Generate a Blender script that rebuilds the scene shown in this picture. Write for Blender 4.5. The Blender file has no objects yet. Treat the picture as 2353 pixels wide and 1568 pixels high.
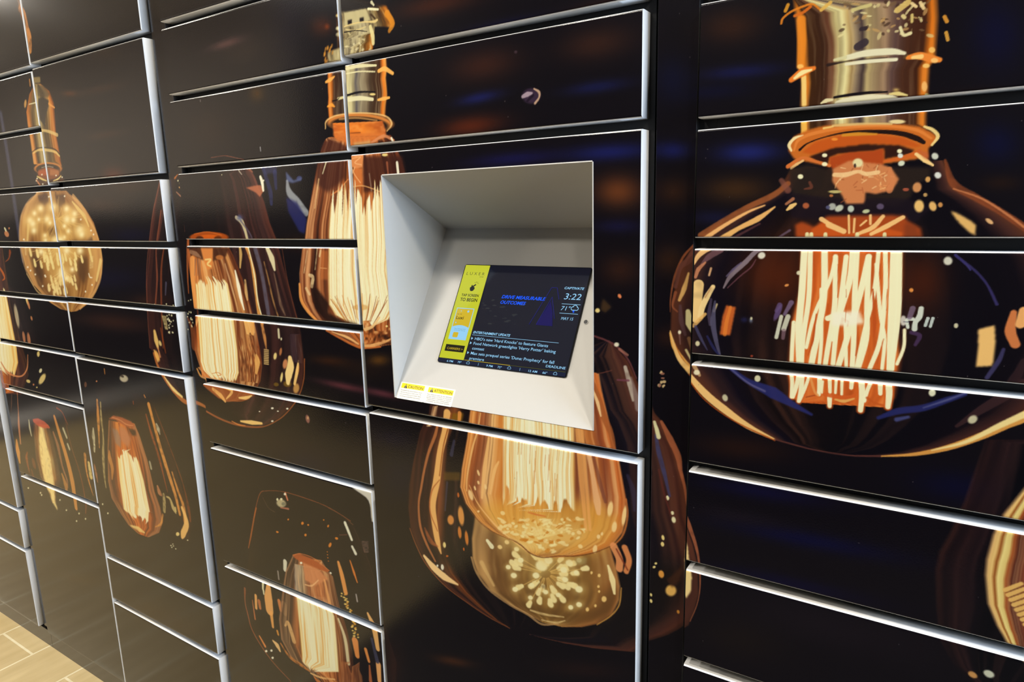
import bpy, bmesh, math, random
import numpy as np
from mathutils import Vector, Matrix
SC = bpy.context.scene
C = SC.collection
PI = math.pi
UNIT, EYE = 0.86, 1.432          # one wall unit in metres; height of the lens above the floor

# ---------------- camera ----------------
def cam_matrix(yaw, pitch, roll):
    ca, sa, cb, sb, cc, sc = math.cos(yaw), math.sin(yaw), math.cos(pitch), math.sin(pitch), math.cos(roll), math.sin(roll)
    Y = Matrix(((ca, 0, sa), (0, 1, 0), (-sa, 0, ca))); X = Matrix(((1, 0, 0), (0, cb, -sb), (0, sb, cb))); Z = Matrix(((cc, -sc, 0), (sc, cc, 0), (0, 0, 1)))
    return Matrix(((1, 0, 0), (0, 0, -1), (0, 1, 0))) @ (Y @ X @ Z)
CAMR = cam_matrix(0.5721687599854318, -0.19345284708636498, -0.02580780665150839)
cd = bpy.data.cameras.new('camera'); cam = bpy.data.objects.new('camera', cd); C.objects.link(cam)
cd.sensor_width = 36; cd.lens = 1543.635/2353*36; cd.clip_start = .05; cd.clip_end = 60
cam.matrix_world = Matrix.Translation((0, -UNIT, EYE)) @ CAMR.to_4x4()
SC.camera = cam
# ---------------- light and exposure ----------------
SC.view_settings.view_transform = 'Standard'; SC.view_settings.look = 'None'
SC.view_settings.exposure = 0.0; SC.view_settings.gamma = 1.0; SC.view_settings.use_curve_mapping = False
w = bpy.data.worlds.new('world'); SC.world = w; w.use_nodes = True
w.node_tree.nodes['Background'].inputs[0].default_value = (.9, .92, 1, 1); w.node_tree.nodes['Background'].inputs[1].default_value = .05
SC.cycles.max_bounces = 5; SC.cycles.diffuse_bounces = 4; SC.cycles.glossy_bounces = 3; SC.cycles.caustics_reflective = False; SC.cycles.caustics_refractive = False
CEIL = 3.0
def area(name, loc, rot, sx, sy, power, col, spread=PI):
    l = bpy.data.lights.new(name, 'AREA'); l.shape = 'RECTANGLE'; l.size = sx; l.size_y = sy; l.energy = power; l.color = col; l.spread = spread
    o = bpy.data.objects.new(name, l); C.objects.link(o); o.location = loc; o.rotation_euler = rot; return o
DOWNLIGHTS = [(-7.6, -1.0, 76), (-5.5, -1.0, 62), (-3.4, -1.0, 40), (-1.15, -.95, 33), (1.0, -1.0, 36), (-3.4, -2.0, 18), (-1.15, -2.0, 13), (1.0, -2.0, 15)]
for x, y, p in DOWNLIGHTS:
    area('downlight_glow', (x, y, CEIL-.035), (0, 0, 0), .22, .22, p, (1, .93, .82))
area('window_daylight', (2.95, -.75, 2.15), (0, PI/2, 0), 1.2, 1.3, 120.0, (.55, .73, 1))

# ---------------- materials ----------------
def lin(c):
    f = lambda v: v/12.92 if v <= .04045 else ((v+.055)/1.055)**2.4
    return tuple(f(v/255) for v in c[:3])+(1,)
def mat(name, col=(128, 128, 128), rough=.5, metal=0, emit=0, bump=None, spec=.5, ecol=None):
    m = bpy.data.materials.new(name); m.use_nodes = True; nt = m.node_tree; b = nt.nodes['Principled BSDF']
    b.inputs['Base Color'].default_value = lin(col); b.inputs['Roughness'].default_value = rough; b.inputs['Metallic'].default_value = metal
    b.inputs['Specular IOR Level'].default_value = spec
    if emit: b.inputs['Emission Color'].default_value = lin(ecol or col); b.inputs['Emission Strength'].default_value = emit
    if bump:
        tc = nt.nodes.new('ShaderNodeTexCoord'); n = nt.nodes.new('ShaderNodeTexNoise'); bp = nt.nodes.new('ShaderNodeBump')
        n.inputs['Scale'].default_value = bump[0]; n.inputs['Detail'].default_value = 2; bp.inputs['Strength'].default_value = bump[1]; bp.inputs['Distance'].default_value = bump[2]
        nt.links.new(tc.outputs['Object'], n.inputs['Vector']); nt.links.new(n.outputs['Fac'], bp.inputs['Height']); nt.links.new(bp.outputs['Normal'], b.inputs['Normal'])
    return m
M = {}
m = mat('printed_vinyl', (20, 18, 22), .13, bump=(420, .10, .0006), spec=.44); M['print'] = m
at = m.node_tree.nodes.new('ShaderNodeVertexColor'); at.layer_name = 'print'
m.node_tree.links.new(at.outputs['Color'], m.node_tree.nodes['Principled BSDF'].inputs['Base Color'])
M['paint'] = mat('white_powder_coat', (236, 236, 234), .38, bump=(900, .08, .0004))
M['niche'] = mat('white_niche_paint', (200, 198, 192), .55, bump=(700, .06, .0004))
M['dark'] = mat('dark_carcass', (20, 19, 20), .6)
M['plinth'] = mat('plinth_laminate', (22, 19, 17), .16)
M['glass'] = mat('tablet_glass', (8, 9, 12), .06)
M['hole'] = mat('camera_hole', (6, 6, 6), .5)
M['label'] = mat('label_paper', (240, 238, 228), .4); M['lyel'] = mat('label_yellow', (252, 222, 20), .4); M['ink'] = mat('label_ink', (22, 20, 18), .5); M['ink2'] = mat('label_small_ink', (110, 106, 96), .5); M['brass'] = mat('label_caution_ink', (120, 96, 10), .5)
def screen(name, col, e): return mat(name, (4, 4, 5), .08, emit=e, ecol=col)
M['s_yel'] = screen('screen_yellow', (200, 204, 44), .95); M['s_ink'] = screen('screen_dark_ink', (18, 22, 16), .6); M['s_olive'] = screen('screen_olive', (96, 100, 30), .8)
M['s_navy'] = screen('screen_navy', (24, 28, 44), .85); M['s_bar'] = screen('screen_bar', (18, 30, 60), .8); M['s_cyan'] = screen('screen_pale_blue', (150, 208, 244), 1.0)
M['s_blue'] = screen('screen_blue', (20, 90, 250), 1.1); M['s_viol'] = screen('screen_violet', (60, 50, 250), 1.0); M['s_mark'] = screen('screen_dim_blue', (34, 34, 130), .8); M['s_dkblue'] = screen('screen_deep_blue', (24, 20, 96), .8)
M['s_gold'] = screen('screen_gold', (214, 184, 44), .95); M['s_txt'] = screen('screen_grey_blue', (90, 130, 150), .9); M['s_btn'] = screen('screen_button', (34, 34, 22), .7); M['s_city'] = screen('screen_dim_city', (50, 54, 60), .8); M['s_top'] = screen('screen_top_band', (12, 16, 36), .8)
M['cream_wall'] = mat('cream_wall_paint', (198, 190, 180), .8, bump=(60, .1, .001)); M['ceil'] = mat('ceiling_paint', (224, 218, 204), .9)
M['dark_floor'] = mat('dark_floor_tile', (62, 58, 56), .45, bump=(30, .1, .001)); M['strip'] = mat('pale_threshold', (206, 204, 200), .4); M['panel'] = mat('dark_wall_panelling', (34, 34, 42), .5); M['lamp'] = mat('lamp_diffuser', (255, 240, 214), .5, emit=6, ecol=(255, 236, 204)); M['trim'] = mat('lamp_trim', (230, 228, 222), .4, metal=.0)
m = mat('floor_tile', rough=.3); nt = m.node_tree; M['floor'] = m; b = nt.nodes['Principled BSDF']
tc = nt.nodes.new('ShaderNodeTexCoord'); sp = nt.nodes.new('ShaderNodeSeparateXYZ'); cb = nt.nodes.new('ShaderNodeCombineXYZ'); br = nt.nodes.new('ShaderNodeTexBrick')
ax = nt.nodes.new('ShaderNodeMath'); ax.operation = 'ADD'; ax.inputs[1].default_value = 2.48; ay = nt.nodes.new('ShaderNodeMath'); ay.operation = 'ADD'; ay.inputs[1].default_value = .045
nt.links.new(tc.outputs['Object'], sp.inputs[0]); nt.links.new(sp.outputs['X'], ax.inputs[0]); nt.links.new(sp.outputs['Y'], ay.inputs[0])
nt.links.new(ay.outputs[0], cb.inputs['X']); nt.links.new(ax.outputs[0], cb.inputs['Y']); nt.links.new(cb.outputs[0], br.inputs['Vector'])
br.inputs['Scale'].default_value = 1; br.inputs['Brick Width'].default_value = 1.2; br.inputs['Row Height'].default_value = .2235; br.inputs['Mortar Size'].default_value = .004; br.inputs['Mortar Smooth'].default_value = .2; br.offset = .45
br.inputs['Color1'].default_value = lin((206, 186, 140)); br.inputs['Color2'].default_value = lin((198, 176, 128)); br.inputs['Mortar'].default_value = lin((234, 224, 190))
mp = nt.nodes.new('ShaderNodeMapping'); mp.inputs['Scale'].default_value = (14, 2.2, 1); nz = nt.nodes.new('ShaderNodeTexNoise'); nz.inputs['Scale'].default_value = 1.6; nz.inputs['Detail'].default_value = 6
nt.links.new(tc.outputs['Object'], mp.inputs[0]); nt.links.new(mp.outputs[0], nz.inputs['Vector'])
rp = nt.nodes.new('ShaderNodeValToRGB'); rp.color_ramp.elements[0].position = .3; rp.color_ramp.elements[0].color = (.84, .81, .74, 1); rp.color_ramp.elements[1].position = .72; rp.color_ramp.elements[1].color = (1.05, 1.05, 1.06, 1)
mx = nt.nodes.new('ShaderNodeMixRGB'); mx.blend_type = 'MULTIPLY'; mx.inputs[0].default_value = 1
nt.links.new(nz.outputs['Fac'], rp.inputs[0]); nt.links.new(br.outputs['Color'], mx.inputs[1]); nt.links.new(rp.outputs[0], mx.inputs[2]); nt.links.new(mx.outputs[0], b.inputs['Base Color'])

# ---------------- object helpers ----------------
def link(name, me, parent=None, label=None, cat=None, kind=None):
    o = bpy.data.objects.new(name, me); C.objects.link(o)
    if parent:
        o.parent = parent
        if parent.get('world_children'): o.matrix_parent_inverse = parent.matrix_world.inverted()
    if label: o['label'] = label
    if cat: o['category'] = cat
    if kind: o['kind'] = kind
    return o
def mesh(name, verts, faces, mats, fm=None, smooth=False):
    me = bpy.data.meshes.new(name); me.from_pydata([tuple(v) for v in verts], [], faces)
    for k in mats: me.materials.append(M[k])
    if fm is not None: me.polygons.foreach_set('material_index', fm)
    if smooth: me.polygons.foreach_set('use_smooth', [True]*len(me.polygons))
    me.update(); return me
class MB:
    def __init__(s): s.v = []; s.f = []; s.m = []
    def box(s, a, b, mi=0, r=0):
        n = len(s.v); (x0, y0, z0), (x1, y1, z1) = a, b
        s.v += [(x0, y0, z0), (x1, y0, z0), (x1, y1, z0), (x0, y1, z0), (x0, y0, z1), (x1, y0, z1), (x1, y1, z1), (x0, y1, z1)]
        for q in ((0, 3, 2, 1), (4, 5, 6, 7), (0, 1, 5, 4), (1, 2, 6, 5), (2, 3, 7, 6), (3, 0, 4, 7)): s.f.append(tuple(n+i for i in q)); s.m.append(mi)
    def poly(s, pts, mi=0):
        n = len(s.v); s.v += list(pts); s.f.append(tuple(range(n, n+len(pts)))); s.m.append(mi)
    def prism(s, pts, h, mi=0):            # closed outline in the local XY plane, raised by h
        n = len(s.v); k = len(pts); s.v += [(x, y, 0) for x, y in pts]+[(x, y, h) for x, y in pts]
        s.f.append(tuple(range(n+k, n+2*k))); s.m.append(mi); s.f.append(tuple(range(n+k-1, n-1, -1))); s.m.append(mi)
        for i in range(k): j = (i+1) % k; s.f.append((n+i, n+j, n+k+j, n+k+i)); s.m.append(mi)
    def build(s, name, mats, parent=None, **kw): return link(name, mesh(name, s.v, s.f, mats, s.m), parent, **kw)

# ---- the print on the locker fronts: a numpy painter in wall coordinates (thousandths of UNIT) ----
CU0, CU1, CV0, CV1, CRES = -3560.0, 340.0, -1700.0, 950.0, 0.9
CW, CH = int((CU1-CU0)/CRES), int((CV1-CV0)/CRES)
def _hash_grid(seed):
    return np.random.RandomState(seed).rand(256, 256).astype(np.float32)
_HG = {}
def vnoise(x, y, seed):
    g = _HG.setdefault(seed, _hash_grid(seed))
    xi = np.floor(x).astype(np.int32); yi = np.floor(y).astype(np.int32)
    fx = x-xi; fy = y-yi; fx = fx*fx*(3-2*fx); fy = fy*fy*(3-2*fy)
    a = g[yi & 255, xi & 255]; b = g[yi & 255, (xi+1) & 255]
    c = g[(yi+1) & 255, xi & 255]; d = g[(yi+1) & 255, (xi+1) & 255]
    return (a*(1-fx)+b*fx)*(1-fy)+(c*(1-fx)+d*fx)*fy
class Canvas:
    def __init__(self, base):
        self.c = np.empty((CH, CW, 3), np.float32); self.c[:] = np.array(base, np.float32)/255
    def box(self, u0, u1, v0, v1):          # pixel box (row 0 = top) and the wall coordinates of its pixels
        x0 = max(0, int((u0-CU0)/CRES)); x1 = min(CW, int((u1-CU0)/CRES)+2)
        y0 = max(0, int((CV1-v1)/CRES)); y1 = min(CH, int((CV1-v0)/CRES)+2)
        if x1 <= x0 or y1 <= y0: return None
        U = (CU0+(np.arange(x0, x1, dtype=np.float32)+.5)*CRES)[None, :]
        V = (CV1-(np.arange(y0, y1, dtype=np.float32)+.5)*CRES)[:, None]
        return slice(y0, y1), slice(x0, x1), U, V
    def mix(self, ys, xs, a, col):
        col = np.asarray(col, np.float32)/255
        t = self.c[ys, xs]; t += (col-t)*a[..., None]
    def blob(self, cx, cy, ax, ay, bx, by, col, al, hard):
        eu = math.hypot(ax, bx)*(1.15 if hard > .5 else 2.4); ev = math.hypot(ay, by)*(1.15 if hard > .5 else 2.4)
        b = self.box(cx-eu, cx+eu, cy-ev, cy+ev)
        if b is None: return
        ys, xs, U, V = b; D = ax*by-ay*bx
        if abs(D) < 1e-9: return
        p = ((U-cx)*by-(V-cy)*bx)/D; q = (-(U-cx)*ay+(V-cy)*ax)/D
        d2 = p*p+q*q
        if hard > .5: a = np.clip((1.05-np.sqrt(d2))/(.35 if hard < .9 else .16), 0, 1)
        else: a = np.exp(-d2*1.3)
        self.mix(ys, xs, a*al, col)
    def stroke(self, pts, ws, col, al, soft, rough=0.0, seed=1):
        pts = np.asarray(pts, np.float32).reshape(-1, 2); ws = np.asarray(ws, np.float32)
        if len(pts) > 2:                    # Catmull-Rom
            P = np.vstack([2*pts[0]-pts[1], pts, 2*pts[-1]-pts[-2]]); o = []; w = []
            for i in range(1, len(P)-2):
                for t in np.linspace(0, 1, 7)[:-1]:
                    o.append(.5*((2*P[i])+(-P[i-1]+P[i+1])*t+(2*P[i-1]-5*P[i]+4*P[i+1]-P[i+2])*t*t+(-P[i-1]+3*P[i]-3*P[i+1]+P[i+2])*t**3))
                    w.append(ws[i-1]*(1-t)+ws[i]*t)
            o.append(pts[-1]); w.append(ws[-1]); pts = np.array(o, np.float32); ws = np.array(w, np.float32)
        m = ws.max()/2+soft*1.5+1
        b = self.box(pts[:, 0].min()-m, pts[:, 0].max()+m, pts[:, 1].min()-m, pts[:, 1].max()+m)
        if b is None: return
        ys, xs, U, V = b; A = np.zeros((V.shape[0], U.shape[1]), np.float32)
        for i in range(len(pts)-1):
            p, q = pts[i], pts[i+1]
            u0 = min(p[0], q[0])-m; u1 = max(p[0], q[0])+m; v0 = min(p[1], q[1])-m; v1 = max(p[1], q[1])+m
            j0 = max(0, int((u0-U[0, 0])/CRES)); j1 = min(A.shape[1], int((u1-U[0, 0])/CRES)+2)
            i0 = max(0, int((V[0, 0]-v1)/CRES)); i1 = min(A.shape[0], int((V[0, 0]-v0)/CRES)+2)
            if j1 <= j0 or i1 <= i0: continue
            uu = U[:, j0:j1]-p[0]; vv = V[i0:i1]-p[1]; d = q-p; L2 = float(d@d)+1e-9
            t = np.clip((uu*d[0]+vv*d[1])/L2, 0, 1)
            dist = np.sqrt((uu-t*d[0])**2+(vv-t*d[1])**2)
            r = (ws[i]*(1-t)+ws[i+1]*t)/2
            a = np.clip((r-dist)/soft+.5, 0, 1)
            A[i0:i1, j0:j1] = np.maximum(A[i0:i1, j0:j1], a)
        if rough:
            A *= np.clip(1-rough+2*rough*vnoise(U/9+0*V, V/9+0*U, seed+7), 0, 1)
        self.mix(ys, xs, A*al, col)
    def mask(self, pts, b):
        ys, xs, U, V = b; H, W = V.shape[0], U.shape[1]
        cnt = np.zeros((H, W+1), np.int32); P = np.asarray(pts, np.float32).reshape(-1, 2)
        vv = V[:, 0]
        for i in range(len(P)):
            (x0, y0), (x1, y1) = P[i], P[(i+1) % len(P)]
            if y0 == y1: continue
            lo, hi = min(y0, y1), max(y0, y1)
            r = np.where((vv >= lo) & (vv < hi))[0]
            if len(r) == 0: continue
            x = x0+(vv[r]-y0)*(x1-x0)/(y1-y0)
            j = np.clip(np.round((x-U[0, 0])/CRES).astype(int), 0, W)
            np.add.at(cnt, (r, j), 1)
        return (np.cumsum(cnt, 1)[:, :W] % 2).astype(np.float32)
    def poly(self, pts, col, al, feather):
        P = np.asarray(pts, np.float32).reshape(-1, 2); m = feather*2+2
        b = self.box(P[:, 0].min()-m, P[:, 0].max()+m, P[:, 1].min()-m, P[:, 1].max()+m)
        if b is None: return
        M = self.mask(P, b); n = max(1, int(round(feather/CRES)))
        M = blur(M, n); self.mix(b[0], b[1], M*al, col)
    def band(self, Lp, Rp, keys, lo, hi, amp, fs, ft, seed, al, edge, jag=0.0, jagb=0.0):
        """fill between a left and a right outline; keys = colour (and cover) across it; streaks run along it"""
        Lp = np.asarray(Lp, np.float32).reshape(-1, 2); Rp = np.asarray(Rp, np.float32).reshape(-1, 2)
        v1 = max(Lp[:, 1].max(), Rp[:, 1].max()); v0 = min(Lp[:, 1].min(), Rp[:, 1].min())
        b = self.box(min(Lp[:, 0].min(), Rp[:, 0].min())-2, max(Lp[:, 0].max(), Rp[:, 0].max())+2, v0, v1)
        if b is None: return
        ys, xs, U, V = b; vv = V[:, 0]
        lo_ = Lp[np.argsort(Lp[:, 1])]; ro_ = Rp[np.argsort(Rp[:, 1])]
        xl = np.interp(vv, lo_[:, 1], lo_[:, 0])[:, None]; xr = np.interp(vv, ro_[:, 1], ro_[:, 0])[:, None]
        w = np.maximum(xr-xl, .5); s = (U-xl)/w; t = (v1-V)/max(1e-3, v1-v0)+0*s
        ins = (s > 0) & (s < 1) & (w > 3)
        sw = s+.03*(vnoise(s*5, t*5+3, seed+1)-.5)
        n = vnoise(sw*fs, t*ft, seed)*.55+vnoise(sw*fs*2.7, t*ft*1.7, seed+2)*.45
        n = (n-.5)*2.6
        ks = np.array([k[0] for k in keys], np.float32)
        K = np.array([k[1] for k in keys], np.float32)
        sc = np.clip(sw, 0, 1); col = np.stack([np.interp(sc, ks, K[:, i]) for i in range(3)], -1)/255
        ka = np.interp(sc, ks, K[:, 3]) if K.shape[1] > 3 else 1.0
        ap = np.clip(n, 0, 1)[..., None]*amp; an = np.clip(-n, 0, 1)[..., None]*amp
        col = col+(np.array(hi, np.float32)/255-col)*ap; col = col+(np.array(lo, np.float32)/255-col)*an
        a = ins*np.clip(s*w/edge, 0, 1)*np.clip((1-s)*w/edge, 0, 1)*ka*al
        if jag: a = a*np.clip((t-jag*vnoise(s*fs*.8, s*0, seed+5))/.02, 0, 1)
        if jagb: a = a*np.clip((1-t-jagb*vnoise(s*fs*.8, s*0, seed+6))/.02, 0, 1)
        t_ = self.c[ys, xs]; t_ += (col-t_)*a[..., None]
def blur(M, n):
    for _ in range(2):
        for ax in (0, 1):
            c = np.cumsum(np.pad(M, [(n+1, n) if k == ax else (0, 0) for k in (0, 1)], mode='edge'), ax)
            M = (c[2*n+1:]-c[:-2*n-1])/(2*n+1) if ax == 0 else (c[:, 2*n+1:]-c[:, :-2*n-1])/(2*n+1)
    return M.astype(np.float32)
def paint(ops):
    cv = Canvas((15, 12, 17))
    fn = {'b': cv.blob, 's': cv.stroke, 'p': cv.poly, 'g': cv.band}
    for o in ops: fn[o[0]](*o[1:])
    return cv

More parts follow.
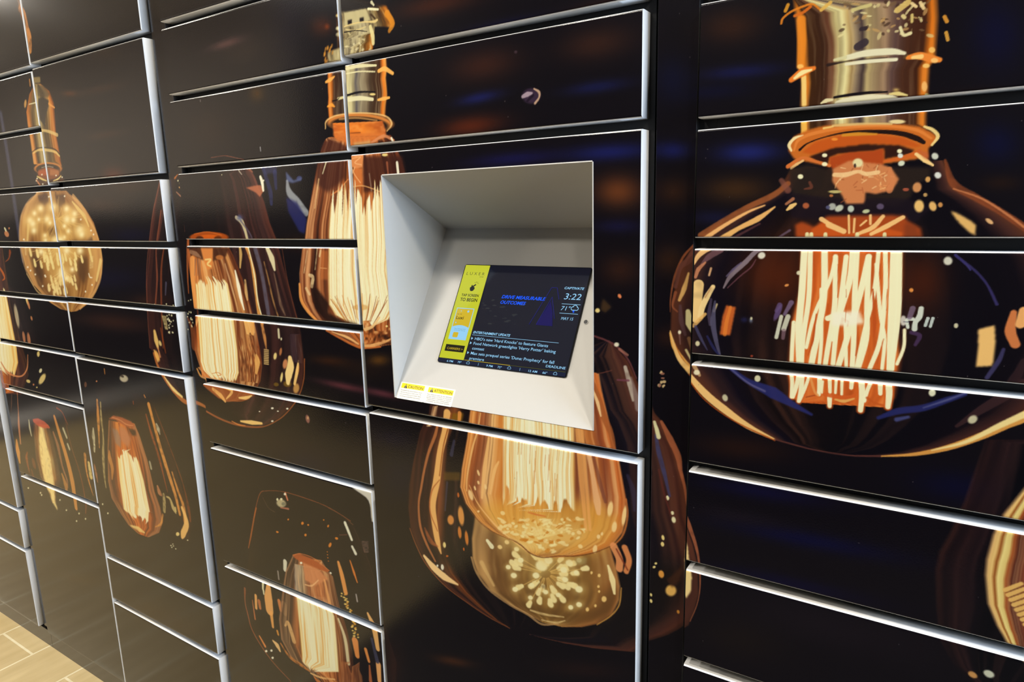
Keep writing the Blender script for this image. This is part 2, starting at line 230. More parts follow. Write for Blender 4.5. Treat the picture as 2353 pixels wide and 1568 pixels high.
# The print: blobs (b), strokes (s), filled outlines (p) and streaked glass between two outlines (g), in thousandths of a wall unit.
OPS = [
['b',-688.2,242.3,79.87,1.77,6.03,-29.61,[52,28,22],.9,0],
['b',-476.4,246.6,68.65,.48,5.32,-26.67,[48,28,22],.9,0],
['b',-720.1,145.4,74.81,1.87,2.53,-19.09,[96,38,18],.75,0],
['b',-699.5,190.6,49.61,2.98,2.25,-10.03,[26,30,86],.8,0],
['b',-476.5,183.3,58.82,.52,1.64,-10.35,[22,26,72],.7,0],
['b',-454.2,83.9,81.11,-.21,1.17,-14.5,[24,28,84],.9,0],
['b',-631.4,84.7,104.95,1.22,1,-12.93,[22,20,66],.8,0],
['b',-439.2,23.6,44.18,-1.56,.15,-28.01,[104,56,28],.85,0],
['b',-438.9,-30.3,44.6,-.37,.07,-12.24,[22,20,50],.8,0],
['b',-434.7,-99,37.48,.97,.17,-27.82,[60,32,20],.6,0],
['b',-469.1,298.1,63.49,.7,3.3,-13.73,[50,26,20],.5,0],
['b',-785.6,355.2,104.46,-1.7,4.44,-20.1,[70,34,22],.7,0],
['b',-650.7,298.7,93.05,.91,2.5,-10.93,[18,18,50],.7,0],
['b',-272.5,239.8,46.92,-2.64,3.71,-25.58,[46,26,18],.9,0],
['b',-258.4,178.7,58.59,-2.29,1.32,-10.35,[22,24,66],.8,0],
['b',-293.7,156.8,55.11,-1.44,1.45,-11.82,[14,14,36],.8,0],
['b',-242.3,70.2,47.32,-1.42,1.17,-15.37,[28,34,96],.9,0],
['b',-355.7,80.7,26.75,-1.78,.28,-13.76,[24,28,84],.8,0],
['b',-258.3,20.2,51.8,-1.91,.78,-20.64,[60,38,20],.85,0],
['b',-354.5,20.6,27.03,-.95,.47,-23.01,[52,30,18],.7,0],
['b',-288,-19,38.06,-.58,.36,-11.27,[22,22,50],.7,0],
['b',-357.8,182,32.86,-3.91,.75,-36.16,[16,18,44],.7,0],
['b',30.4,183.3,29,-4.34,3.96,-42.8,[12,12,40],.8,0],
['b',41.6,61.7,25.23,-1.8,2.3,-24.86,[12,14,44],.8,0],
['b',50,16.4,21.02,-.88,.94,-10.08,[38,22,14],.6,0],
['b',19.5,120.1,38.05,-1.04,1.18,-7.91,[30,18,14],.6,0],
['b',-359.2,-83.7,27.7,.52,.52,-26.63,[52,30,18],.7,0],
['b',-356.9,-206.1,24.02,1.98,.35,-18.07,[52,28,20],.6,0],
['b',-237.2,-364.8,76.94,4.79,-1.21,-20.98,[36,20,16],.8,0],
['b',-202.6,-427.9,99.65,3.86,-1.48,-15.55,[16,14,44],.8,0],
['b',-138.1,-489.4,128.9,4.17,-1.67,-15.46,[12,12,44],.9,0],
['b',-164.6,-567.9,122.05,6.46,-1.87,-14.76,[14,12,40],.8,0],
['b',-232.8,-477.5,71.21,3.16,-1.71,-14.68,[26,20,28],.6,0],
['b',-101,-619.7,148.91,5.81,-4.99,-36.58,[26,20,26],.6,0],
['b',39.9,-369.7,56.17,1.76,-.59,-24.03,[12,12,40],.7,0],
['b',-224.7,-685.3,72.49,5.06,-6.67,-40.15,[30,22,18],.5,0],
['b',-1317,349.6,86.99,1.83,7.29,-26.73,[90,70,50],.22,0],
['b',-1286.4,261,28.97,-3.13,-2.98,-19.44,[110,70,14],.45,0],
['b',-1373.7,375.5,71.55,3.09,3.89,-10.84,[150,100,90],.4,0],
['b',-1171,379.8,52.4,-8.16,-13.16,-97.7,[14,12,26],.5,0],
['b',-1070,364,36.46,-5.68,-2.35,-20.45,[96,42,18],.5,0],
['b',-1470.2,198.8,99.46,-8.05,-10.71,-57.67,[60,34,20],.3,0],
['b',-1187.6,-61.5,84.46,.44,-2.64,-20.75,[40,22,16],.7,0],
['b',-1098.5,-116.2,53.12,1.37,-6.15,-55.71,[46,26,18],.5,0],
['b',-1120.8,-318,68.37,1.74,-3.05,-12.05,[62,32,16],.7,0],
['b',-1341.2,-415.5,32.75,4.14,-1.6,-11.05,[40,30,30],.3,0],
['b',-1085.7,-371.3,86.42,-2.98,-3.46,-9.1,[92,46,52],.85,0],
['b',-970,-373.2,55.35,-1.95,-3.04,-8.73,[88,44,52],.85,0],
['b',-1028.9,-327.9,101.71,.35,-5.96,-21.46,[36,22,16],.5,0],
['b',-976.2,-301.6,32.27,3.23,-1.13,-13.15,[104,66,22],.7,0],
['b',-1237.4,-573.1,103.25,.88,-18.4,-41.53,[10,10,34],.8,0],
['b',-953.3,-471.2,72.92,2.18,-7.05,-24.04,[18,14,34],.7,0],
['b',-1327.5,-545.2,218.4,-.16,-16.6,-35.26,[32,20,18],.6,0],
['b',-935.3,-555.6,74.69,15.16,-4.55,-59.91,[14,14,34],.6,0],
['b',-816.7,-948,58.4,12.93,-3.17,-13.6,[84,44,20],.6,0],
['b',-997.8,-1027.7,41.59,15.88,-5.6,-70.11,[52,26,20],.5,0],
['b',-504.7,-848.5,90.39,28.51,-1.37,-18.84,[46,24,20],.4,0],
['b',-2004.2,43,140.31,-3.54,-6.57,-23.74,[110,62,34],.25,0],
['b',-1876.3,426.5,83.4,-11.46,-5.57,-20.43,[80,50,20],.2,0],
['b',-1914.1,121.5,66.1,-3.2,-5.98,-22.62,[150,60,30],.4,0],
['b',-1836.4,84.1,127.88,2.15,-1.1,-22.4,[90,60,36],.3,0],
['b',-1802.1,-217,128.34,6.46,-4.43,-19.27,[70,38,26],.5,0],
['b',-2023.5,-292,239.47,2.89,-13.19,-29.01,[90,50,34],.4,0],
['b',-2037.7,-165.6,243.3,7.99,-10.38,-38.08,[16,16,44],.6,0],
['b',-1867.6,-41.6,130.91,-.21,-5.81,-23.38,[14,14,40],.7,0],
['b',-2514.3,-1256.3,195.75,40.19,-11.43,-20.18,[110,66,20],.25,0],
['b',-2059.3,-1228.6,197.29,26.05,-31.49,-48.44,[120,70,20],.22,0],
['b',-1866.8,-1224.8,133.9,18.46,-21.36,-35.45,[100,56,20],.2,0],
['b',-2083.6,347,47.4,-5.11,-2.74,-8.9,[150,80,30],.4,0],
['b',-1921.8,340.6,130.56,-.83,1.62,-10.9,[100,60,36],.3,0],
['b',-1931.2,224.8,111.08,-.79,.09,-11.16,[110,64,36],.3,0],
['b',-2182.8,351.9,75.05,-7.98,-22.42,-68.52,[90,64,40],.2,0],
['s',[-2523.9,333.7,-2525.8,151.2,-2533.3,15,-2540.9,-125.1],[21.2,24.7,25.1,16],[96,100,130],.55,9.34],
['g',[-2671.5,-69.3,-2791.4,-69.9,-2939.8,-163.8,-3075.3,-297.6,-3152.1,-471,-3038.9,-579,-2866.4,-616.7],[-2671.5,-69.3,-2675.4,-157,-2680.8,-276.3,-2667.8,-366.3,-2633.3,-470.3,-2638,-520.3,-2721,-602.8,-2866.4,-616.7],[[0,[92,46,28,1]],[.5,[206,104,34,1]],[.85,[84,44,40,.8]],[1,[92,46,28,.4]]],[48,26,20],[222,150,70],.7,22,1.5,3,1,3,0,0],
['g',[-2708.6,-210.2,-2929.6,-218.6,-3024.8,-304.8,-3094.6,-465.8,-3056.9,-519.2,-2821.2,-548.7],[-2708.6,-210.2,-2703.6,-286.8,-2697.2,-430.1,-2704,-483.2,-2755.9,-541.3,-2821.2,-548.7],[[0,[243,238,190,1]],[.7,[243,238,190,1]],[1,[246,222,140,1]]],[228,146,48],[250,246,216],.8,44,1.2,4,1,3,.12,.08],
['s',[-2846.7,-496.9,-2812.6,-526.3,-2754,-536.1,-2690.7,-529,-2640.7,-495.7,-2619,-446.4],[7.6,12.2,6,5.4,6.4,3.4],[212,140,90],.9,2.26],
['b',-2527,-414.9,8.25,1.66,2.42,-13.04,[246,222,140],.9,.6],
['b',-2557.9,-252.5,8.26,1.31,4.38,-23.59,[246,222,140],.9,.6],
['b',-2625.2,-37.2,17.82,3.34,7.61,-11.23,[212,140,90],.85,.7],
['b',-2629.6,-22.6,6.48,1.19,5.82,-8.6,[243,238,190],.85,.7],
['b',-2600.2,-19.2,5.72,-.04,-1.64,-4.32,[212,140,90],.85,.7],
['b',-2654.5,-314.7,15.7,2.2,.72,-45.34,[243,238,190],.85,.7],
['b',-2550,-270.7,8.24,1.35,3.19,-17.16,[212,140,90],.85,.7],
['b',-2544.9,-315.2,6.6,1.16,1.6,-8.62,[212,140,90],.85,.7],
['b',-2626.2,-385.8,12.12,1.73,-1.4,-23.06,[212,140,90],.85,.7],
['b',-2590.9,-390.6,13.62,1.98,-1.53,-26.71,[212,140,90],.85,.7],
['b',-2538.5,-436.8,11.52,1.09,-3.8,-11.05,[246,222,140],.85,.7],
['b',-2542.4,-494.8,10.24,-.73,-9.88,-9.78,[243,238,190],.85,.7],
['b',-2649.6,-544.2,15.04,-2.61,-9.05,-6.59,[246,222,140],.85,.7],
['b',-2613.2,-551.8,6.88,.83,-1.44,-4.13,[212,140,90],.85,.7],
['b',-2591.1,-559,5.97,.73,-1.14,-3.3,[246,222,140],.85,.7],
['b',-2540.2,-523.6,17.37,-2.72,-30.61,-24.09,[246,222,140],.85,.7],
['s',[-2721.2,-153.5,-2702.5,-171.9,-2699.7,-187,-2720.2,-195.3],[8.6,14,8.3,2.3],[206,104,34],.8,3.14],
['s',[-2622.6,-95.7,-2639.4,-118,-2669.1,-129.7],[16,7.2,3.4],[150,70,28],.8,2.78],
['g',[-2656.8,-208.2,-2691.2,-209.5,-2680,-247.2,-2674.7,-323.7,-2670.8,-427.8],[-2656.8,-208.2,-2595.1,-243.2,-2545.3,-352.8,-2518.8,-414.1,-2670.8,-427.8],[[0,[92,46,28,.5]],[.3,[72,58,78,.3]],[1,[84,44,40,.1]]],[48,26,20],[212,140,90],.7,12,1.5,7,.8,6,0,0],
['s',[-2754.8,-597.6,-2771.3,-666.1,-2789.4,-727.6,-2801.7,-797.7],[3.8,5.7,17.5,9.9],[212,140,90],.8,4.82],
['s',[-2804.8,-612.3,-2819.9,-647.8,-2834.6,-679.3],[4.7,7.6,3.8],[212,140,90],.4,4.77],
['s',[-2830.3,-789.6,-2837.7,-834.1,-2837.3,-877.6],[10,34.6,12.3],[222,150,70],.9,5.08],
['s',[-2757.9,-824.2,-2772.5,-852.5,-2768.5,-903.5],[7.5,21.7,8],[150,70,28],.8,4.87],
['s',[-2698.1,-692.6,-2701.7,-722.1,-2698.9,-750.8],[7.5,15.2,7.6],[243,238,190],.7,4.73],
['s',[-2444.8,-685.5,-2430.4,-712.4],[13.4,11.7],[243,238,190],.7,4.19],
['s',[-2430.8,-737.9,-2423.9,-752.4],[11.8,11.8],[243,238,190],.7,4.21],
['s',[-2495.4,-650.2,-2477,-714.2,-2454.4,-789.5,-2441.2,-870.9,-2444.2,-968.9],[15.4,22.3,25.8,29.3,20.9],[222,150,70],.85,4.31],
['s',[-2468.5,-615.1,-2433.6,-625.6,-2407.9,-664.2],[8.6,6.4,4.9],[150,70,28],.8,3.9],
['s',[-2422.8,-639.4,-2408.1,-737.9,-2376.2,-830,-2367.9,-927.4,-2380.1,-974.4],[3.3,5,6.7,8.3,6.6],[150,70,28],.7,4.15],
['s',[-2522.6,-709.8,-2505.6,-754.8,-2496.8,-825.5,-2479.7,-870.7,-2480.5,-903.4],[10.5,21,12.3,12.3,5.3],[212,140,90],.6,4.39],
['s',[-2507.7,-860.1,-2494.8,-894.2,-2496,-923.1],[12.5,26.7,12.4],[222,150,70],.7,4.44],
['s',[-2719.4,-851.1,-2716.5,-867.6],[23.5,25.5],[150,70,28],.6,4.89],
['s',[-2746.3,-890.5,-2741.9,-915.4,-2726.4,-920.9],[10,15.9,7.2],[150,70,28],.6,4.82],
['g',[-2546.5,-685.7,-2671.2,-700.9,-2685,-752.7,-2697.9,-838.7,-2689.2,-900.6,-2642.6,-950.4,-2623.2,-993],[-2546.5,-685.7,-2526.6,-746.4,-2520.6,-826,-2516,-886.3,-2562.9,-933.4,-2592.1,-986,-2623.2,-993],[[0,[150,70,28,.5]],[.3,[222,150,70,.9]],[.5,[243,238,190,1]],[.7,[222,150,70,.8]],[1,[92,46,28,.3]]],[92,46,28],[246,222,140],.8,12,4,21,.85,8,0,0],
['s',[-2610.9,-707.8,-2618.3,-766.2,-2616.9,-823.6,-2620.1,-907.7,-2608.3,-947.3,-2609.8,-977.2,-2593.6,-1003.2],[23.4,58.6,83.2,75.2,37.7,28.5,13.2],[248,226,150],.95,14.91,.3,3],
['p',[-2667.8,-684,-2624.2,-674.2,-2576.3,-678.2,-2547.9,-689.9,-2538.8,-698.4,-2593.8,-705.9,-2634.2,-703.3,-2665.2,-695.9],[200,84,52],.9,2],
['b',-2801.8,-972.2,7.76,1.64,-1.69,-4.76,[243,238,190],.8,.7],
['b',-2704.6,-970.6,7.43,1.6,-1.59,-4.66,[243,238,190],.8,.7],
['b',-2698.3,-977.5,7.41,1.61,-1.58,-4.66,[243,238,190],.8,.7],
['b',-2520.2,-995.6,6.84,1.59,-1.4,-4.5,[243,238,190],.8,.7],
['b',-2428.9,-986.6,6.54,1.54,-1.31,-4.4,[243,238,190],.8,.7],
['b',-2557.1,-965.5,6.94,1.54,-1.44,-4.51,[243,238,190],.8,.7],
['b',-2252.3,-912.4,5.96,1.35,-1.14,-4.14,[243,238,190],.8,.7],
['b',-2388.1,-996.5,6.42,1.54,-1.27,-4.37,[243,238,190],.8,.7],
['b',-2456,-1021.1,6.65,1.61,-1.34,-4.46,[243,238,190],.8,.7],
['b',-2226.7,-938.4,5.9,1.38,-1.12,-4.15,[243,238,190],.8,.7],
['g',[-1907.4,-496.4,-2175.2,-499,-2203.7,-552.6,-2242.9,-642.2,-2309.9,-728.5,-2339.2,-791.5,-2315.1,-895.9,-1776.1,-926.7],[-1907.4,-496.4,-1856.4,-522.5,-1819.8,-609.2,-1787,-713.1,-1745.7,-828.8,-1746.6,-860.6,-1776.1,-926.7],[[0,[48,26,20,.35]],[.5,[20,14,14,.1]],[.9,[48,26,20,.5]],[1,[92,46,28,.6]]],[10,8,10],[92,46,28],.6,8,1.2,31,.8,6,0,0],
['s',[-2186.2,-550.3,-2198.1,-617,-2217.8,-712.3],[10,17.3,4.4],[222,150,70],.85,2.89,.3,1],
['s',[-2167.5,-554.9,-2178.1,-610.4,-2182.2,-669.3,-2201.3,-739.1,-2212.5,-805,-2213.7,-847],[7,11.5,8.7,16.1,12,4.6],[246,222,140],.6,2.93,.3,1],
['s',[-2238.4,-650.8,-2245.2,-679.7,-2247.1,-706.2],[7.4,19.5,9.1],[243,238,190],.7,2.99,.3,1],
['s',[-2248.2,-710.1,-2253.8,-729.9],[11.9,10.4],[243,238,190],.7,2.97,.3,1],
['s',[-2320.8,-753.3,-2327.4,-800.9,-2322.6,-846.6,-2307.4,-894.2],[15.7,11.2,9.8,3.3],[222,150,70],.8,3.22,.3,1],
['s',[-2303.7,-780.9,-2302.6,-827],[15.9,20.8],[246,222,140],.8,3.18,.3,1],
['s',[-2267.4,-777.8,-2265.3,-808,-2263.3,-838.2],[6.2,14.1,4.7],[212,140,90],.7,3.13,.3,1],
['s',[-1890.8,-523.9,-1876.2,-585,-1860.9,-642.9,-1837.5,-716.3,-1813.4,-786.3,-1802.9,-842.3],[14.8,13.6,16.1,16.2,14.9,11.2],[222,150,70],.9,2.48,.3,1],
['s',[-1913,-557.1,-1898.9,-608.8,-1874.7,-679.2,-1860.7,-744.8,-1852.3,-784.4],[6.3,11.3,11.3,6.3,2.5],[150,70,28],.85,2.52,.3,1],
['s',[-1863.7,-579.7,-1858,-592.2,-1852.7,-606.3],[8.6,15.9,6.1],[243,238,190],.7,2.45,.3,1],
['s',[-1863.7,-530.1,-1828.3,-597.3,-1794.6,-671.1,-1765.9,-742.3,-1753.4,-813.7,-1752.8,-851],[2.4,4.8,6,6,13.2,7.2],[150,70,28],.6,2.41,.3,1],
['s',[-1815,-715.2,-1798.1,-765.9,-1779.7,-809.5,-1779,-860.1],[6.1,11.1,13.5,18.3],[222,150,70],.85,2.45,.3,1],
['s',[-1927.3,-706.1,-1924.5,-724.7],[10.4,10.4],[243,238,190],.6,2.6,.3,1],
['s',[-1902.6,-777.8,-1897.6,-794.2,-1887.4,-800.7],[10.4,19.5,8.7],[212,140,90],.75,2.56,.3,1],
['s',[-1874.9,-796.2,-1878.3,-824.9,-1884,-850.9],[10,16.3,13.8],[246,222,140],.6,2.51,.3,1],
['s',[-1861.4,-800.3,-1845.1,-803.6,-1833.6,-828.7,-1822.7,-843.5],[5.5,8.8,16.5,5],[246,222,140],.7,2.44,.3,1],
['s',[-1973.3,-525.1,-1974.2,-533.7],[5.1,5.1],[150,70,28],.8,2.55,.3,1],
['s',[-1909,-498.2,-1904.6,-504.3],[4.9,4.9],[222,150,70],.8,2.45,.3,1],
['s',[-2113.8,-443,-2115.2,-457.7],[5.4,5.4],[222,150,70],.7,2.72,.3,1],
['s',[-1787.1,-818.9,-1775.7,-843.6,-1775.1,-867.6,-1798.4,-901.1,-1806.9,-915.5],[12.4,16,22.7,23.2,10.9],[240,190,110],.95,2.87],
['b',-1828.3,-910.4,10.7,2.72,-1.56,-7.44,[246,222,140],.9,.7],
['s',[-1822,-826.9,-1821.3,-837.2],[8.7,6.2],[246,222,140],.7,1.87],
['b',-2008.5,-460.3,24.66,-2.23,-10.73,-12.65,[200,190,160],.9,.7],
['b',-2016.2,-454.4,10.04,-2.24,-4.71,-4.04,[60,50,40],.9,.7],
['b',-2172.1,-488,5.5,.65,-.82,-2.92,[212,140,90],.9,.7],
['b',-2245.5,-507.4,10.02,1.21,-3.27,-11.23,[212,140,90],.4,.7],
['b',-1872.7,-958.6,4.28,1.13,-.49,-2.28,[243,238,190],.8,.7],
['b',-1861.3,-950.9,4.25,1.12,-.48,-2.27,[243,238,190],.8,.7],
['b',-1859.6,-956.5,4.25,1.13,-.48,-2.28,[243,238,190],.8,.7],
['b',-1869.2,-963.7,4.28,1.14,-.49,-2.29,[243,238,190],.8,.7],
['b',-1848.9,-963,4.23,1.13,-.48,-2.27,[243,238,190],.8,.7],
['b',-1779.6,-917.2,4.05,1.05,-.44,-2.21,[243,238,190],.8,.7],
['g',[-1981.3,-594.5,-2135.6,-607.6,-2168.1,-703.5,-2196.3,-820.6,-2190.9,-876.4,-2148.6,-920,-2110.1,-949.7,-2056.3,-966.5],[-1981.3,-594.5,-1961.8,-625.8,-1937.1,-697.6,-1919.1,-798.8,-1900.1,-844.9,-1896.1,-890.1,-1925.3,-931.5,-1989.8,-962.9,-1996.4,-964.6,-2056.3,-966.5],[[0,[212,140,90,.7]],[.12,[92,46,28,.9]],[.3,[206,104,34,1]],[.6,[206,104,34,1]],[.8,[150,70,28,1]],[.95,[212,140,90,.8]],[1,[92,46,28,.9]]],[48,26,20],[222,150,70],.8,16,2,32,1,5,0,0],
['g',[-2010.3,-675.8,-2116.3,-694.4,-2112.4,-704.6,-2122.3,-805.5,-2123.4,-899,-2105.9,-907.2,-2072.7,-929.3,-2016.6,-932.3],[-2010.3,-675.8,-1991.9,-700.7,-1973.2,-774.8,-1962.9,-872.8,-1969.5,-875.3,-1979.8,-906.8,-2010,-930.7,-2016.6,-932.3],[[0,[246,222,140,1]],[.2,[243,238,190,1]],[.85,[243,238,190,1]],[1,[246,222,140,1]]],[228,146,48],[250,246,216],.8,22,1.2,33,1,6,.2,.12],
['p',[-2134.6,-603.8,-2101,-587.5,-2049.8,-585.9,-2001.6,-590.8,-1983,-601.7,-1994.4,-611.1,-2043.8,-611.2,-2091.7,-600.9],[170,86,48],.95,1.6],
['s',[-2109.4,-594.7,-2065.3,-596.9,-2029.9,-605.5,-1992.5,-603.2],[3,3.2,3,2.5],[212,140,90],.8,1.46],
['p',[-2076.6,-616.3,-2039.1,-617.4,-2016,-648.7,-2036.2,-680.4,-2071,-668.6,-2077.6,-644.8],[190,120,80],.9,4.2],
['p',[-2118.8,-630,-2087.1,-632.1,-2074.8,-658.6,-2082.5,-688.5,-2112.3,-679.3],[130,120,120],.6,3.2],
['p',[-2020.2,-616.2,-1983.4,-615.5,-1981.4,-632.5,-2006.8,-636.7],[48,26,20],.9,2.5],
['s',[-2090.3,-948.6,-2045.7,-948.8,-2015.2,-952.3],[5.7,17.3,6],[246,222,140],.8,3.48,.4,1],
['s',[-1945.8,-916.7,-1911.8,-897.5,-1895.3,-865],[2.8,8.9,8.3],[222,150,70],.8,1.92,.3,1],
['s',[-2157.2,-712.6,-2161,-739.1,-2155.3,-767.6,-2165.7,-806.9],[7.2,22,19,7.2],[222,150,70],.7,4.35],
['s',[-2295.1,627.6,-2290,603.2,-2276.4,583.1,-2272,546.9,-2265.6,522.1,-2273.6,487.8],[6.7,19.7,22.4,22.6,26.7,22.8],[188,124,62],1,2.65,.5,2],
['p',[-2278.9,413.6,-2236.1,409.9,-2239.6,393.7,-2277,394.9],[140,120,74],.9,1.5],
['s',[-2303.2,410.3,-2304.7,391.9],[4.1,4.1],[222,150,70],.9,1.37],
['g',[-2277,394.9,-2319.5,370.3,-2355.6,323.5,-2360.5,279.2,-2358.6,243.6,-2361.8,172.2,-2186.4,156.1],[-2277,394.9,-2237.3,390.4,-2191.8,365.6,-2176.7,330.8,-2189.8,249.6,-2186.5,187.4,-2186.4,156.1],[[0,[176,96,30,1]],[.1,[210,130,50,1]],[.2,[70,50,26,1]],[.32,[170,146,90,1]],[.42,[214,194,130,1]],[.55,[110,92,56,1]],[.72,[80,58,26,1]],[.85,[200,124,42,1]],[.95,[160,84,24,1]],[1,[90,50,20,1]]],[50,34,20],[232,206,140],.5,10,1,41,1,4,0,0],
['p',[-2264.2,391.9,-2218.7,385.2,-2194.7,356.9,-2210.5,349.5,-2268.8,358.6],[70,60,46],.7,2.9],
['p',[-2267,353.8,-2236.4,352.8,-2207.3,343,-2213.1,325.3,-2240.5,300.2,-2252.9,273.4,-2277,294.2,-2273.6,334.4],[52,46,42],.9,1.5],
['s',[-2329.1,343.1,-2287.9,343.6],[2.6,3.2],[243,238,190],.8,.95],
['s',[-2209.4,332.6,-2180.6,319.1],[6.9,4.9],[222,150,70],.9,1.48],
['b',-2352.2,346.9,8.24,-1.16,-7.49,-13.12,[200,150,80],.9,.7],
['s',[-2356.5,266,-2307.4,266.8,-2247,260.4,-2188,244.8],[6.4,7,8.2,10.7],[220,190,120],.8,1.42],
['s',[-2356.7,207.8,-2317.7,216.5,-2255.6,213.9,-2211,204.6,-2189.7,187.6],[2.6,2,2.1,4,5.9],[40,28,16],.9,1.31],
['s',[-2350.7,204.1,-2312.6,210.7,-2251.4,205.7,-2213.2,197.8,-2193.5,186.3],[3.9,6.4,7.8,7.5,6.7],[226,196,120],.8,1.67],
['b',-2275.3,154.6,89.55,-4.7,-6.04,-18.17,[204,128,56],.95,.95],
['b',-2276.1,152.2,76.95,-3.99,-5.52,-16.61,[50,36,24],.95,.95],
['b',-2276.6,140.2,68.5,-3.34,-5.79,-17.46,[160,84,36],.95,.95],
['s',[-2312.2,159.8,-2273.2,160.9,-2240.1,156.7],[1.6,1.6,1.8],[200,190,170],.7,.68],
['p',[-2334.3,157.7,-2344.5,138.6,-2363.3,126.2,-2353.4,112.6,-2334.3,105.2,-2214.4,110.1,-2185.5,116.8,-2199.8,134.9,-2202,149.2],[110,64,34],.6,2],
['p',[-2336.5,151.3,-2275.8,153,-2278.2,135.4,-2337.4,138.2],[176,84,40],.8,1.6],
['p',[-2262.2,152.3,-2209.6,146.4,-2214,132.4,-2267.9,134.9],[186,120,70],.7,1.5],
['s',[-2349.2,135.5,-2320.1,126,-2293.8,119.9],[4.1,6.3,3.1],[246,222,140],.85,1.21],
['s',[-2252.7,118.2,-2224.2,121.7,-2201.3,130.2],[2.4,4.7,3.3],[246,222,140],.85,1],
['b',-2317.4,139.2,4.9,-.23,-.87,-2.57,[250,246,216],.9,.7],
['b',-2231,132.4,4.68,-.22,-.81,-2.51,[250,246,216],.9,.7],
['b',-2196,126,4.6,-.21,-.79,-2.5,[250,246,216],.9,.7],
['b',-2352.1,129.1,4.99,-.22,-.9,-2.6,[250,246,216],.9,.7],
['b',-2321.5,111.3,4.92,-.2,-.88,-2.59,[250,246,216],.9,.7],
['b',-2230.1,114,4.69,-.2,-.81,-2.53,[250,246,216],.9,.7],
['b',-2359,122.8,5.01,-.22,-.9,-2.61,[250,246,216],.9,.7],
['s',[-2359.7,126.1,-2351.2,119.1,-2337.3,107],[3.3,6.6,4.6],[212,140,90],.8,1.33],
['s',[-2212.4,116.4,-2187.8,120.1],[2.4,1.7],[92,46,28],.8,.69],
['g',[-2374.4,94,-2377.9,84.1,-2455.3,55.9,-2503.5,18.7,-2529.1,-23.2,-2542.4,-66,-2541,-94.7,-2530,-152.4,-2492.6,-201.9,-2428.6,-238.9,-2396.6,-255.2,-2336,-271.5,-2266.8,-276.9],[-2374.4,94,-2178.3,87,-2164.9,77,-2124.6,60,-2082.4,30.7,-2049.7,-7.3,-2034.3,-51.1,-2030.7,-82.5,-2030.2,-114.1,-2047,-152.8,-2093.2,-206.4,-2149.5,-245.6,-2224,-271.9,-2252.7,-276,-2266.8,-276.9],[[0,[170,118,70,1]],[.08,[196,146,86,1]],[.2,[150,104,56,1]],[.5,[168,122,62,1]],[.8,[140,92,46,1]],[.92,[206,152,88,1]],[1,[176,120,74,1]]],[84,54,34],[226,184,110],.55,16,2.2,42,1,6,0,0],
['s',[-2492.6,-201.9,-2530,-152.4,-2541,-94.7,-2534.5,-44.5,-2499.6,18.7,-2437.8,62.2,-2370.6,83.8],[6.3,8.1,9.8,9.5,8.8,5.8,4.7],[214,170,116],.6,3.57],
['s',[-2147.4,70.1,-2105.7,37.5,-2072.7,-.7,-2050.6,-32.3,-2037.3,-73.1,-2039.5,-114.3,-2064,-169.4,-2122.9,-220.9,-2208.1,-264.1],[14.2,15.5,12.1,7.4,5,7.4,9.4,10.3,6.7],[222,172,104],.75,3.49],
['s',[-2158.7,54.6,-2132.1,34.9,-2100.4,12.2,-2083.5,-16.4],[4.7,12.8,14.5,5],[246,222,140],.7,3],
['s',[-2460.8,-13.2,-2487.2,-65.7],[15.1,9.2],[246,222,140],.6,4.57],
['s',[-2100.9,-76.8,-2092.8,-115.3],[14.2,10.3],[246,222,140],.8,3.23],
['s',[-2045.7,-114.4,-2083.9,-173.3],[13.1,8.5],[246,222,140],.7,3.01],
['s',[-2527.3,-166.8,-2475.4,-219.4,-2427.4,-235.3],[4.7,7.4,3.8],[226,190,120],.7,2.87],
['p',[-2364.5,80.3,-2298.5,84.7,-2300.2,58.5,-2332.8,46.1,-2363,63.5],[72,46,32],.8,3.2],
['p',[-2252.4,76.7,-2197.7,78.1,-2199,52.5,-2236.6,40.5,-2256.3,54],[84,56,34],.8,3],
['p',[-2072.8,-44.8,-2108.1,-57.6,-2137.6,-70.6,-2099,-70.4,-2071.9,-63.8],[60,40,40],.6,3.9],
['p',[-2325.4,-17.7,-2280.9,-11.4,-2259.5,-31.4,-2271.7,-48,-2305.8,-44.7],[80,50,32],.7,4.2],
['p',[-2493.5,-94.2,-2449.6,-100.7,-2443.3,-192.9,-2412.1,-234.5,-2461.3,-200.8],[70,50,34],.5,5.8],
['p',[-2209.2,-110.8,-2153,-123,-2143,-155.6,-2191.2,-207.3,-2238.8,-185.5],[96,62,38],.5,5.1],
['b',-2420.7,3.7,67.23,-.86,-10.76,-30.78,[238,192,110],.5,0],
['b',-2323.6,9.1,56.86,-.82,-8.86,-26.65,[238,192,110],.5,0],
['b',-2204.4,13.9,60.07,-.97,-9.03,-29.02,[238,192,110],.5,0],
['b',-2139.1,-31.9,58.26,-.24,-8.58,-28.88,[238,192,110],.5,0],
['b',-2172.9,29.4,39.32,-.8,-5.86,-19.1,[238,192,110],.5,0],
['b',-2372.1,36.9,43.6,-.93,-6.89,-20.09,[238,192,110],.5,0],
['b',-2287.3,-31.3,84.02,-.34,-12.96,-40.05,[238,192,110],.5,0],
['b',-2274.4,-78.2,104.78,.85,-16.1,-50.53,[238,192,110],.5,0],
['b',-2286.3,-159.8,84.98,2.48,-13.1,-41.44,[238,192,110],.5,0],
['b',-2328,-112.8,72.04,1.21,-11.24,-34.47,[238,192,110],.5,0],
['b',-2215.9,-110.9,61.16,1.03,-9.23,-30.12,[238,192,110],.5,0],
['p',[-2462.2,-115,-2421.6,-107.4,-2403.1,-163.2,-2430.4,-199.6,-2456.5,-164.7],[74,52,36],.7,6.8],
['p',[-2175.6,-110.2,-2114.7,-102.7,-2123.4,-155,-2159.4,-189.3,-2189.6,-156.9],[84,60,40],.6,6],
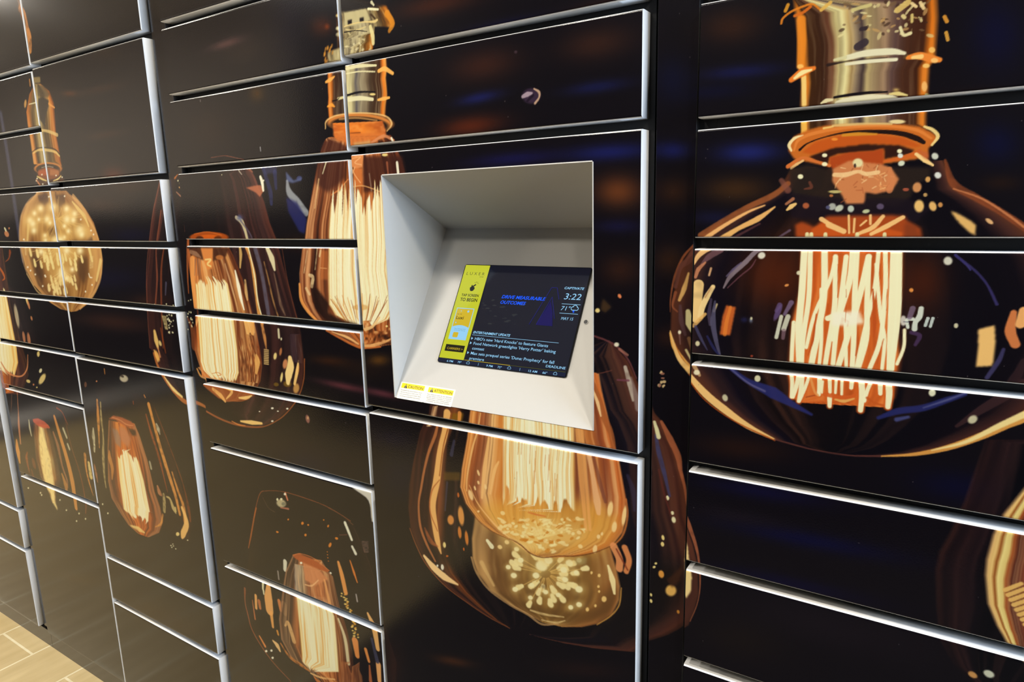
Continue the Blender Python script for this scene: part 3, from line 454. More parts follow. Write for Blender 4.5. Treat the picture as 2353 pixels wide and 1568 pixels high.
['p',[-2334.8,-24.4,-2290,-17.9,-2291.7,-44.7,-2329.4,-51.4],[80,52,36],.6,4.3],
['p',[-2213.2,-57.9,-2158.9,-54.5,-2171.4,-74.1],[90,60,40],.5,4],
['s',[-2260.7,8.2,-2186.9,-32.9],[1.8,2.3],[222,180,100],.6,1.18],
['s',[-2260.7,8.2,-2277.6,-53.6],[2.1,2.8],[222,180,100],.6,1.39],
['s',[-2260.7,8.2,-2306.3,8.1],[1,1.4],[222,180,100],.6,.68],
['s',[-2260.7,8.2,-2256.6,-37.1],[2.1,2.8],[222,180,100],.6,1.4],
['s',[-2260.7,8.2,-2121.7,28.1],[1,1.3],[222,180,100],.6,.66],
['s',[-2260.7,8.2,-2194.5,-57.9],[2,2.6],[222,180,100],.6,1.3],
['s',[-2260.7,8.2,-2190,-44.7],[1.9,2.5],[222,180,100],.6,1.25],
['s',[-2260.7,8.2,-2234.5,-16],[2,2.6],[222,180,100],.6,1.3],
['s',[-2260.7,8.2,-2203.3,20.4],[1.1,1.4],[222,180,100],.6,.73],
['s',[-2260.7,8.2,-2246.8,-77.7],[2.1,2.8],[222,180,100],.6,1.4],
['s',[-2260.7,8.2,-2194.2,23.5],[1.1,1.5],[222,180,100],.6,.75],
['s',[-2260.7,8.2,-2141.3,9],[1,1.3],[222,180,100],.6,.66],
['s',[-2260.7,8.2,-2289.1,27.3],[1.9,2.5],[222,180,100],.6,1.25],
['s',[-2260.7,8.2,-2124.2,17.9],[1,1.3],[222,180,100],.6,.64],
['s',[-2260.7,8.2,-2093.3,11],[1,1.3],[222,180,100],.6,.65],
['s',[-2260.7,8.2,-2307.2,-40.7],[1.9,2.6],[222,180,100],.6,1.29],
['s',[-2260.7,8.2,-2236.7,-26.2],[2,2.7],[222,180,100],.6,1.35],
['s',[-2260.7,8.2,-2185.7,-17.1],[1.6,2],[222,180,100],.6,1.04],
['s',[-2260.7,8.2,-2299.3,10.8],[1.1,1.5],[222,180,100],.6,.75],
['s',[-2260.7,8.2,-2295.4,34.5],[1.9,2.6],[222,180,100],.6,1.28],
['s',[-2260.7,8.2,-2347.6,-65.5],[1.8,2.6],[222,180,100],.6,1.26],
['s',[-2260.7,8.2,-2361.1,-5.3],[1,1.4],[222,180,100],.6,.68],
['s',[-2260.7,8.2,-2421.9,-7.3],[1,1.4],[222,180,100],.6,.67],
['s',[-2260.7,8.2,-2101.6,-29.5],[1.4,1.8],[222,180,100],.6,.92],
['s',[-2260.7,8.2,-2117.1,-12.1],[1.3,1.6],[222,180,100],.6,.81],
['s',[-2260.7,8.2,-2230.2,15],[1.1,1.5],[222,180,100],.6,.74],
['s',[-2260.7,8.2,-2227.9,37.5],[1.9,2.4],[222,180,100],.6,1.23],
['s',[-2260.7,8.2,-2304.9,8.5],[1,1.4],[222,180,100],.6,.69],
['s',[-2260.7,8.2,-2196.4,-11],[1.5,2],[222,180,100],.6,1],
['s',[-2260.7,8.2,-2188.9,6.1],[1.1,1.4],[222,180,100],.6,.69],
['s',[-2260.7,8.2,-2234.3,71.3],[2,2.7],[222,180,100],.6,1.35],
['s',[-2260.7,8.2,-2170,11.2],[1,1.3],[222,180,100],.6,.65],
['s',[-2260.7,8.2,-2355.1,-41.7],[1.6,2.2],[222,180,100],.6,1.09],
['s',[-2260.7,8.2,-2245.6,23.7],[1.9,2.5],[222,180,100],.6,1.27],
['s',[-2260.7,8.2,-2244.8,64],[2.1,2.7],[222,180,100],.6,1.37],
['s',[-2260.7,8.2,-2224.9,14.6],[1.1,1.4],[222,180,100],.6,.7],
['s',[-2260.7,8.2,-2204.2,6],[1.1,1.4],[222,180,100],.6,.71],
['s',[-2260.7,8.2,-2355.1,-48.7],[1.7,2.3],[222,180,100],.6,1.14],
['s',[-2260.7,8.2,-2175,16.5],[1,1.3],[222,180,100],.6,.65],
['s',[-2260.7,8.2,-2147.1,20.1],[1,1.3],[222,180,100],.6,.64],
['s',[-2260.7,8.2,-2311.8,-37],[1.9,2.5],[222,180,100],.6,1.26],
['s',[-2260.7,8.2,-2244.6,-23.6],[2.1,2.7],[222,180,100],.6,1.37],
['s',[-2260.7,8.2,-2192.3,-50.3],[1.9,2.5],[222,180,100],.6,1.28],
['s',[-2260.7,8.2,-2193.2,-1.8],[1.3,1.6],[222,180,100],.6,.83],
['s',[-2260.7,8.2,-2096.1,-26],[1.4,1.7],[222,180,100],.6,.89],
['s',[-2260.7,8.2,-2368.4,8.9],[1,1.4],[222,180,100],.6,.69],
['s',[-2268.8,-71.4,-2194.4,-122.6],[2.6,3.1],[224,186,112],.7,1.26],
['s',[-2195.5,-117.3,-2193.8,-129.2],[12.3,15.1],[242,222,150],.95,3.42],
['s',[-2268.8,-71.4,-2388,-112],[1.7,2.3],[224,186,112],.7,.88],
['s',[-2389.1,-106.5,-2387.4,-119],[13.6,16.6],[242,222,150],.95,3.78],
['s',[-2268.8,-71.4,-2267.3,-108.2],[2.8,3.5],[224,186,112],.7,1.42],
['s',[-2268.4,-102.8,-2266.6,-114.9],[12.8,15.6],[242,222,150],.95,3.55],
['s',[-2268.8,-71.4,-2347,-87.4],[1.4,1.8],[224,186,112],.7,.72],
['s',[-2348.1,-81.9,-2346.3,-94.2],[13.3,16.2],[242,222,150],.95,3.69],
['s',[-2268.8,-71.4,-2296.3,-157.2],[2.8,3.6],[224,186,112],.7,1.41],
['s',[-2297.4,-151.7,-2295.6,-164],[13.1,16],[242,222,150],.95,3.63],
['s',[-2268.8,-71.4,-2151.2,-110.8],[2.2,2.6],[224,186,112],.7,1.07],
['s',[-2152.3,-105.6,-2150.5,-117.4],[12,14.7],[242,222,150],.95,3.34],
['s',[-2268.8,-71.4,-2427.4,-97.4],[1.4,1.8],[224,186,112],.7,.7],
['s',[-2428.5,-91.8,-2426.8,-104.4],[13.9,17],[242,222,150],.95,3.85],
['s',[-2268.8,-71.4,-2342.7,-101.1],[1.9,2.4],[224,186,112],.7,.95],
['s',[-2343.8,-95.6,-2342.1,-108],[13.3,16.2],[242,222,150],.95,3.69],
['s',[-2268.8,-71.4,-2269.7,-114],[2.8,3.6],[224,186,112],.7,1.42],
['s',[-2270.8,-108.6,-2269.1,-120.8],[12.8,15.7],[242,222,150],.95,3.56],
['s',[-2268.8,-71.4,-2372.2,-103.4],[1.7,2.1],[224,186,112],.7,.84],
['s',[-2373.2,-97.9,-2371.5,-110.3],[13.5,16.5],[242,222,150],.95,3.75],
['s',[-2268.8,-71.4,-2276.9,-165.7],[2.8,3.6],[224,186,112],.7,1.42],
['s',[-2278,-160.2,-2276.2,-172.5],[12.9,15.8],[242,222,150],.95,3.59],
['s',[-2268.8,-71.4,-2456.8,-128.2],[1.6,2.2],[224,186,112],.7,.85],
['s',[-2457.9,-122.6,-2456.2,-135.3],[14.1,17.3],[242,222,150],.95,3.92],
['s',[-2268.8,-71.4,-2275.5,-134.8],[2.8,3.6],[224,186,112],.7,1.42],
['s',[-2276.6,-129.4,-2274.8,-141.6],[12.9,15.7],[242,222,150],.95,3.58],
['s',[-2268.8,-71.4,-2368.2,-124.5],[2.1,2.8],[224,186,112],.7,1.08],
['s',[-2369.3,-118.9,-2367.5,-131.4],[13.5,16.5],[242,222,150],.95,3.75],
['s',[-2268.8,-71.4,-2222.4,-119.8],[2.7,3.3],[224,186,112],.7,1.34],
['s',[-2223.5,-114.4,-2221.8,-126.4],[12.5,15.3],[242,222,150],.95,3.47],
['s',[-2268.8,-71.4,-2186.8,-102.4],[2.3,2.7],[224,186,112],.7,1.11],
['s',[-2187.9,-97.2,-2186.1,-109],[12.2,15],[242,222,150],.95,3.4],
['s',[-2268.8,-71.4,-2475.1,-95.1],[1.3,1.7],[224,186,112],.7,.68],
['s',[-2476.2,-89.5,-2474.6,-102.2],[14.2,17.4],[242,222,150],.95,3.94],
['s',[-2268.8,-71.4,-2338.4,-133.5],[2.5,3.2],[224,186,112],.7,1.27],
['s',[-2339.4,-128,-2337.7,-140.4],[13.3,16.3],[242,222,150],.95,3.7],
['s',[-2268.8,-71.4,-2248.4,-106.9],[2.8,3.5],[224,186,112],.7,1.39],
['s',[-2249.5,-101.6,-2247.8,-113.6],[12.7,15.5],[242,222,150],.95,3.52],
['s',[-2268.8,-71.4,-2195.7,-135.8],[2.6,3.2],[224,186,112],.7,1.31],
['s',[-2196.8,-130.5,-2195,-142.4],[12.3,15.1],[242,222,150],.95,3.43],
['s',[-2268.8,-71.4,-2383.4,-103],[1.6,2],[224,186,112],.7,.8],
['s',[-2384.4,-97.5,-2382.7,-109.9],[13.6,16.6],[242,222,150],.95,3.77],
['s',[-2268.8,-71.4,-2414.6,-131.9],[1.9,2.5],[224,186,112],.7,.98],
['s',[-2415.7,-126.3,-2414,-138.9],[13.8,16.9],[242,222,150],.95,3.84],
['s',[-2268.8,-71.4,-2373.9,-137.9],[2.3,3],[224,186,112],.7,1.16],
['s',[-2375,-132.3,-2373.3,-144.8],[13.6,16.6],[242,222,150],.95,3.77],
['s',[-2268.8,-71.4,-2364.3,-115.6],[2,2.6],[224,186,112],.7,1.02],
['s',[-2365.4,-110.1,-2363.6,-122.6],[13.5,16.5],[242,222,150],.95,3.74],
['s',[-2268.8,-71.4,-2344,-116.1],[2.2,2.9],[224,186,112],.7,1.12],
['s',[-2345.1,-110.6,-2343.4,-123],[13.3,16.3],[242,222,150],.95,3.7],
['s',[-2268.8,-71.4,-2291.4,-152.8],[2.8,3.6],[224,186,112],.7,1.41],
['s',[-2292.5,-147.4,-2290.8,-159.6],[13,15.9],[242,222,150],.95,3.62],
['s',[-2268.8,-71.4,-2341.9,-117.8],[2.3,2.9],[224,186,112],.7,1.15],
['s',[-2343,-112.3,-2341.2,-124.7],[13.3,16.3],[242,222,150],.95,3.7],
['s',[-2268.8,-71.4,-2429.7,-98.7],[1.4,1.8],[224,186,112],.7,.7],
['s',[-2430.8,-93.1,-2429.1,-105.7],[13.9,17],[242,222,150],.95,3.86],
['s',[-2268.8,-71.4,-2299.3,-106],[2.6,3.3],[224,186,112],.7,1.31],
['s',[-2300.4,-100.6,-2298.6,-112.8],[13,15.9],[242,222,150],.95,3.61],
['s',[-2268.8,-71.4,-2301.3,-121],[2.7,3.4],[224,186,112],.7,1.36],
['s',[-2302.3,-115.6,-2300.6,-127.9],[13,15.9],[242,222,150],.95,3.62],
['s',[-2279.5,-149.3,-2324.4,-197.5],[2.6,3.3],[226,190,120],.7,1.31],
['s',[-2325,-192.7,-2324.3,-203.8],[10.3,14.8],[242,220,150],.9,3.7],
['s',[-2279.5,-149.3,-2361,-196.2],[2.2,2.8],[226,190,120],.7,1.1],
['s',[-2361.6,-191.4,-2360.8,-202.6],[10.5,15.1],[242,220,150],.9,3.77],
['s',[-2279.5,-149.3,-2333.5,-184.3],[2.3,2.9],[226,190,120],.7,1.15],
['s',[-2334.1,-179.5,-2333.3,-190.6],[10.4,14.8],[242,220,150],.9,3.71],
['s',[-2279.5,-149.3,-2334.3,-214.5],[2.6,3.4],[226,190,120],.7,1.34],
['s',[-2334.9,-209.6,-2334.2,-220.8],[10.4,14.9],[242,220,150],.9,3.72],
['s',[-2279.5,-149.3,-2336.7,-182.2],[2.2,2.8],[226,190,120],.7,1.1],
['s',[-2337.3,-177.4,-2336.5,-188.5],[10.4,14.9],[242,220,150],.9,3.71],
['s',[-2279.5,-149.3,-2384.5,-202.8],[2,2.7],[226,190,120],.7,1.05],
['s',[-2385.1,-197.9,-2384.4,-209.1],[10.7,15.3],[242,220,150],.9,3.82],
['s',[-2279.5,-149.3,-2359.6,-225.3],[2.5,3.3],[226,190,120],.7,1.29],
['s',[-2360.2,-220.3,-2359.5,-231.6],[10.6,15.1],[242,220,150],.9,3.78],
['s',[-2279.5,-149.3,-2362,-175.7],[1.6,2.1],[226,190,120],.7,.83],
['s',[-2362.6,-170.8,-2361.9,-182],[10.5,15],[242,220,150],.9,3.76],
['s',[-2279.5,-149.3,-2290.3,-183.2],[2.8,3.6],[226,190,120],.7,1.42],
['s',[-2290.9,-178.4,-2290.2,-189.4],[10.2,14.5],[242,220,150],.9,3.63],
['s',[-2279.5,-149.3,-2389.6,-206.5],[2.1,2.7],[226,190,120],.7,1.06],
['s',[-2390.2,-201.6,-2389.5,-212.9],[10.7,15.3],[242,220,150],.9,3.83],
['s',[-2279.5,-149.3,-2290.5,-214],[2.9,3.6],[226,190,120],.7,1.43],
['s',[-2291.1,-209.2,-2290.3,-220.2],[10.2,14.6],[242,220,150],.9,3.64],
['s',[-2279.5,-149.3,-2350.6,-209.3],[2.5,3.2],[226,190,120],.7,1.25],
['s',[-2351.2,-204.4,-2350.5,-215.6],[10.5,15],[242,220,150],.9,3.75],
['s',[-2279.5,-149.3,-2211.4,-194.4],[2.6,3.2],[226,190,120],.7,1.29],
['s',[-2212.1,-189.7,-2211.2,-200.5],[9.8,13.9],[242,220,150],.9,3.48],
['s',[-2279.5,-149.3,-2315.8,-212.4],[2.7,3.5],[226,190,120],.7,1.39],
['s',[-2316.4,-207.6,-2315.7,-218.7],[10.3,14.8],[242,220,150],.9,3.69],
['s',[-2279.5,-149.3,-2275.9,-208.4],[2.9,3.6],[226,190,120],.7,1.44],
['s',[-2276.5,-203.6,-2275.7,-214.6],[10.1,14.5],[242,220,150],.9,3.61],
['s',[-2279.5,-149.3,-2353.7,-199.8],[2.3,3],[226,190,120],.7,1.17],
['s',[-2354.3,-194.9,-2353.6,-206.1],[10.5,15],[242,220,150],.9,3.75],
['s',[-2279.5,-149.3,-2302.6,-172.2],[2.6,3.2],[226,190,120],.7,1.28],
['s',[-2303.2,-167.4,-2302.4,-178.4],[10.2,14.6],[242,220,150],.9,3.64],
['s',[-2279.5,-149.3,-2229.1,-180.9],[2.6,3.2],[226,190,120],.7,1.28],
['s',[-2229.7,-176.2,-2228.9,-187],[9.8,14.1],[242,220,150],.9,3.51],
['s',[-2279.5,-149.3,-2307.5,-184.6],[2.7,3.4],[226,190,120],.7,1.34],
['s',[-2308.1,-179.8,-2307.4,-190.8],[10.2,14.6],[242,220,150],.9,3.66],
['s',[-2279.5,-149.3,-2337.2,-206.2],[2.5,3.3],[226,190,120],.7,1.29],
['s',[-2337.8,-201.3,-2337.1,-212.4],[10.4,14.9],[242,220,150],.9,3.73],
['s',[-2279.5,-149.3,-2211.5,-169.5],[2.2,2.7],[226,190,120],.7,1.08],
['s',[-2212.1,-164.8,-2211.3,-175.5],[9.7,13.9],[242,220,150],.9,3.47],
['s',[-2279.5,-149.3,-2257.8,-170.2],[2.7,3.4],[226,190,120],.7,1.36],
['s',[-2258.4,-165.4,-2257.7,-176.3],[10,14.2],[242,220,150],.9,3.56],
['s',[-2279.5,-149.3,-2233.3,-174.4],[2.5,3.1],[226,190,120],.7,1.25],
['s',[-2233.9,-169.7,-2233.1,-180.5],[9.8,14.1],[242,220,150],.9,3.52],
['s',[-2279.5,-149.3,-2246.3,-173.5],[2.6,3.3],[226,190,120],.7,1.31],
['s',[-2246.9,-168.8,-2246.1,-179.6],[9.9,14.2],[242,220,150],.9,3.54],
['b',-2360.1,40,37.55,-.83,-5.91,-17.34,[246,208,126],.55,0],
['b',-2360.1,40,17.83,-.4,-3.4,-9.97,[252,240,186],.98,.5],
['b',-2405.6,25.7,32.55,-.6,-5.19,-14.9,[246,208,126],.55,0],
['b',-2405.6,25.7,15.46,-.28,-2.98,-8.57,[252,240,186],.98,.5],
['b',-2281.2,41.5,47.13,-1.09,-7.26,-22.21,[246,208,126],.55,0],
['b',-2281.2,41.5,22.39,-.52,-4.17,-12.77,[252,240,186],.98,.5],
['b',-2197.9,34.8,34.52,-.75,-5.18,-16.64,[246,208,126],.55,0],
['b',-2197.9,34.8,16.4,-.36,-2.98,-9.57,[252,240,186],.98,.5],
['b',-2156.2,19.5,33.81,-.6,-5.01,-16.53,[246,208,126],.55,0],
['b',-2156.2,19.5,16.06,-.29,-2.88,-9.5,[252,240,186],.98,.5],
['b',-2443.3,4,42.31,-.54,-6.81,-19.26,[246,208,126],.55,0],
['b',-2443.3,4,20.1,-.26,-3.92,-11.08,[252,240,186],.98,.5],
['b',-2428.1,-6.6,45.03,-.46,-7.22,-20.62,[246,208,126],.55,0],
['b',-2428.1,-6.6,21.39,-.22,-4.15,-11.85,[252,240,186],.98,.5],
['b',-2427.8,-27.3,39.09,-.19,-6.27,-17.97,[246,208,126],.55,0],
['b',-2427.8,-27.3,18.57,-.09,-3.6,-10.33,[252,240,186],.98,.5],
['b',-2328.3,5.9,39.91,-.54,-6.23,-18.7,[246,208,126],.55,0],
['b',-2328.3,5.9,18.96,-.26,-3.58,-10.75,[252,240,186],.98,.5],
['b',-2204,4.2,45.42,-.62,-6.83,-21.99,[246,208,126],.55,0],
['b',-2204,4.2,21.57,-.29,-3.93,-12.64,[252,240,186],.98,.5],
['b',-2168.1,2.1,31.46,-.41,-4.68,-15.38,[246,208,126],.55,0],
['b',-2168.1,2.1,14.94,-.2,-2.69,-8.84,[252,240,186],.98,.5],
['b',-2138.2,-28.7,51.75,-.26,-7.62,-25.64,[246,208,126],.55,0],
['b',-2138.2,-28.7,24.58,-.12,-4.38,-14.75,[252,240,186],.98,.5],
['b',-2131.8,-40,33.56,-.07,-4.93,-16.69,[246,208,126],.55,0],
['b',-2131.8,-40,15.94,-.03,-2.84,-9.6,[252,240,186],.98,.5],
['b',-2207.9,-30,26.86,-.12,-4.04,-13.07,[246,208,126],.55,0],
['b',-2207.9,-30,12.76,-.06,-2.33,-7.51,[252,240,186],.98,.5],
['b',-2313.8,-4.4,25.49,-.28,-3.96,-12.01,[246,208,126],.55,0],
['b',-2313.8,-4.4,12.11,-.13,-2.28,-6.9,[252,240,186],.98,.5],
['b',-2359.1,-42.9,26.18,-.03,-4.12,-12.28,[246,208,126],.55,0],
['b',-2359.1,-42.9,12.44,-.01,-2.37,-7.06,[252,240,186],.98,.5],
['b',-2237.3,-48,21.86,.01,-3.32,-10.59,[246,208,126],.55,0],
['b',-2237.3,-48,10.38,0,-1.91,-6.09,[252,240,186],.98,.5],
['b',-2382.5,6.6,23.44,-.32,-3.71,-10.83,[246,208,126],.55,0],
['b',-2382.5,6.6,11.14,-.15,-2.13,-6.23,[252,240,186],.98,.5],
['b',-2226.9,-15.1,24.38,-.21,-3.69,-11.77,[246,208,126],.55,0],
['b',-2226.9,-15.1,11.58,-.1,-2.12,-6.77,[252,240,186],.98,.5],
['b',-2360.6,-58.3,29.15,.08,-4.59,-13.7,[246,208,126],.55,0],
['b',-2360.6,-58.3,13.85,.04,-2.64,-7.88,[252,240,186],.98,.5],
['b',-2296,-58.1,47.94,.14,-7.41,-22.91,[246,208,126],.55,0],
['b',-2296,-58.1,22.77,.06,-4.26,-13.17,[252,240,186],.98,.5],
['b',-2264.5,-58,47.17,.13,-7.22,-22.72,[246,208,126],.55,0],
['b',-2264.5,-58,22.4,.06,-4.15,-13.07,[252,240,186],.98,.5],
['b',-2155.5,-87,39.4,.42,-5.83,-19.63,[246,208,126],.55,0],
['b',-2155.5,-87,18.71,.2,-3.35,-11.29,[252,240,186],.98,.5],
['b',-2401.8,-93.1,38.82,.45,-6.18,-18.17,[246,208,126],.55,0],
['b',-2401.8,-93.1,18.44,.21,-3.55,-10.45,[252,240,186],.98,.5],
['b',-2236,-87.9,41.12,.44,-6.24,-20.06,[246,208,126],.55,0],
['b',-2236,-87.9,19.53,.21,-3.59,-11.54,[252,240,186],.98,.5],
['b',-2286.3,-159.8,56.66,1.65,-8.73,-27.63,[246,208,126],.55,0],
['b',-2286.3,-159.8,26.91,.79,-5.02,-15.89,[252,240,186],.98,.5],
['b',-2262.4,-172.7,28.01,.92,-4.29,-13.78,[246,208,126],.55,0],
['b',-2262.4,-172.7,13.31,.44,-2.47,-7.92,[252,240,186],.98,.5],
['b',-2219.4,-144.4,27.32,.7,-4.13,-13.52,[246,208,126],.55,0],
['b',-2219.4,-144.4,12.98,.33,-2.37,-7.77,[252,240,186],.98,.5],
['b',-2074.5,-29,5,-.02,-.9,-3.15,[250,246,216],.85,.7],
['b',-2064,-40.1,4.98,-.01,-.89,-3.15,[250,246,216],.85,.7],
['b',-2295.3,73.1,5.57,-.17,-1.08,-3.25,[250,246,216],.85,.7],
['b',-2198.4,71.7,5.29,-.17,-.99,-3.17,[250,246,216],.85,.7],
['b',-2123.6,3.1,5.12,-.07,-.94,-3.16,[250,246,216],.85,.7],
['b',-2466.4,-166.8,6.21,.18,-1.26,-3.62,[250,246,216],.85,.7],
['b',-2401.2,-168.4,6.01,.18,-1.2,-3.56,[250,246,216],.85,.7],
['b',-2398.6,-171.9,6.01,.19,-1.19,-3.56,[250,246,216],.85,.7],
['b',-2113.4,-187.5,5.19,.2,-.95,-3.33,[250,246,216],.85,.7],
['b',-2427.8,-203.1,6.11,.24,-1.22,-3.62,[250,246,216],.85,.7],
['b',-2158.6,-209.2,5.32,.23,-.99,-3.39,[250,246,216],.85,.7],
['b',-2511.5,-144.7,6.33,.15,-1.3,-3.64,[250,246,216],.85,.7],
['b',-2506.8,-55.2,6.27,.01,-1.28,-3.55,[250,246,216],.85,.7],
['b',-2495.6,-155.1,6.29,.17,-1.28,-3.63,[250,246,216],.85,.7],
['s',[-2501.6,-62.3,-2510.2,-101.5],[12.6,11.1],[236,214,150],.5,2.38,.6,4],
['s',[-2123.4,-155,-2119.7,-164.7,-2107.3,-166],[5.3,4.8,3.3],[250,246,216],.8,1.11],
['s',[-2103.6,-104.2,-2083,-102.9],[1.3,1.3],[236,214,150],.6,.65],
['s',[-2104.4,-106.8,-2083.7,-105.5],[1.3,1.3],[236,214,150],.6,.65],
['s',[-2105.1,-109.4,-2084.5,-108],[1.3,1.3],[236,214,150],.6,.65],
['s',[-2105.9,-112,-2085.2,-110.6],[1.3,1.3],[236,214,150],.6,.65],
['s',[-2106.6,-114.6,-2085.9,-113.2],[1.3,1.3],[236,214,150],.6,.65],
['s',[-2107.4,-117.2,-2086.7,-115.8],[1.3,1.3],[236,214,150],.6,.65],
['s',[-2108.1,-119.8,-2087.4,-118.4],[1.3,1.3],[236,214,150],.6,.65],
['s',[-2108.9,-122.4,-2088.1,-121],[1.3,1.3],[236,214,150],.6,.65],
['s',[-2109.6,-125,-2088.9,-123.6],[1.3,1.3],[236,214,150],.6,.65],
['s',[-2110.4,-127.6,-2089.6,-126.2],[1.3,1.3],[236,214,150],.6,.65],
['s',[-2111.1,-130.2,-2090.3,-128.8],[1.3,1.3],[236,214,150],.6,.65],
['s',[-2111.9,-132.8,-2091.1,-131.4],[1.3,1.3],[236,214,150],.6,.65],
['s',[-2112.6,-135.5,-2091.8,-134],[1.3,1.3],[236,214,150],.6,.65],
['s',[-2113.4,-138.1,-2092.6,-136.6],[1.3,1.3],[236,214,150],.6,.65],
['g',[-1346.4,116.5,-1695.6,97.2,-1741.4,29.1,-1776.8,-45,-1801.2,-115.8,-1826.3,-176.6,-1837,-269.1,-1848.5,-354,-1829.5,-368,-1818.7,-404.9,-1802.8,-431.7,-1762.9,-471.3,-1714.3,-490.2,-1625.7,-502.7,-1570.6,-519.1,-1487.5,-522.9],[-1346.4,116.5,-1336.6,103.8,-1316.3,83.4,-1293.2,31.5,-1280.3,-16.2,-1262.7,-53.2,-1250.7,-102.6,-1232.8,-164.5,-1217.9,-221.7,-1208.5,-264.2,-1207.5,-315.5,-1208.1,-335.2,-1216.9,-375.4,-1234.8,-412.1,-1266.2,-446,-1314.7,-480.6,-1381,-509.4,-1389.2,-513,-1487.5,-522.9],[[0,[84,44,36,.85]],[.05,[70,38,32,.75]],[.12,[44,26,24,.6]],[.3,[14,11,14,.2]],[.6,[30,18,16,.5]],[.72,[52,30,28,.8]],[.84,[46,26,24,.9]],[.93,[64,40,38,.9]],[1,[92,48,36,.95]]],[14,10,16],[96,56,50],.7,26,1.6,51,1,5,0,0],
['s',[-1696.2,94.5,-1739.5,26.2,-1774.1,-45,-1813.7,-146,-1835.6,-262.8,-1845.6,-353.7],[4.8,4,3.1,3.3,2.8,2.9],[150,84,60],.6,1.59],
['s',[-1707.8,19.9,-1737.6,-45,-1754.6,-85.6,-1766,-159.4,-1789.8,-229.5],[4.9,6.1,4.2,7.4,5.4],[170,92,60],.6,2.07],
['s',[-1712,-67.9,-1736.4,-120.3,-1750.8,-173.7,-1763.6,-243.1,-1778.8,-347.7],[4,7.2,9.5,6.5,4.4],[140,70,40],.7,2.1],
['s',[-1726,-166.9,-1735.8,-199.7],[7.2,4.2],[120,120,150],.5,2.59],
['s',[-1682.4,55.4,-1705.8,5.8,-1737.6,-56.5],[3.9,4.9,4],[100,54,44],.7,1.97],
['s',[-1623.2,-34,-1636,-84.3,-1647.7,-141.1,-1653.4,-193.1],[5.7,9.7,6.9,3],[176,96,48],.85,1.96],
['s',[-1613.5,-92.4,-1629.3,-134.9],[5.7,7.7],[243,238,190],.8,1.43],
['s',[-1671.8,-258.3,-1657.6,-286.9,-1657.8,-336.8],[5.1,15.5,20.7],[150,80,40],.7,4.13],
['b',-1740.6,-256.2,2.55,.54,.57,-2.25,[243,238,190],.9,.7],
['b',-1647.5,-210.4,2.44,.49,.43,-1.67,[243,238,190],.9,.7],
['b',-1660.9,-243.3,1.82,.39,.56,-2.2,[243,238,190],.9,.7],
['b',-1736.2,-263,2.47,.53,.56,-2.2,[243,238,190],.9,.7],
['b',-1656.7,-281.6,2.49,.56,.64,-2.51,[243,238,190],.9,.7],
['b',-1732.5,-267.3,2.88,.62,.71,-2.79,[243,238,190],.9,.7],
['b',-1652.1,-263,2.36,.52,.67,-2.63,[243,238,190],.9,.7],
['b',-1737.1,-224.4,2.87,.58,.57,-2.24,[243,238,190],.9,.7],
['b',-1733.3,-270.3,3.48,.75,.48,-1.88,[243,238,190],.9,.7],
['b',-1724.8,-300.2,2.53,.57,.71,-2.8,[243,238,190],.9,.7],
['b',-1657,-262.2,2.21,.48,.71,-2.76,[243,238,190],.9,.7],
['b',-1722.3,-301.1,2.74,.62,.44,-1.74,[243,238,190],.9,.7],
['b',-1721,-283,3.34,.74,.33,-1.31,[243,238,190],.9,.7],
['b',-1658.3,-278.5,2.19,.49,.43,-1.67,[243,238,190],.9,.7],
['b',-1738.9,-302.8,2.4,.54,.57,-2.26,[243,238,190],.9,.7],
['b',-1738.1,-282.3,2.4,.53,.54,-2.13,[243,238,190],.9,.7],
['b',-1707.5,-239.3,2.76,.57,.51,-1.99,[243,238,190],.9,.7],
['b',-1718.8,-254,3.49,.74,.68,-2.67,[243,238,190],.9,.7],
['b',-1667,-248.3,2.78,.59,.6,-2.35,[243,238,190],.9,.7],
['b',-1653.5,-243.8,2.43,.52,.66,-2.56,[243,238,190],.9,.7],
['b',-1721.3,-240.1,3.33,.69,.35,-1.38,[243,238,190],.9,.7],
['b',-1666.2,-271.5,2.53,.56,.44,-1.7,[243,238,190],.9,.7],
['b',-1675.5,-291,2.03,.46,.51,-2.01,[243,238,190],.9,.7],
['b',-1705.3,-226.7,2.86,.58,.65,-2.53,[243,238,190],.9,.7],
['b',-1732.7,-234.9,3.34,.68,.64,-2.52,[243,238,190],.9,.7],
['b',-1650.8,-271,1.83,.41,.65,-2.55,[243,238,190],.9,.7],
['b',-1725.7,-271.2,3.58,.77,.61,-2.4,[243,238,190],.9,.7],
['b',-1727.4,-240.1,3.51,.72,.39,-1.51,[243,238,190],.9,.7],
['b',-1731.1,-269.5,1.92,.41,.37,-1.46,[243,238,190],.9,.7],
['b',-1740.6,-266,3.22,.69,.68,-2.67,[243,238,190],.9,.7],
['b',-1730.1,-252.6,2.41,.51,.57,-2.22,[243,238,190],.9,.7],
['b',-1656.6,-258.7,2.84,.62,.43,-1.66,[243,238,190],.9,.7],
['b',-1671.2,-256.3,2.01,.43,.42,-1.62,[243,238,190],.9,.7],
['b',-1731,-277.6,3.04,.66,.36,-1.42,[243,238,190],.9,.7],
['b',-1734.2,-267.2,2.28,.49,.68,-2.67,[243,238,190],.9,.7],
['b',-1658.1,-213.4,3.01,.61,.34,-1.33,[243,238,190],.9,.7],
['b',-1738.6,-299.5,3.11,.7,.42,-1.65,[243,238,190],.9,.7],
['b',-1742.5,-301.6,3.09,.7,.66,-2.6,[243,238,190],.9,.7],
['b',-1733.3,-269.9,2.49,.54,.42,-1.66,[243,238,190],.9,.7],
['b',-1713.8,-267.6,2.45,.53,.48,-1.88,[243,238,190],.9,.7],
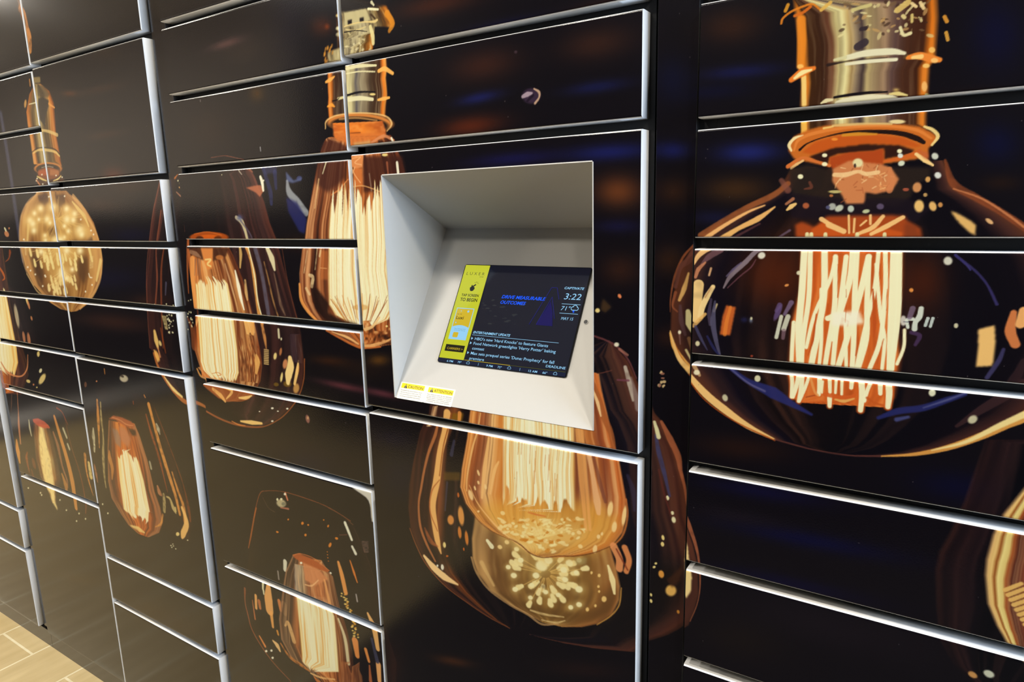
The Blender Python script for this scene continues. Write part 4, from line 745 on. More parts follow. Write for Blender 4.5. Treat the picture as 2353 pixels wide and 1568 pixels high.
['b',-1737.6,-288.6,3.05,.67,.65,-2.56,[243,238,190],.9,.7],
['s',[-1765.4,-257.1,-1745.7,-257.4],[1.5,1.5],[226,206,140],.8,.51,.3,0],
['s',[-1764.8,-259.5,-1745.7,-259.8],[1.5,1.5],[226,206,140],.8,.51,.3,1],
['s',[-1764.3,-261.9,-1745.7,-262.2],[1.5,1.5],[226,206,140],.8,.51,.3,2],
['s',[-1763.8,-264.3,-1745.7,-264.6],[1.5,1.5],[226,206,140],.8,.51,.3,3],
['s',[-1763.2,-266.7,-1745.7,-267],[1.5,1.5],[226,206,140],.8,.51,.3,4],
['s',[-1762.7,-269.1,-1745.7,-269.4],[1.5,1.5],[226,206,140],.8,.51,.3,5],
['s',[-1762.2,-271.4,-1745.7,-271.9],[1.6,1.5],[226,206,140],.8,.52,.3,6],
['s',[-1761.7,-273.8,-1745.7,-274.3],[1.6,1.5],[226,206,140],.8,.52,.3,7],
['s',[-1761.1,-276.2,-1745.7,-276.7],[1.6,1.6],[226,206,140],.8,.52,.3,8],
['s',[-1760.6,-278.6,-1745.7,-279.1],[1.6,1.6],[226,206,140],.8,.52,.3,9],
['s',[-1760.1,-281,-1745.7,-281.5],[1.6,1.6],[226,206,140],.8,.52,.3,10],
['s',[-1759.5,-283.4,-1745.7,-284],[1.6,1.6],[226,206,140],.8,.53,.3,11],
['s',[-1759,-285.8,-1745.7,-286.4],[1.6,1.6],[226,206,140],.8,.53,.3,12],
['s',[-1758.5,-288.2,-1745.7,-288.8],[1.6,1.6],[226,206,140],.8,.53,.3,13],
['s',[-1758,-290.6,-1745.7,-291.2],[1.6,1.6],[226,206,140],.8,.54,.3,14],
['s',[-1757.4,-293,-1745.7,-293.7],[1.6,1.6],[226,206,140],.8,.54,.3,15],
['s',[-1793.9,-229.9,-1789.9,-235.8],[6.5,8.1],[243,238,190],.9,1.09],
['s',[-1810.9,-304.7,-1808.4,-329.4,-1804.7,-349.3],[11.3,19.9,8.5],[228,190,110],.95,1.7],
['s',[-1825.7,-357.5,-1818.5,-374.2,-1813.8,-389.5],[2.9,11.5,4.6],[232,190,110],.9,1.44],
['s',[-1804.7,-349.3,-1799.4,-373.9],[5.7,7.4],[212,140,90],.8,1.14],
['b',-1790.8,-335.7,7.02,1.98,3.64,-8.44,[246,222,140],.8,.7],
['s',[-1778.7,-293.1,-1774.7,-323.5,-1769.5,-360.1],[5.6,8.3,5.6],[150,70,28],.6,2.23],
['s',[-1829.5,-368,-1815.8,-404.6,-1783.4,-442.2,-1741.8,-471.8,-1708.9,-489.5,-1659.1,-495.1,-1625.7,-502.7],[8.1,10.3,12.1,17.8,13.9,10.1,6.9],[196,116,56],.85,3.04],
['s',[-1791.6,-430.5,-1755.4,-460.9,-1717,-478],[3.3,10.5,6.9],[246,222,140],.9,2.61],
['b',-1814.2,-372.9,9.81,3.07,8.51,-16.7,[236,176,90],.95,.7],
['s',[-1626.4,-501.3,-1552,-516.3,-1488.2,-521.5,-1425.3,-518.1,-1372.3,-507.8,-1314.7,-480.6,-1270.4,-448,-1236.7,-412.4,-1215,-370,-1206.4,-322.1],[5.1,5.6,5.7,4.3,2.7,2.8,2.8,2.8,3,3],[172,94,46],.8,1.73],
['s',[-1468.2,-509.6,-1423.5,-506.2,-1384.2,-502.5],[4.5,11.4,6.2],[244,204,120],.95,1.58],
['s',[-1505.4,-515.2,-1478.9,-520,-1451.8,-518.8],[2.4,3.7,2],[214,130,60],.9,1.46],
['b',-1337.9,-457,5.86,.83,-.4,-2.79,[250,246,216],.9,.7],
['b',-1318.1,-461.7,3.72,.53,-.25,-1.79,[250,246,216],.9,.7],
['b',-1282.6,-450.5,4.84,.68,-.32,-2.34,[250,246,216],.9,.7],
['b',-1342.7,-490.5,5.06,.77,-.35,-2.42,[250,246,216],.9,.7],
['b',-1388.2,-472.3,3.47,.5,-.25,-1.63,[250,246,216],.9,.7],
['s',[-1473.2,137.5,-1428.2,139,-1407.8,136.8,-1352.8,126.1],[1.3,1.5,2.1,1.3],[150,84,60],.7,.77],
['s',[-1348,106.8,-1329.9,96.2,-1317.8,73.7,-1315.8,61.5],[3.3,5.1,7.7,3.9],[110,64,54],.8,1.83],
['p',[-1354.8,64.2,-1326.7,66.8,-1303.1,68.3,-1291.5,55.7,-1309,42.2,-1321.1,51.9],[190,110,74],.85,1.3],
['s',[-1300.6,85.1,-1296.6,72.9,-1295.3,55.9],[7.6,9.9,6.1],[250,246,216],.95,1.15],
['b',-1291,77.4,2.66,-.12,-.36,-2.39,[250,246,216],.9,.7],
['s',[-1288.6,101.3,-1278.9,76.9,-1271.4,50.2,-1271.9,26.1],[11.2,12.7,15.1,9.9],[48,56,112],.6,3.01,.3,1],
['s',[-1250.4,92.2,-1251.4,59.1],[13.3,8.9],[44,52,108],.6,2.97],
['p',[-1293.2,108.7,-1240.8,107.8,-1243,91.9,-1284.7,89.2],[60,66,116],.5,2.4],
['p',[-1213.7,92.8,-1191.2,73.1,-1165.8,78.9,-1166.7,72,-1195.5,67.5,-1214.7,71.8],[92,106,150],.8,1.5],
['s',[-1212.9,71.7,-1208.9,48,-1186.3,28.5,-1161.1,4.5],[7.2,18.8,19.5,16.2],[170,176,180],.8,3.39,.2,1],
['p',[-1221,39,-1186.6,26.2,-1159.4,-9.6,-1170.2,-40.2,-1187.4,-35.4,-1217.9,8],[34,38,92],.9,2.4],
['b',-1173.1,76.9,9.77,-.44,-.7,-5.5,[70,80,130],.7,.7],
['s',[-1389.8,-1.3,-1371.5,-39.7,-1358.1,-57.5],[12.2,13.7,11.8],[60,60,90],.5,3.2],
['s',[-1401.6,-2.1,-1382.6,-12.6,-1373.7,-33,-1368.8,-53.5],[9.1,13.2,9,8.2],[214,200,150],.9,1.95],
['s',[-1386.3,-10,-1358.3,-38.2,-1349,-56],[5.4,4.7,4],[90,84,104],.7,1.56],
['b',-1389.4,-3.6,13.96,-.21,-1.25,-7.61,[80,88,130],.8,0],
['s',[-1375.3,-68.9,-1363.9,-99.7,-1357.3,-135.8,-1356.4,-182.8,-1351.4,-230,-1342.3,-250.7],[11.5,9.1,14,10,14.2,5.8],[226,160,80],.9,2.07,.4,5],
['s',[-1369.2,-68.8,-1360.6,-104.8,-1354.9,-146.1,-1352.7,-198.4,-1343.6,-232.2],[4.1,3.3,5,4.2,3.3],[243,238,190],.9,1.24],
['s',[-1343.7,-73.7,-1333.1,-109.3,-1326.5,-145.1,-1321.5,-191.5,-1318.5,-225.3],[13.7,13.7,12.2,13.8,12.3],[96,92,108],.8,3.25,.3,6],
['s',[-1300.2,-73.3,-1287.9,-95.8,-1281.8,-120.8],[11.6,17.9,7],[226,216,170],.95,1.94],
['s',[-1400.2,-69.1,-1399,-87.2,-1406.2,-118.8],[6.7,10.9,5],[232,190,110],.8,1.68],
['s',[-1316.4,-103.9,-1306.7,-144.5,-1297.6,-190.3,-1283.8,-231],[3.2,4.8,5.6,4],[190,140,80],.7,1.6,.5,7],
['s',[-1284.9,-128.5,-1278.3,-163.8,-1271.7,-199.3,-1259.7,-224.3],[3.1,4.7,9.4,3.9],[150,120,90],.6,1.96,.4,1],
['s',[-1346.4,-251,-1341,-282.6,-1338.8,-309.3],[9.2,10.9,4.2],[220,150,80],.85,2.1,.4,1],
['s',[-1346.7,-312.7,-1331.3,-312.9],[2.7,2.6],[226,190,120],.85,.88],
['s',[-1347.3,-317.1,-1331.9,-317.3],[2.7,2.6],[226,190,120],.85,.89],
['s',[-1348,-321.5,-1332.5,-321.6],[2.7,2.7],[226,190,120],.85,.89],
['s',[-1348.7,-325.9,-1333.2,-326],[2.7,2.7],[226,190,120],.85,.89],
['s',[-1349.3,-330.3,-1333.8,-330.4],[2.7,2.7],[226,190,120],.85,.89],
['s',[-1350,-334.7,-1334.5,-334.8],[2.7,2.7],[226,190,120],.85,.89],
['s',[-1350.6,-339.1,-1335.1,-339.2],[2.7,2.7],[226,190,120],.85,.89],
['s',[-1351.3,-343.6,-1335.8,-343.6],[2.7,2.7],[226,190,120],.85,.9],
['s',[-1351.9,-348,-1336.4,-348],[2.7,2.7],[226,190,120],.85,.9],
['s',[-1287.9,-259.9,-1288.5,-278.4],[6.4,7.2],[243,238,190],.8,1.6],
['b',-1281.1,-281.7,3.16,.26,-.51,-3.72,[243,238,190],.8,.7],
['s',[-1249.7,-67.9,-1241,-142.2,-1225.6,-209.5,-1213.7,-246.8],[1.9,2.3,2.7,3.1],[130,70,46],.6,1.14],
['b',-1308.9,-325.3,6.32,.01,-3.4,-9.88,[246,222,140],.9,.6],
['b',-1275.6,-340.7,9.29,.07,-4.57,-13.64,[212,140,90],.9,.6],
['b',-1287.4,-312.6,4.66,-.01,-3.69,-10.85,[190,120,70],.9,.6],
['b',-1234.7,-352.2,6.03,.07,-6.14,-18.91,[226,150,80],.9,.6],
['b',-1244.1,-395.7,11.44,.3,-4.45,-13.77,[200,150,80],.9,.6],
['b',-1292.8,-374.7,4.72,.09,-4.67,-13.89,[246,222,140],.9,.6],
['b',-1274.2,-388.7,15.55,.37,-2.76,-8.32,[120,90,30],.9,.6],
['b',-1314.8,-394.9,10.4,.27,-1.73,-5.07,[110,84,28],.9,.6],
['s',[-1256.1,-325.5,-1256.6,-344,-1267.3,-366.4,-1271.9,-385.7],[13.5,23.2,23,11.8],[246,214,140],.98,1.95],
['s',[-1227.8,-327.9,-1237.3,-357.8,-1248.6,-385.6],[3.7,9.8,7.5],[244,200,120],.95,1.5],
['g',[-1212.2,-264.5,-1254.1,-267.8,-1255.5,-307,-1251.3,-332.9,-1209,-333.8],[-1212.2,-264.5,-1207.5,-315.5,-1209,-333.8],[[0,[72,58,78,.2]],[.5,[70,50,54,.8]],[1,[92,46,28,.5]]],[48,26,20],[120,96,90],.7,12,2,57,.9,6,0,0],
['g',[-1438.6,-72,-1618.4,-76.2,-1620,-95.8,-1628.2,-172.4,-1627.7,-218.4,-1627.3,-253.1,-1650.6,-284,-1660.2,-344.2,-1654.8,-391.8,-1644.4,-389.5,-1626.5,-411.6,-1624.4,-426.5,-1595.6,-441,-1551.3,-459.3,-1515,-464.5],[-1438.6,-72,-1425.1,-92.8,-1400,-145,-1383.4,-197.3,-1368.8,-263.3,-1360.4,-316.7,-1360.4,-357.6,-1359,-342.7,-1372.1,-393.7,-1403.2,-431.2,-1440.8,-450.4,-1505.6,-463.2,-1515,-464.5],[[0,[130,62,34,.9]],[.1,[214,120,56,1]],[.35,[226,150,80,1]],[.62,[150,84,44,1]],[.75,[120,62,34,1]],[.85,[196,130,70,1]],[.94,[110,54,30,1]],[1,[150,76,36,1]]],[64,34,24],[236,190,124],.85,26,2.4,58,1,4,0,0],
['g',[-1480.8,-139.5,-1600.7,-143.1,-1595.7,-154.2,-1602.8,-251.5,-1613.5,-369.6,-1605.5,-391.3,-1575.2,-408.8,-1529.5,-415.2],[-1480.8,-139.5,-1458.1,-160.4,-1450.2,-241.7,-1448.8,-324.8,-1452.5,-381.6,-1452.7,-374.8,-1460,-392.7,-1469.3,-408,-1529.5,-415.2],[[0,[246,222,140,1]],[.15,[243,238,190,1]],[.9,[243,238,190,1]],[1,[246,222,140,1]]],[228,146,48],[250,246,216],.85,40,1.1,59,1,5,.14,.05],
['s',[-1595.3,-103.8,-1605.2,-165.9,-1609.3,-223.1],[19.1,21.3,9.8],[236,160,84],.85,2.91],
['b',-1517.7,-48.4,80.89,.03,-2.6,-13.96,[172,76,18],.95,.95],
['b',-1518.1,-50.6,53.96,.06,-1.7,-9.13,[206,92,20],.95,.9],
['b',-1554.7,-51.1,18.41,.02,-1.36,-7.07,[48,26,20],.8,.7],
['b',-1480.5,-51,17.55,.02,-1.24,-6.9,[70,34,16],.8,.7],
['s',[-1575.7,-40.2,-1519.7,-35,-1463.8,-43.1],[1.6,1.7,1.8],[210,110,40],.8,.84],
['p',[-1605.9,-73.3,-1442.9,-72,-1455.2,-93.3,-1519.7,-107.9,-1555.4,-103.1,-1599.7,-89.9],[70,38,24],.9,2.2],
['s',[-1598.6,-84.4,-1576,-89.6,-1559,-97.6],[10.4,12.5,3.9],[160,120,90],.8,1.84,.3,1],
['b',-1482,-96.4,17.66,.29,-1.15,-6.46,[196,120,60],.8,.6],
['p',[-1554.5,-74.3,-1504.5,-73.9,-1510.2,-105,-1516,-124.2,-1537,-127.4,-1547.2,-108.4],[226,140,70],.95,1.8],
['s',[-1541.5,-102.8,-1518.7,-102.4,-1534.4,-113.6,-1521.8,-118.8],[3.4,5.4,5.5,4.5],[246,222,140],.8,1.56],
['s',[-1583.4,-103.6,-1593,-142.9],[4.7,2.9],[130,100,84],.6,1.89],
['s',[-1571.7,-103.4,-1581.2,-142.5],[4.7,2.8],[130,100,84],.6,1.88],
['s',[-1562.4,-103.2,-1571.7,-142.2],[4.6,2.8],[130,100,84],.6,1.87],
['s',[-1426.7,-127.2,-1420.1,-164.3,-1416,-190.9,-1408,-220.1],[4.3,13,11.3,4.3],[250,246,216],.95,1.73],
['s',[-1392.5,-150,-1393,-179.1,-1391.4,-195],[6.8,11.1,6],[232,190,120],.8,1.7,.4,1],
['s',[-1462.8,-112.1,-1451.9,-149.4,-1440.9,-186.7],[4.4,6.2,3.5],[200,160,120],.6,2.2],
['g',[-1416.7,-247.7,-1409.1,-279.9,-1374.3,-285.3],[-1416.7,-247.7,-1372.8,-248.8,-1374.3,-285.3],[[0,[240,190,116,1]],[1,[232,166,90,1]]],[222,150,70],[243,238,190],.5,8,1,60,1,4,0,.4],
['g',[-1370.9,-276.9,-1448.4,-283,-1446.8,-352.7,-1450.4,-374.5,-1450.7,-403],[-1370.9,-276.9,-1360.4,-343.9,-1365.7,-365.3,-1377.2,-399.9,-1450.7,-403],[[0,[150,90,50,1]],[.5,[176,104,54,1]],[1,[130,62,30,1]]],[70,36,22],[240,200,130],1,22,7,61,.9,5,.5,0],
['s',[-1379,-329.3,-1377.3,-345.6,-1385.9,-374.2],[6.1,21.3,8.4],[238,180,100],.85,2.57],
['p',[-1624.7,-428,-1601.4,-420.7,-1498.5,-421.7,-1397.7,-423.4,-1403.6,-434.1,-1440.8,-450.4,-1477.6,-458.3,-1515.1,-465.1,-1551.6,-460.8,-1595.9,-442.6],[150,78,38],.85,1.9],
['s',[-1571.1,-438,-1540.6,-451.9,-1524.3,-464.6],[9,13.7,7.5],[240,180,100],.9,1.83,.3,1],
['s',[-1531.6,-427.2,-1499.8,-429.1,-1492.1,-436.9,-1518.5,-457.9],[5.7,9.5,8.5,3.6],[244,190,110],.9,1.53,.2,1],
['s',[-1464.7,-447.8,-1435.4,-444,-1412.4,-435.2],[4.2,9.5,2.8],[244,200,120],.95,1.14],
['s',[-1495.9,-459.3,-1459.4,-455.8,-1422.3,-443.7],[1.6,1.4,1.4],[190,100,40],.8,.87],
['s',[-1655.8,-396.8,-1644.1,-413.7,-1620.8,-420],[5.2,6.8,4.3],[236,170,90],.9,1.91],
['s',[-1568.3,-396.7,-1543.8,-391.1,-1528.1,-394.6,-1545.3,-399.4],[1.4,1.6,2.4,1.4],[214,130,50],.9,.68],
['g',[-1026,412,-1030.8,381,-1032.3,353.2,-1032.9,318.8,-1072.5,314,-1072.8,297.4,-944.4,280.7],[-1026,412,-897.2,374.2,-880.5,345,-881.4,333.8,-932.9,330.1,-935,307,-944.4,280.7],[[0,[100,50,20,1]],[.08,[60,40,24,1]],[.2,[150,136,94,1]],[.5,[176,164,126,1]],[.72,[150,130,84,1]],[.8,[90,58,20,1]],[.95,[190,110,30,1]],[1,[120,60,20,.8]]],[40,30,24],[226,214,160],.6,16,6,71,1,5,0,0],
['p',[-1032.3,409.2,-896.3,385.3,-897.4,372.3,-933.2,374.6,-1002.4,378.3,-1032.1,383.2],[22,18,20],.9,1.4],
['p',[-930.5,341.4,-908.5,338,-881.6,331.9,-893.1,324.1,-928,306,-934.3,314.7],[15,12,17],1,.9],
['p',[-1006.9,378.1,-950.1,375.9,-940.7,354.6,-975.6,351.3,-1008.1,352.4],[190,178,130],.95,1],
['p',[-999.5,363,-987.6,363.1,-988.4,355.3,-999.5,354.5],[24,18,20],1,.5],
['p',[-967.2,362.7,-957.1,362.1,-956.3,355.2,-967.9,355],[24,18,20],1,.5],
['s',[-938.4,363.9,-929.3,355.7],[3.7,3.7],[60,40,20],.9,.7],
['s',[-1009.5,353.6,-987,355.1,-963.6,354.4,-932.5,350.4,-924,351.9],[2.1,1.7,1.6,4.7,4.4],[226,200,130],.9,.83],
['s',[-1005.5,348.1,-982.3,342.5,-953,344.9],[2.8,3.2,2.5],[210,190,130],.9,.81,.3,1],
['s',[-1010.5,343.8,-979.4,342.1,-950.9,335.8],[2,1.6,1.5],[20,16,18],.95,.59],
['s',[-944.5,374.5,-919.7,369.4],[4.6,3.8],[243,238,190],.9,.76],
['s',[-935.1,384.5,-930,378.8],[5.8,3.8],[243,238,190],.8,.96],
['s',[-898.4,359.2,-886.3,340.2,-895.5,328.3],[12.5,10.7,7],[214,136,36],.9,2.09,.4,1],
['s',[-941.7,343.1,-937.5,326.9,-937.3,313.2],[7.2,9.5,7.4],[230,216,150],.9,1.4],
['b',-972.5,303.8,2.68,2.13,1.1,-.68,[220,206,150],.6,.6],
['b',-995.7,318,7.11,.54,.68,-1.87,[110,100,76],.6,.6],
['b',-979.7,298.2,5.59,-.48,.01,-1.49,[220,206,150],.6,.6],
['b',-996.6,311,1.83,-1.56,-2.41,-1.24,[110,100,76],.6,.6],
['b',-997.5,328.7,3.56,.6,.58,-1.04,[220,206,150],.6,.6],
['b',-1008.1,301.7,4.03,.54,.93,-2.01,[220,206,150],.6,.6],
['b',-964.9,305.6,3.52,1.86,2.24,-1.91,[226,216,170],.6,.6],
['b',-987.2,318.4,2.21,1.72,2.77,-1.73,[226,216,170],.6,.6],
['b',-1005.6,330.9,1.37,-1.78,-1.87,-.52,[110,100,76],.6,.6],
['b',-963.4,326.7,1.9,-2.74,-1.16,-.29,[110,100,76],.6,.6],
['b',-996.7,329.2,5.52,-2.02,-1.24,-2.02,[110,100,76],.6,.6],
['b',-960.9,322.6,4.22,-1.81,-.94,-1.26,[220,206,150],.6,.6],
['b',-1005.7,316.9,7.45,.55,.59,-1.65,[220,206,150],.6,.6],
['b',-961.4,324.1,6.44,-.68,0,-.93,[226,216,170],.6,.6],
['b',-990.7,336.6,4.01,.88,.57,-.86,[110,100,76],.6,.6],
['b',-980.2,309.2,5.82,2.02,1.84,-2.12,[226,216,170],.6,.6],
['b',-975.2,318.9,4.83,.63,.43,-.92,[220,206,150],.6,.6],
['b',-1004.9,297.4,2.77,-1.4,-.72,-.73,[226,216,170],.6,.6],
['b',-1007.5,317.5,4.9,.17,.48,-1.74,[226,216,170],.6,.6],
['b',-997.7,339.3,4.02,-3.76,-2.17,-.97,[220,206,150],.6,.6],
['b',-971.2,329.9,4.38,.92,1.23,-1.96,[110,100,76],.6,.6],
['b',-986.6,332.5,1.92,1.16,1.25,-.95,[110,100,76],.6,.6],
['b',-947.3,303.5,3.29,.83,1.01,-1.49,[226,216,170],.6,.6],
['b',-994.5,326.8,4.31,-.14,.14,-.96,[110,100,76],.6,.6],
['b',-985,304.2,1.29,-1.46,-1.54,-.55,[220,206,150],.6,.6],
['b',-971.2,316.6,3.45,-4.17,-2.27,-.74,[226,216,170],.6,.6],
['b',-1067.9,314.6,1.82,-.46,-1.69,-4.25,[206,140,50],.8,.7],
['b',-1067.6,302.8,1.82,-.46,-1.69,-4.27,[206,140,50],.8,.7],
['b',-1053.2,315.9,1.8,-.46,-1.66,-4.23,[206,140,50],.8,.7],
['b',-1059.7,322.5,1.8,-.47,-1.67,-4.22,[206,140,50],.8,.7],
['b',-1055,316.1,1.8,-.46,-1.67,-4.23,[206,140,50],.8,.7],
['b',-1068.7,311.2,1.82,-.46,-1.69,-4.26,[206,140,50],.8,.7],
['b',-1047.3,324.1,1.79,-.47,-1.65,-4.2,[206,140,50],.8,.7],
['b',-1067.7,297.7,1.82,-.45,-1.7,-4.28,[206,140,50],.8,.7],
['b',-1046.3,311.4,1.79,-.46,-1.65,-4.22,[206,140,50],.8,.7],
['b',-1063.8,297.8,1.82,-.45,-1.69,-4.28,[206,140,50],.8,.7],
['b',-1069.1,311.7,1.82,-.46,-1.7,-4.26,[206,140,50],.8,.7],
['b',-1065,321.2,1.81,-.47,-1.68,-4.24,[206,140,50],.8,.7],
['b',-1058.3,321.5,1.8,-.47,-1.67,-4.22,[206,140,50],.8,.7],
['b',-1051.1,320.5,1.79,-.47,-1.66,-4.21,[206,140,50],.8,.7],
['b',-1023.8,375.9,7.16,-1.17,-.33,-3.14,[246,222,140],.8,.6],
['b',-1026.2,353.2,6.6,-1.02,-.42,-3.96,[243,238,190],.8,.6],
['b',-1027.3,342.3,6.62,-.99,-.42,-3.97,[243,238,190],.6,.6],
['b',-1056.2,360.9,6.75,-1.05,-.58,-5.19,[140,60,16],.7,0],
['g',[-1068.1,296.8,-1068.4,280.2,-1068.1,255,-1069.3,229.7,-1072.8,213.1,-1072.9,183,-914.8,177.4],[-1068.1,296.8,-904.3,287.2,-903.5,263.6,-907.5,248.4,-907.3,216.7,-911.7,197.2,-914.8,177.4],[[0,[90,46,20,.4]],[.03,[226,120,36,1]],[.08,[200,110,34,1]],[.12,[60,34,22,1]],[.24,[54,36,26,1]],[.32,[120,100,70,1]],[.36,[226,216,160,1]],[.46,[190,178,130,1]],[.5,[90,84,84,1]],[.56,[150,138,110,1]],[.66,[120,104,80,1]],[.74,[70,52,36,1]],[.88,[60,32,18,1]],[.93,[226,120,34,1]],[.97,[236,150,60,1]],[1,[120,60,20,.5]]],[34,26,26],[230,220,170],.28,18,1,72,1,4,0,0],
['s',[-1070.8,259.5,-1059.3,262.3,-1046.2,267],[4.8,8.4,3],[240,170,80],.95,.98],
['s',[-927.5,262.7,-911.8,264.7,-893.1,254.5],[6.4,8.6,6.4],[244,180,90],.95,1.03],
['s',[-933.3,211.4,-919,212,-904.9,212.5],[4.1,6.9,4.1],[244,180,90],.95,1.02],
['s',[-1071.2,212.9,-1059.8,215,-1052.3,211],[3.2,7.2,3.4],[240,160,60],.95,.91],
['s',[-1011.3,277.2,-976.7,277.9,-933.6,273.4],[5.5,6.9,3.9],[228,220,170],.95,.81],
['s',[-1012.2,268.1,-977.7,267.9,-937.4,262.9],[2.5,2.8,2.4],[228,220,170],.9,.61],
['s',[-1014.7,228.2,-981.3,230.7,-940.6,226.7],[4.7,4.1,2.8],[24,20,24],.95,.62],
['s',[-1039.9,224.5,-1018,226.4],[5.2,4.3],[232,220,160],.9,.87],
['s',[-1015.6,219.9,-982.3,219.6,-947.5,213.9],[8.4,9,6.1],[230,222,176],.95,1.03],
['b',-946.7,222.9,8.61,-.92,-.21,-2.4,[246,222,140],.9,.7],
['s',[-1055.9,222,-1043.2,222.8,-1036.5,226.3],[3,2.3,1.6],[20,16,18],.9,.95],
['b',-988.2,173.6,91.18,-10.1,-2.78,-18.94,[206,128,60],1,.95],
['s',[-1082.4,170.9,-1077.5,185.6,-1046.3,193.5,-984.9,192.4,-921.5,182,-902.4,166.2,-915.3,153.1],[2.6,3.3,3,2.5,2.9,4.4,2.6],[236,190,120],.85,1.01],
['b',-988.6,169.4,79.93,-8.72,-2.48,-16.91,[34,24,20],1,.95],
['g',[-1063.6,180.1,-1062.6,160.6,-1055.4,138.5,-925.9,129.3],[-1063.6,180.1,-922.3,172,-915.3,153.1,-925.9,129.3],[[0,[200,104,44,1]],[.3,[226,120,40,1]],[.6,[232,130,44,1]],[1,[180,90,40,1]]],[176,80,26],[244,170,90],.5,6,8,73,1,5,0,0],
['s',[-1040.9,185.6,-991.8,183.9,-939.4,174.5],[3,3.7,2.9],[190,140,80],.8,1.25],
['s',[-1012.7,156.7,-985.4,155.6],[1.7,1.7],[80,34,16],.8,.84],
['g',[-1076.2,153.9,-1086.3,150.3,-1101.9,129.4,-1119.6,92.5,-1138.5,47.9,-1164.3,-21.3,-1173.5,-52.1,-1184.2,-72.3,-1200.1,-126.1,-1203,-163.2,-1198.8,-187.9,-1183.6,-212,-1161,-233,-1127.6,-250.5,-1084.4,-264.3,-1052.1,-276.2,-1023,-280.8],[-1076.2,153.9,-904.7,144.9,-896.9,136.2,-887.6,111.2,-880.4,96.5,-873.9,71.6,-860.4,27.9,-855.1,-55.7,-859.1,-112.9,-873.3,-204.5,-893.4,-241.9,-936.8,-263.8,-971.5,-274.3,-1013.2,-280.4,-1023,-280.8],[[0,[140,66,30,1]],[.06,[112,58,34,1]],[.2,[150,84,46,1]],[.3,[110,56,32,1]],[.34,[200,110,50,1]],[.75,[170,90,40,1]],[.9,[90,44,26,1]],[1,[120,60,36,1]]],[44,24,20],[226,166,110],.9,34,1.6,74,1,4,0,0],
['p',[-1090.1,146.2,-1067.1,148.9,-1045.6,140.8,-1027.5,133.1,-1022.6,119.9,-1102.4,125,-1099.7,133.7],[70,34,26],.8,2.1],
['p',[-1062.7,159.3,-915.6,149.8,-925.2,138.3,-960.3,136.8,-961.6,122.2,-1016,123.7,-1026.9,139.5,-1051.4,145.5],[214,118,52],.9,2],
['p',[-1005.4,137.9,-960.1,138.8,-961.4,124.3,-1003.6,125],[206,160,100],.8,2],
['s',[-957.5,134.5,-924.6,144.4,-899.9,134.4],[4.6,6.2,4.4],[216,140,90],.85,1.3],
['s',[-905.2,138.9,-900.3,128.3],[4.4,4.9],[250,246,216],.9,1.09],
['p',[-983.6,111,-879.8,104.6,-873.9,71.6,-933.6,72.4,-936.1,42.9,-987.2,40.5],[60,30,24],.85,2.5],
['p',[-1113.9,112.4,-1029.9,109.6,-1033.9,70.6,-1088.5,43.9,-1123,63.3],[64,32,26],.8,3.8],
['p',[-1017.1,113.1,-980.4,112.9,-985.6,89.8,-1004.2,86.5,-1017.5,93.7],[222,140,80],.95,1.3],
['p',[-1010.2,89,-987.3,87.8,-989,53.5,-1013.6,54.5],[206,116,56],.95,1.3],
['s',[-1011.4,108.4,-989.8,109.3,-1006.1,99.5,-988.2,94.3],[1.7,2.3,2.5,1.8],[240,180,120],.8,1.04],
['s',[-1016.1,91.5,-1008.4,76,-994.5,60.2],[2.4,2.3,2.3],[240,180,120],.8,1.17],
['s',[-1021.6,67.9,-1006.9,91],[2.4,2.4],[240,180,120],.8,1.19],
['s',[-894.6,93.2,-893.2,74.6],[5.6,6.2],[250,246,216],.9,1.12],
['b',-924.7,109.4,8.6,-.54,-.24,-2.88,[246,222,140],.9,.6],
['s',[-920.1,94.6,-919,73.8],[5.2,2.9],[160,90,60],.8,1.72],
['s',[-1088.3,104.2,-1100.7,82.6],[3.2,1.9],[243,238,190],.8,.95],
['s',[-1113.6,72,-1132.4,13.2],[4,2.7],[232,190,130],.7,1],
['s',[-968.7,76.2,-965.6,44],[3,3.6],[140,110,90],.8,1.2],
['s',[-1027.9,68.2,-1055.3,49.5,-1079.1,39.1],[2.1,3.2,2.5],[214,130,70],.9,1.05],
['s',[-1020,52.5,-986,53.4,-936.4,38.7],[2.6,2.2,2.3],[240,180,110],.7,.89],
['g',[-1075.5,72.5,-1082.9,34.7,-1097.1,-33.4,-1109.3,-127.3,-1114.8,-191.9,-1111.1,-195.5,-1096,-214,-1047.5,-230.1,-1019.1,-239.9],[-1075.5,72.5,-922.5,65.6,-922.6,29.8,-926.6,-56,-931.4,-114.9,-918.9,-189.4,-938.8,-213.3,-983.3,-230.2,-1015.9,-239.7,-1019.1,-239.9],[[0,[246,222,140,1]],[.06,[243,238,190,1]],[.95,[243,238,190,1]],[1,[246,222,140,1]]],[214,138,60],[250,246,216],.9,54,1,75,1,5,.24,0],
['s',[-940.5,-163.8,-960,-196.3,-984.8,-225.7],[1.1,2.5,.8],[150,80,36],.75,.84],
['s',[-1078.5,-178.6,-1063.5,-202.4,-1047.4,-230.1],[1.3,3,1],[244,220,150],.75,1],
['s',[-976.2,-168.5,-987,-197.9,-1001.3,-226.8],[1.2,2.7,.9],[244,220,150],.75,.91],
['s',[-1087.2,-171.6,-1070.6,-202.9,-1051.6,-230.4],[1.4,3,1],[206,130,56],.75,1.01],
['s',[-1027.2,-170.9,-1025.6,-200.2,-1024.7,-228.5],[1.3,3,1],[244,220,150],.75,.98],
['s',[-1100.5,-178.9,-1079.9,-203.4,-1057.1,-230.7],[1.3,3,1],[206,130,56],.75,1],
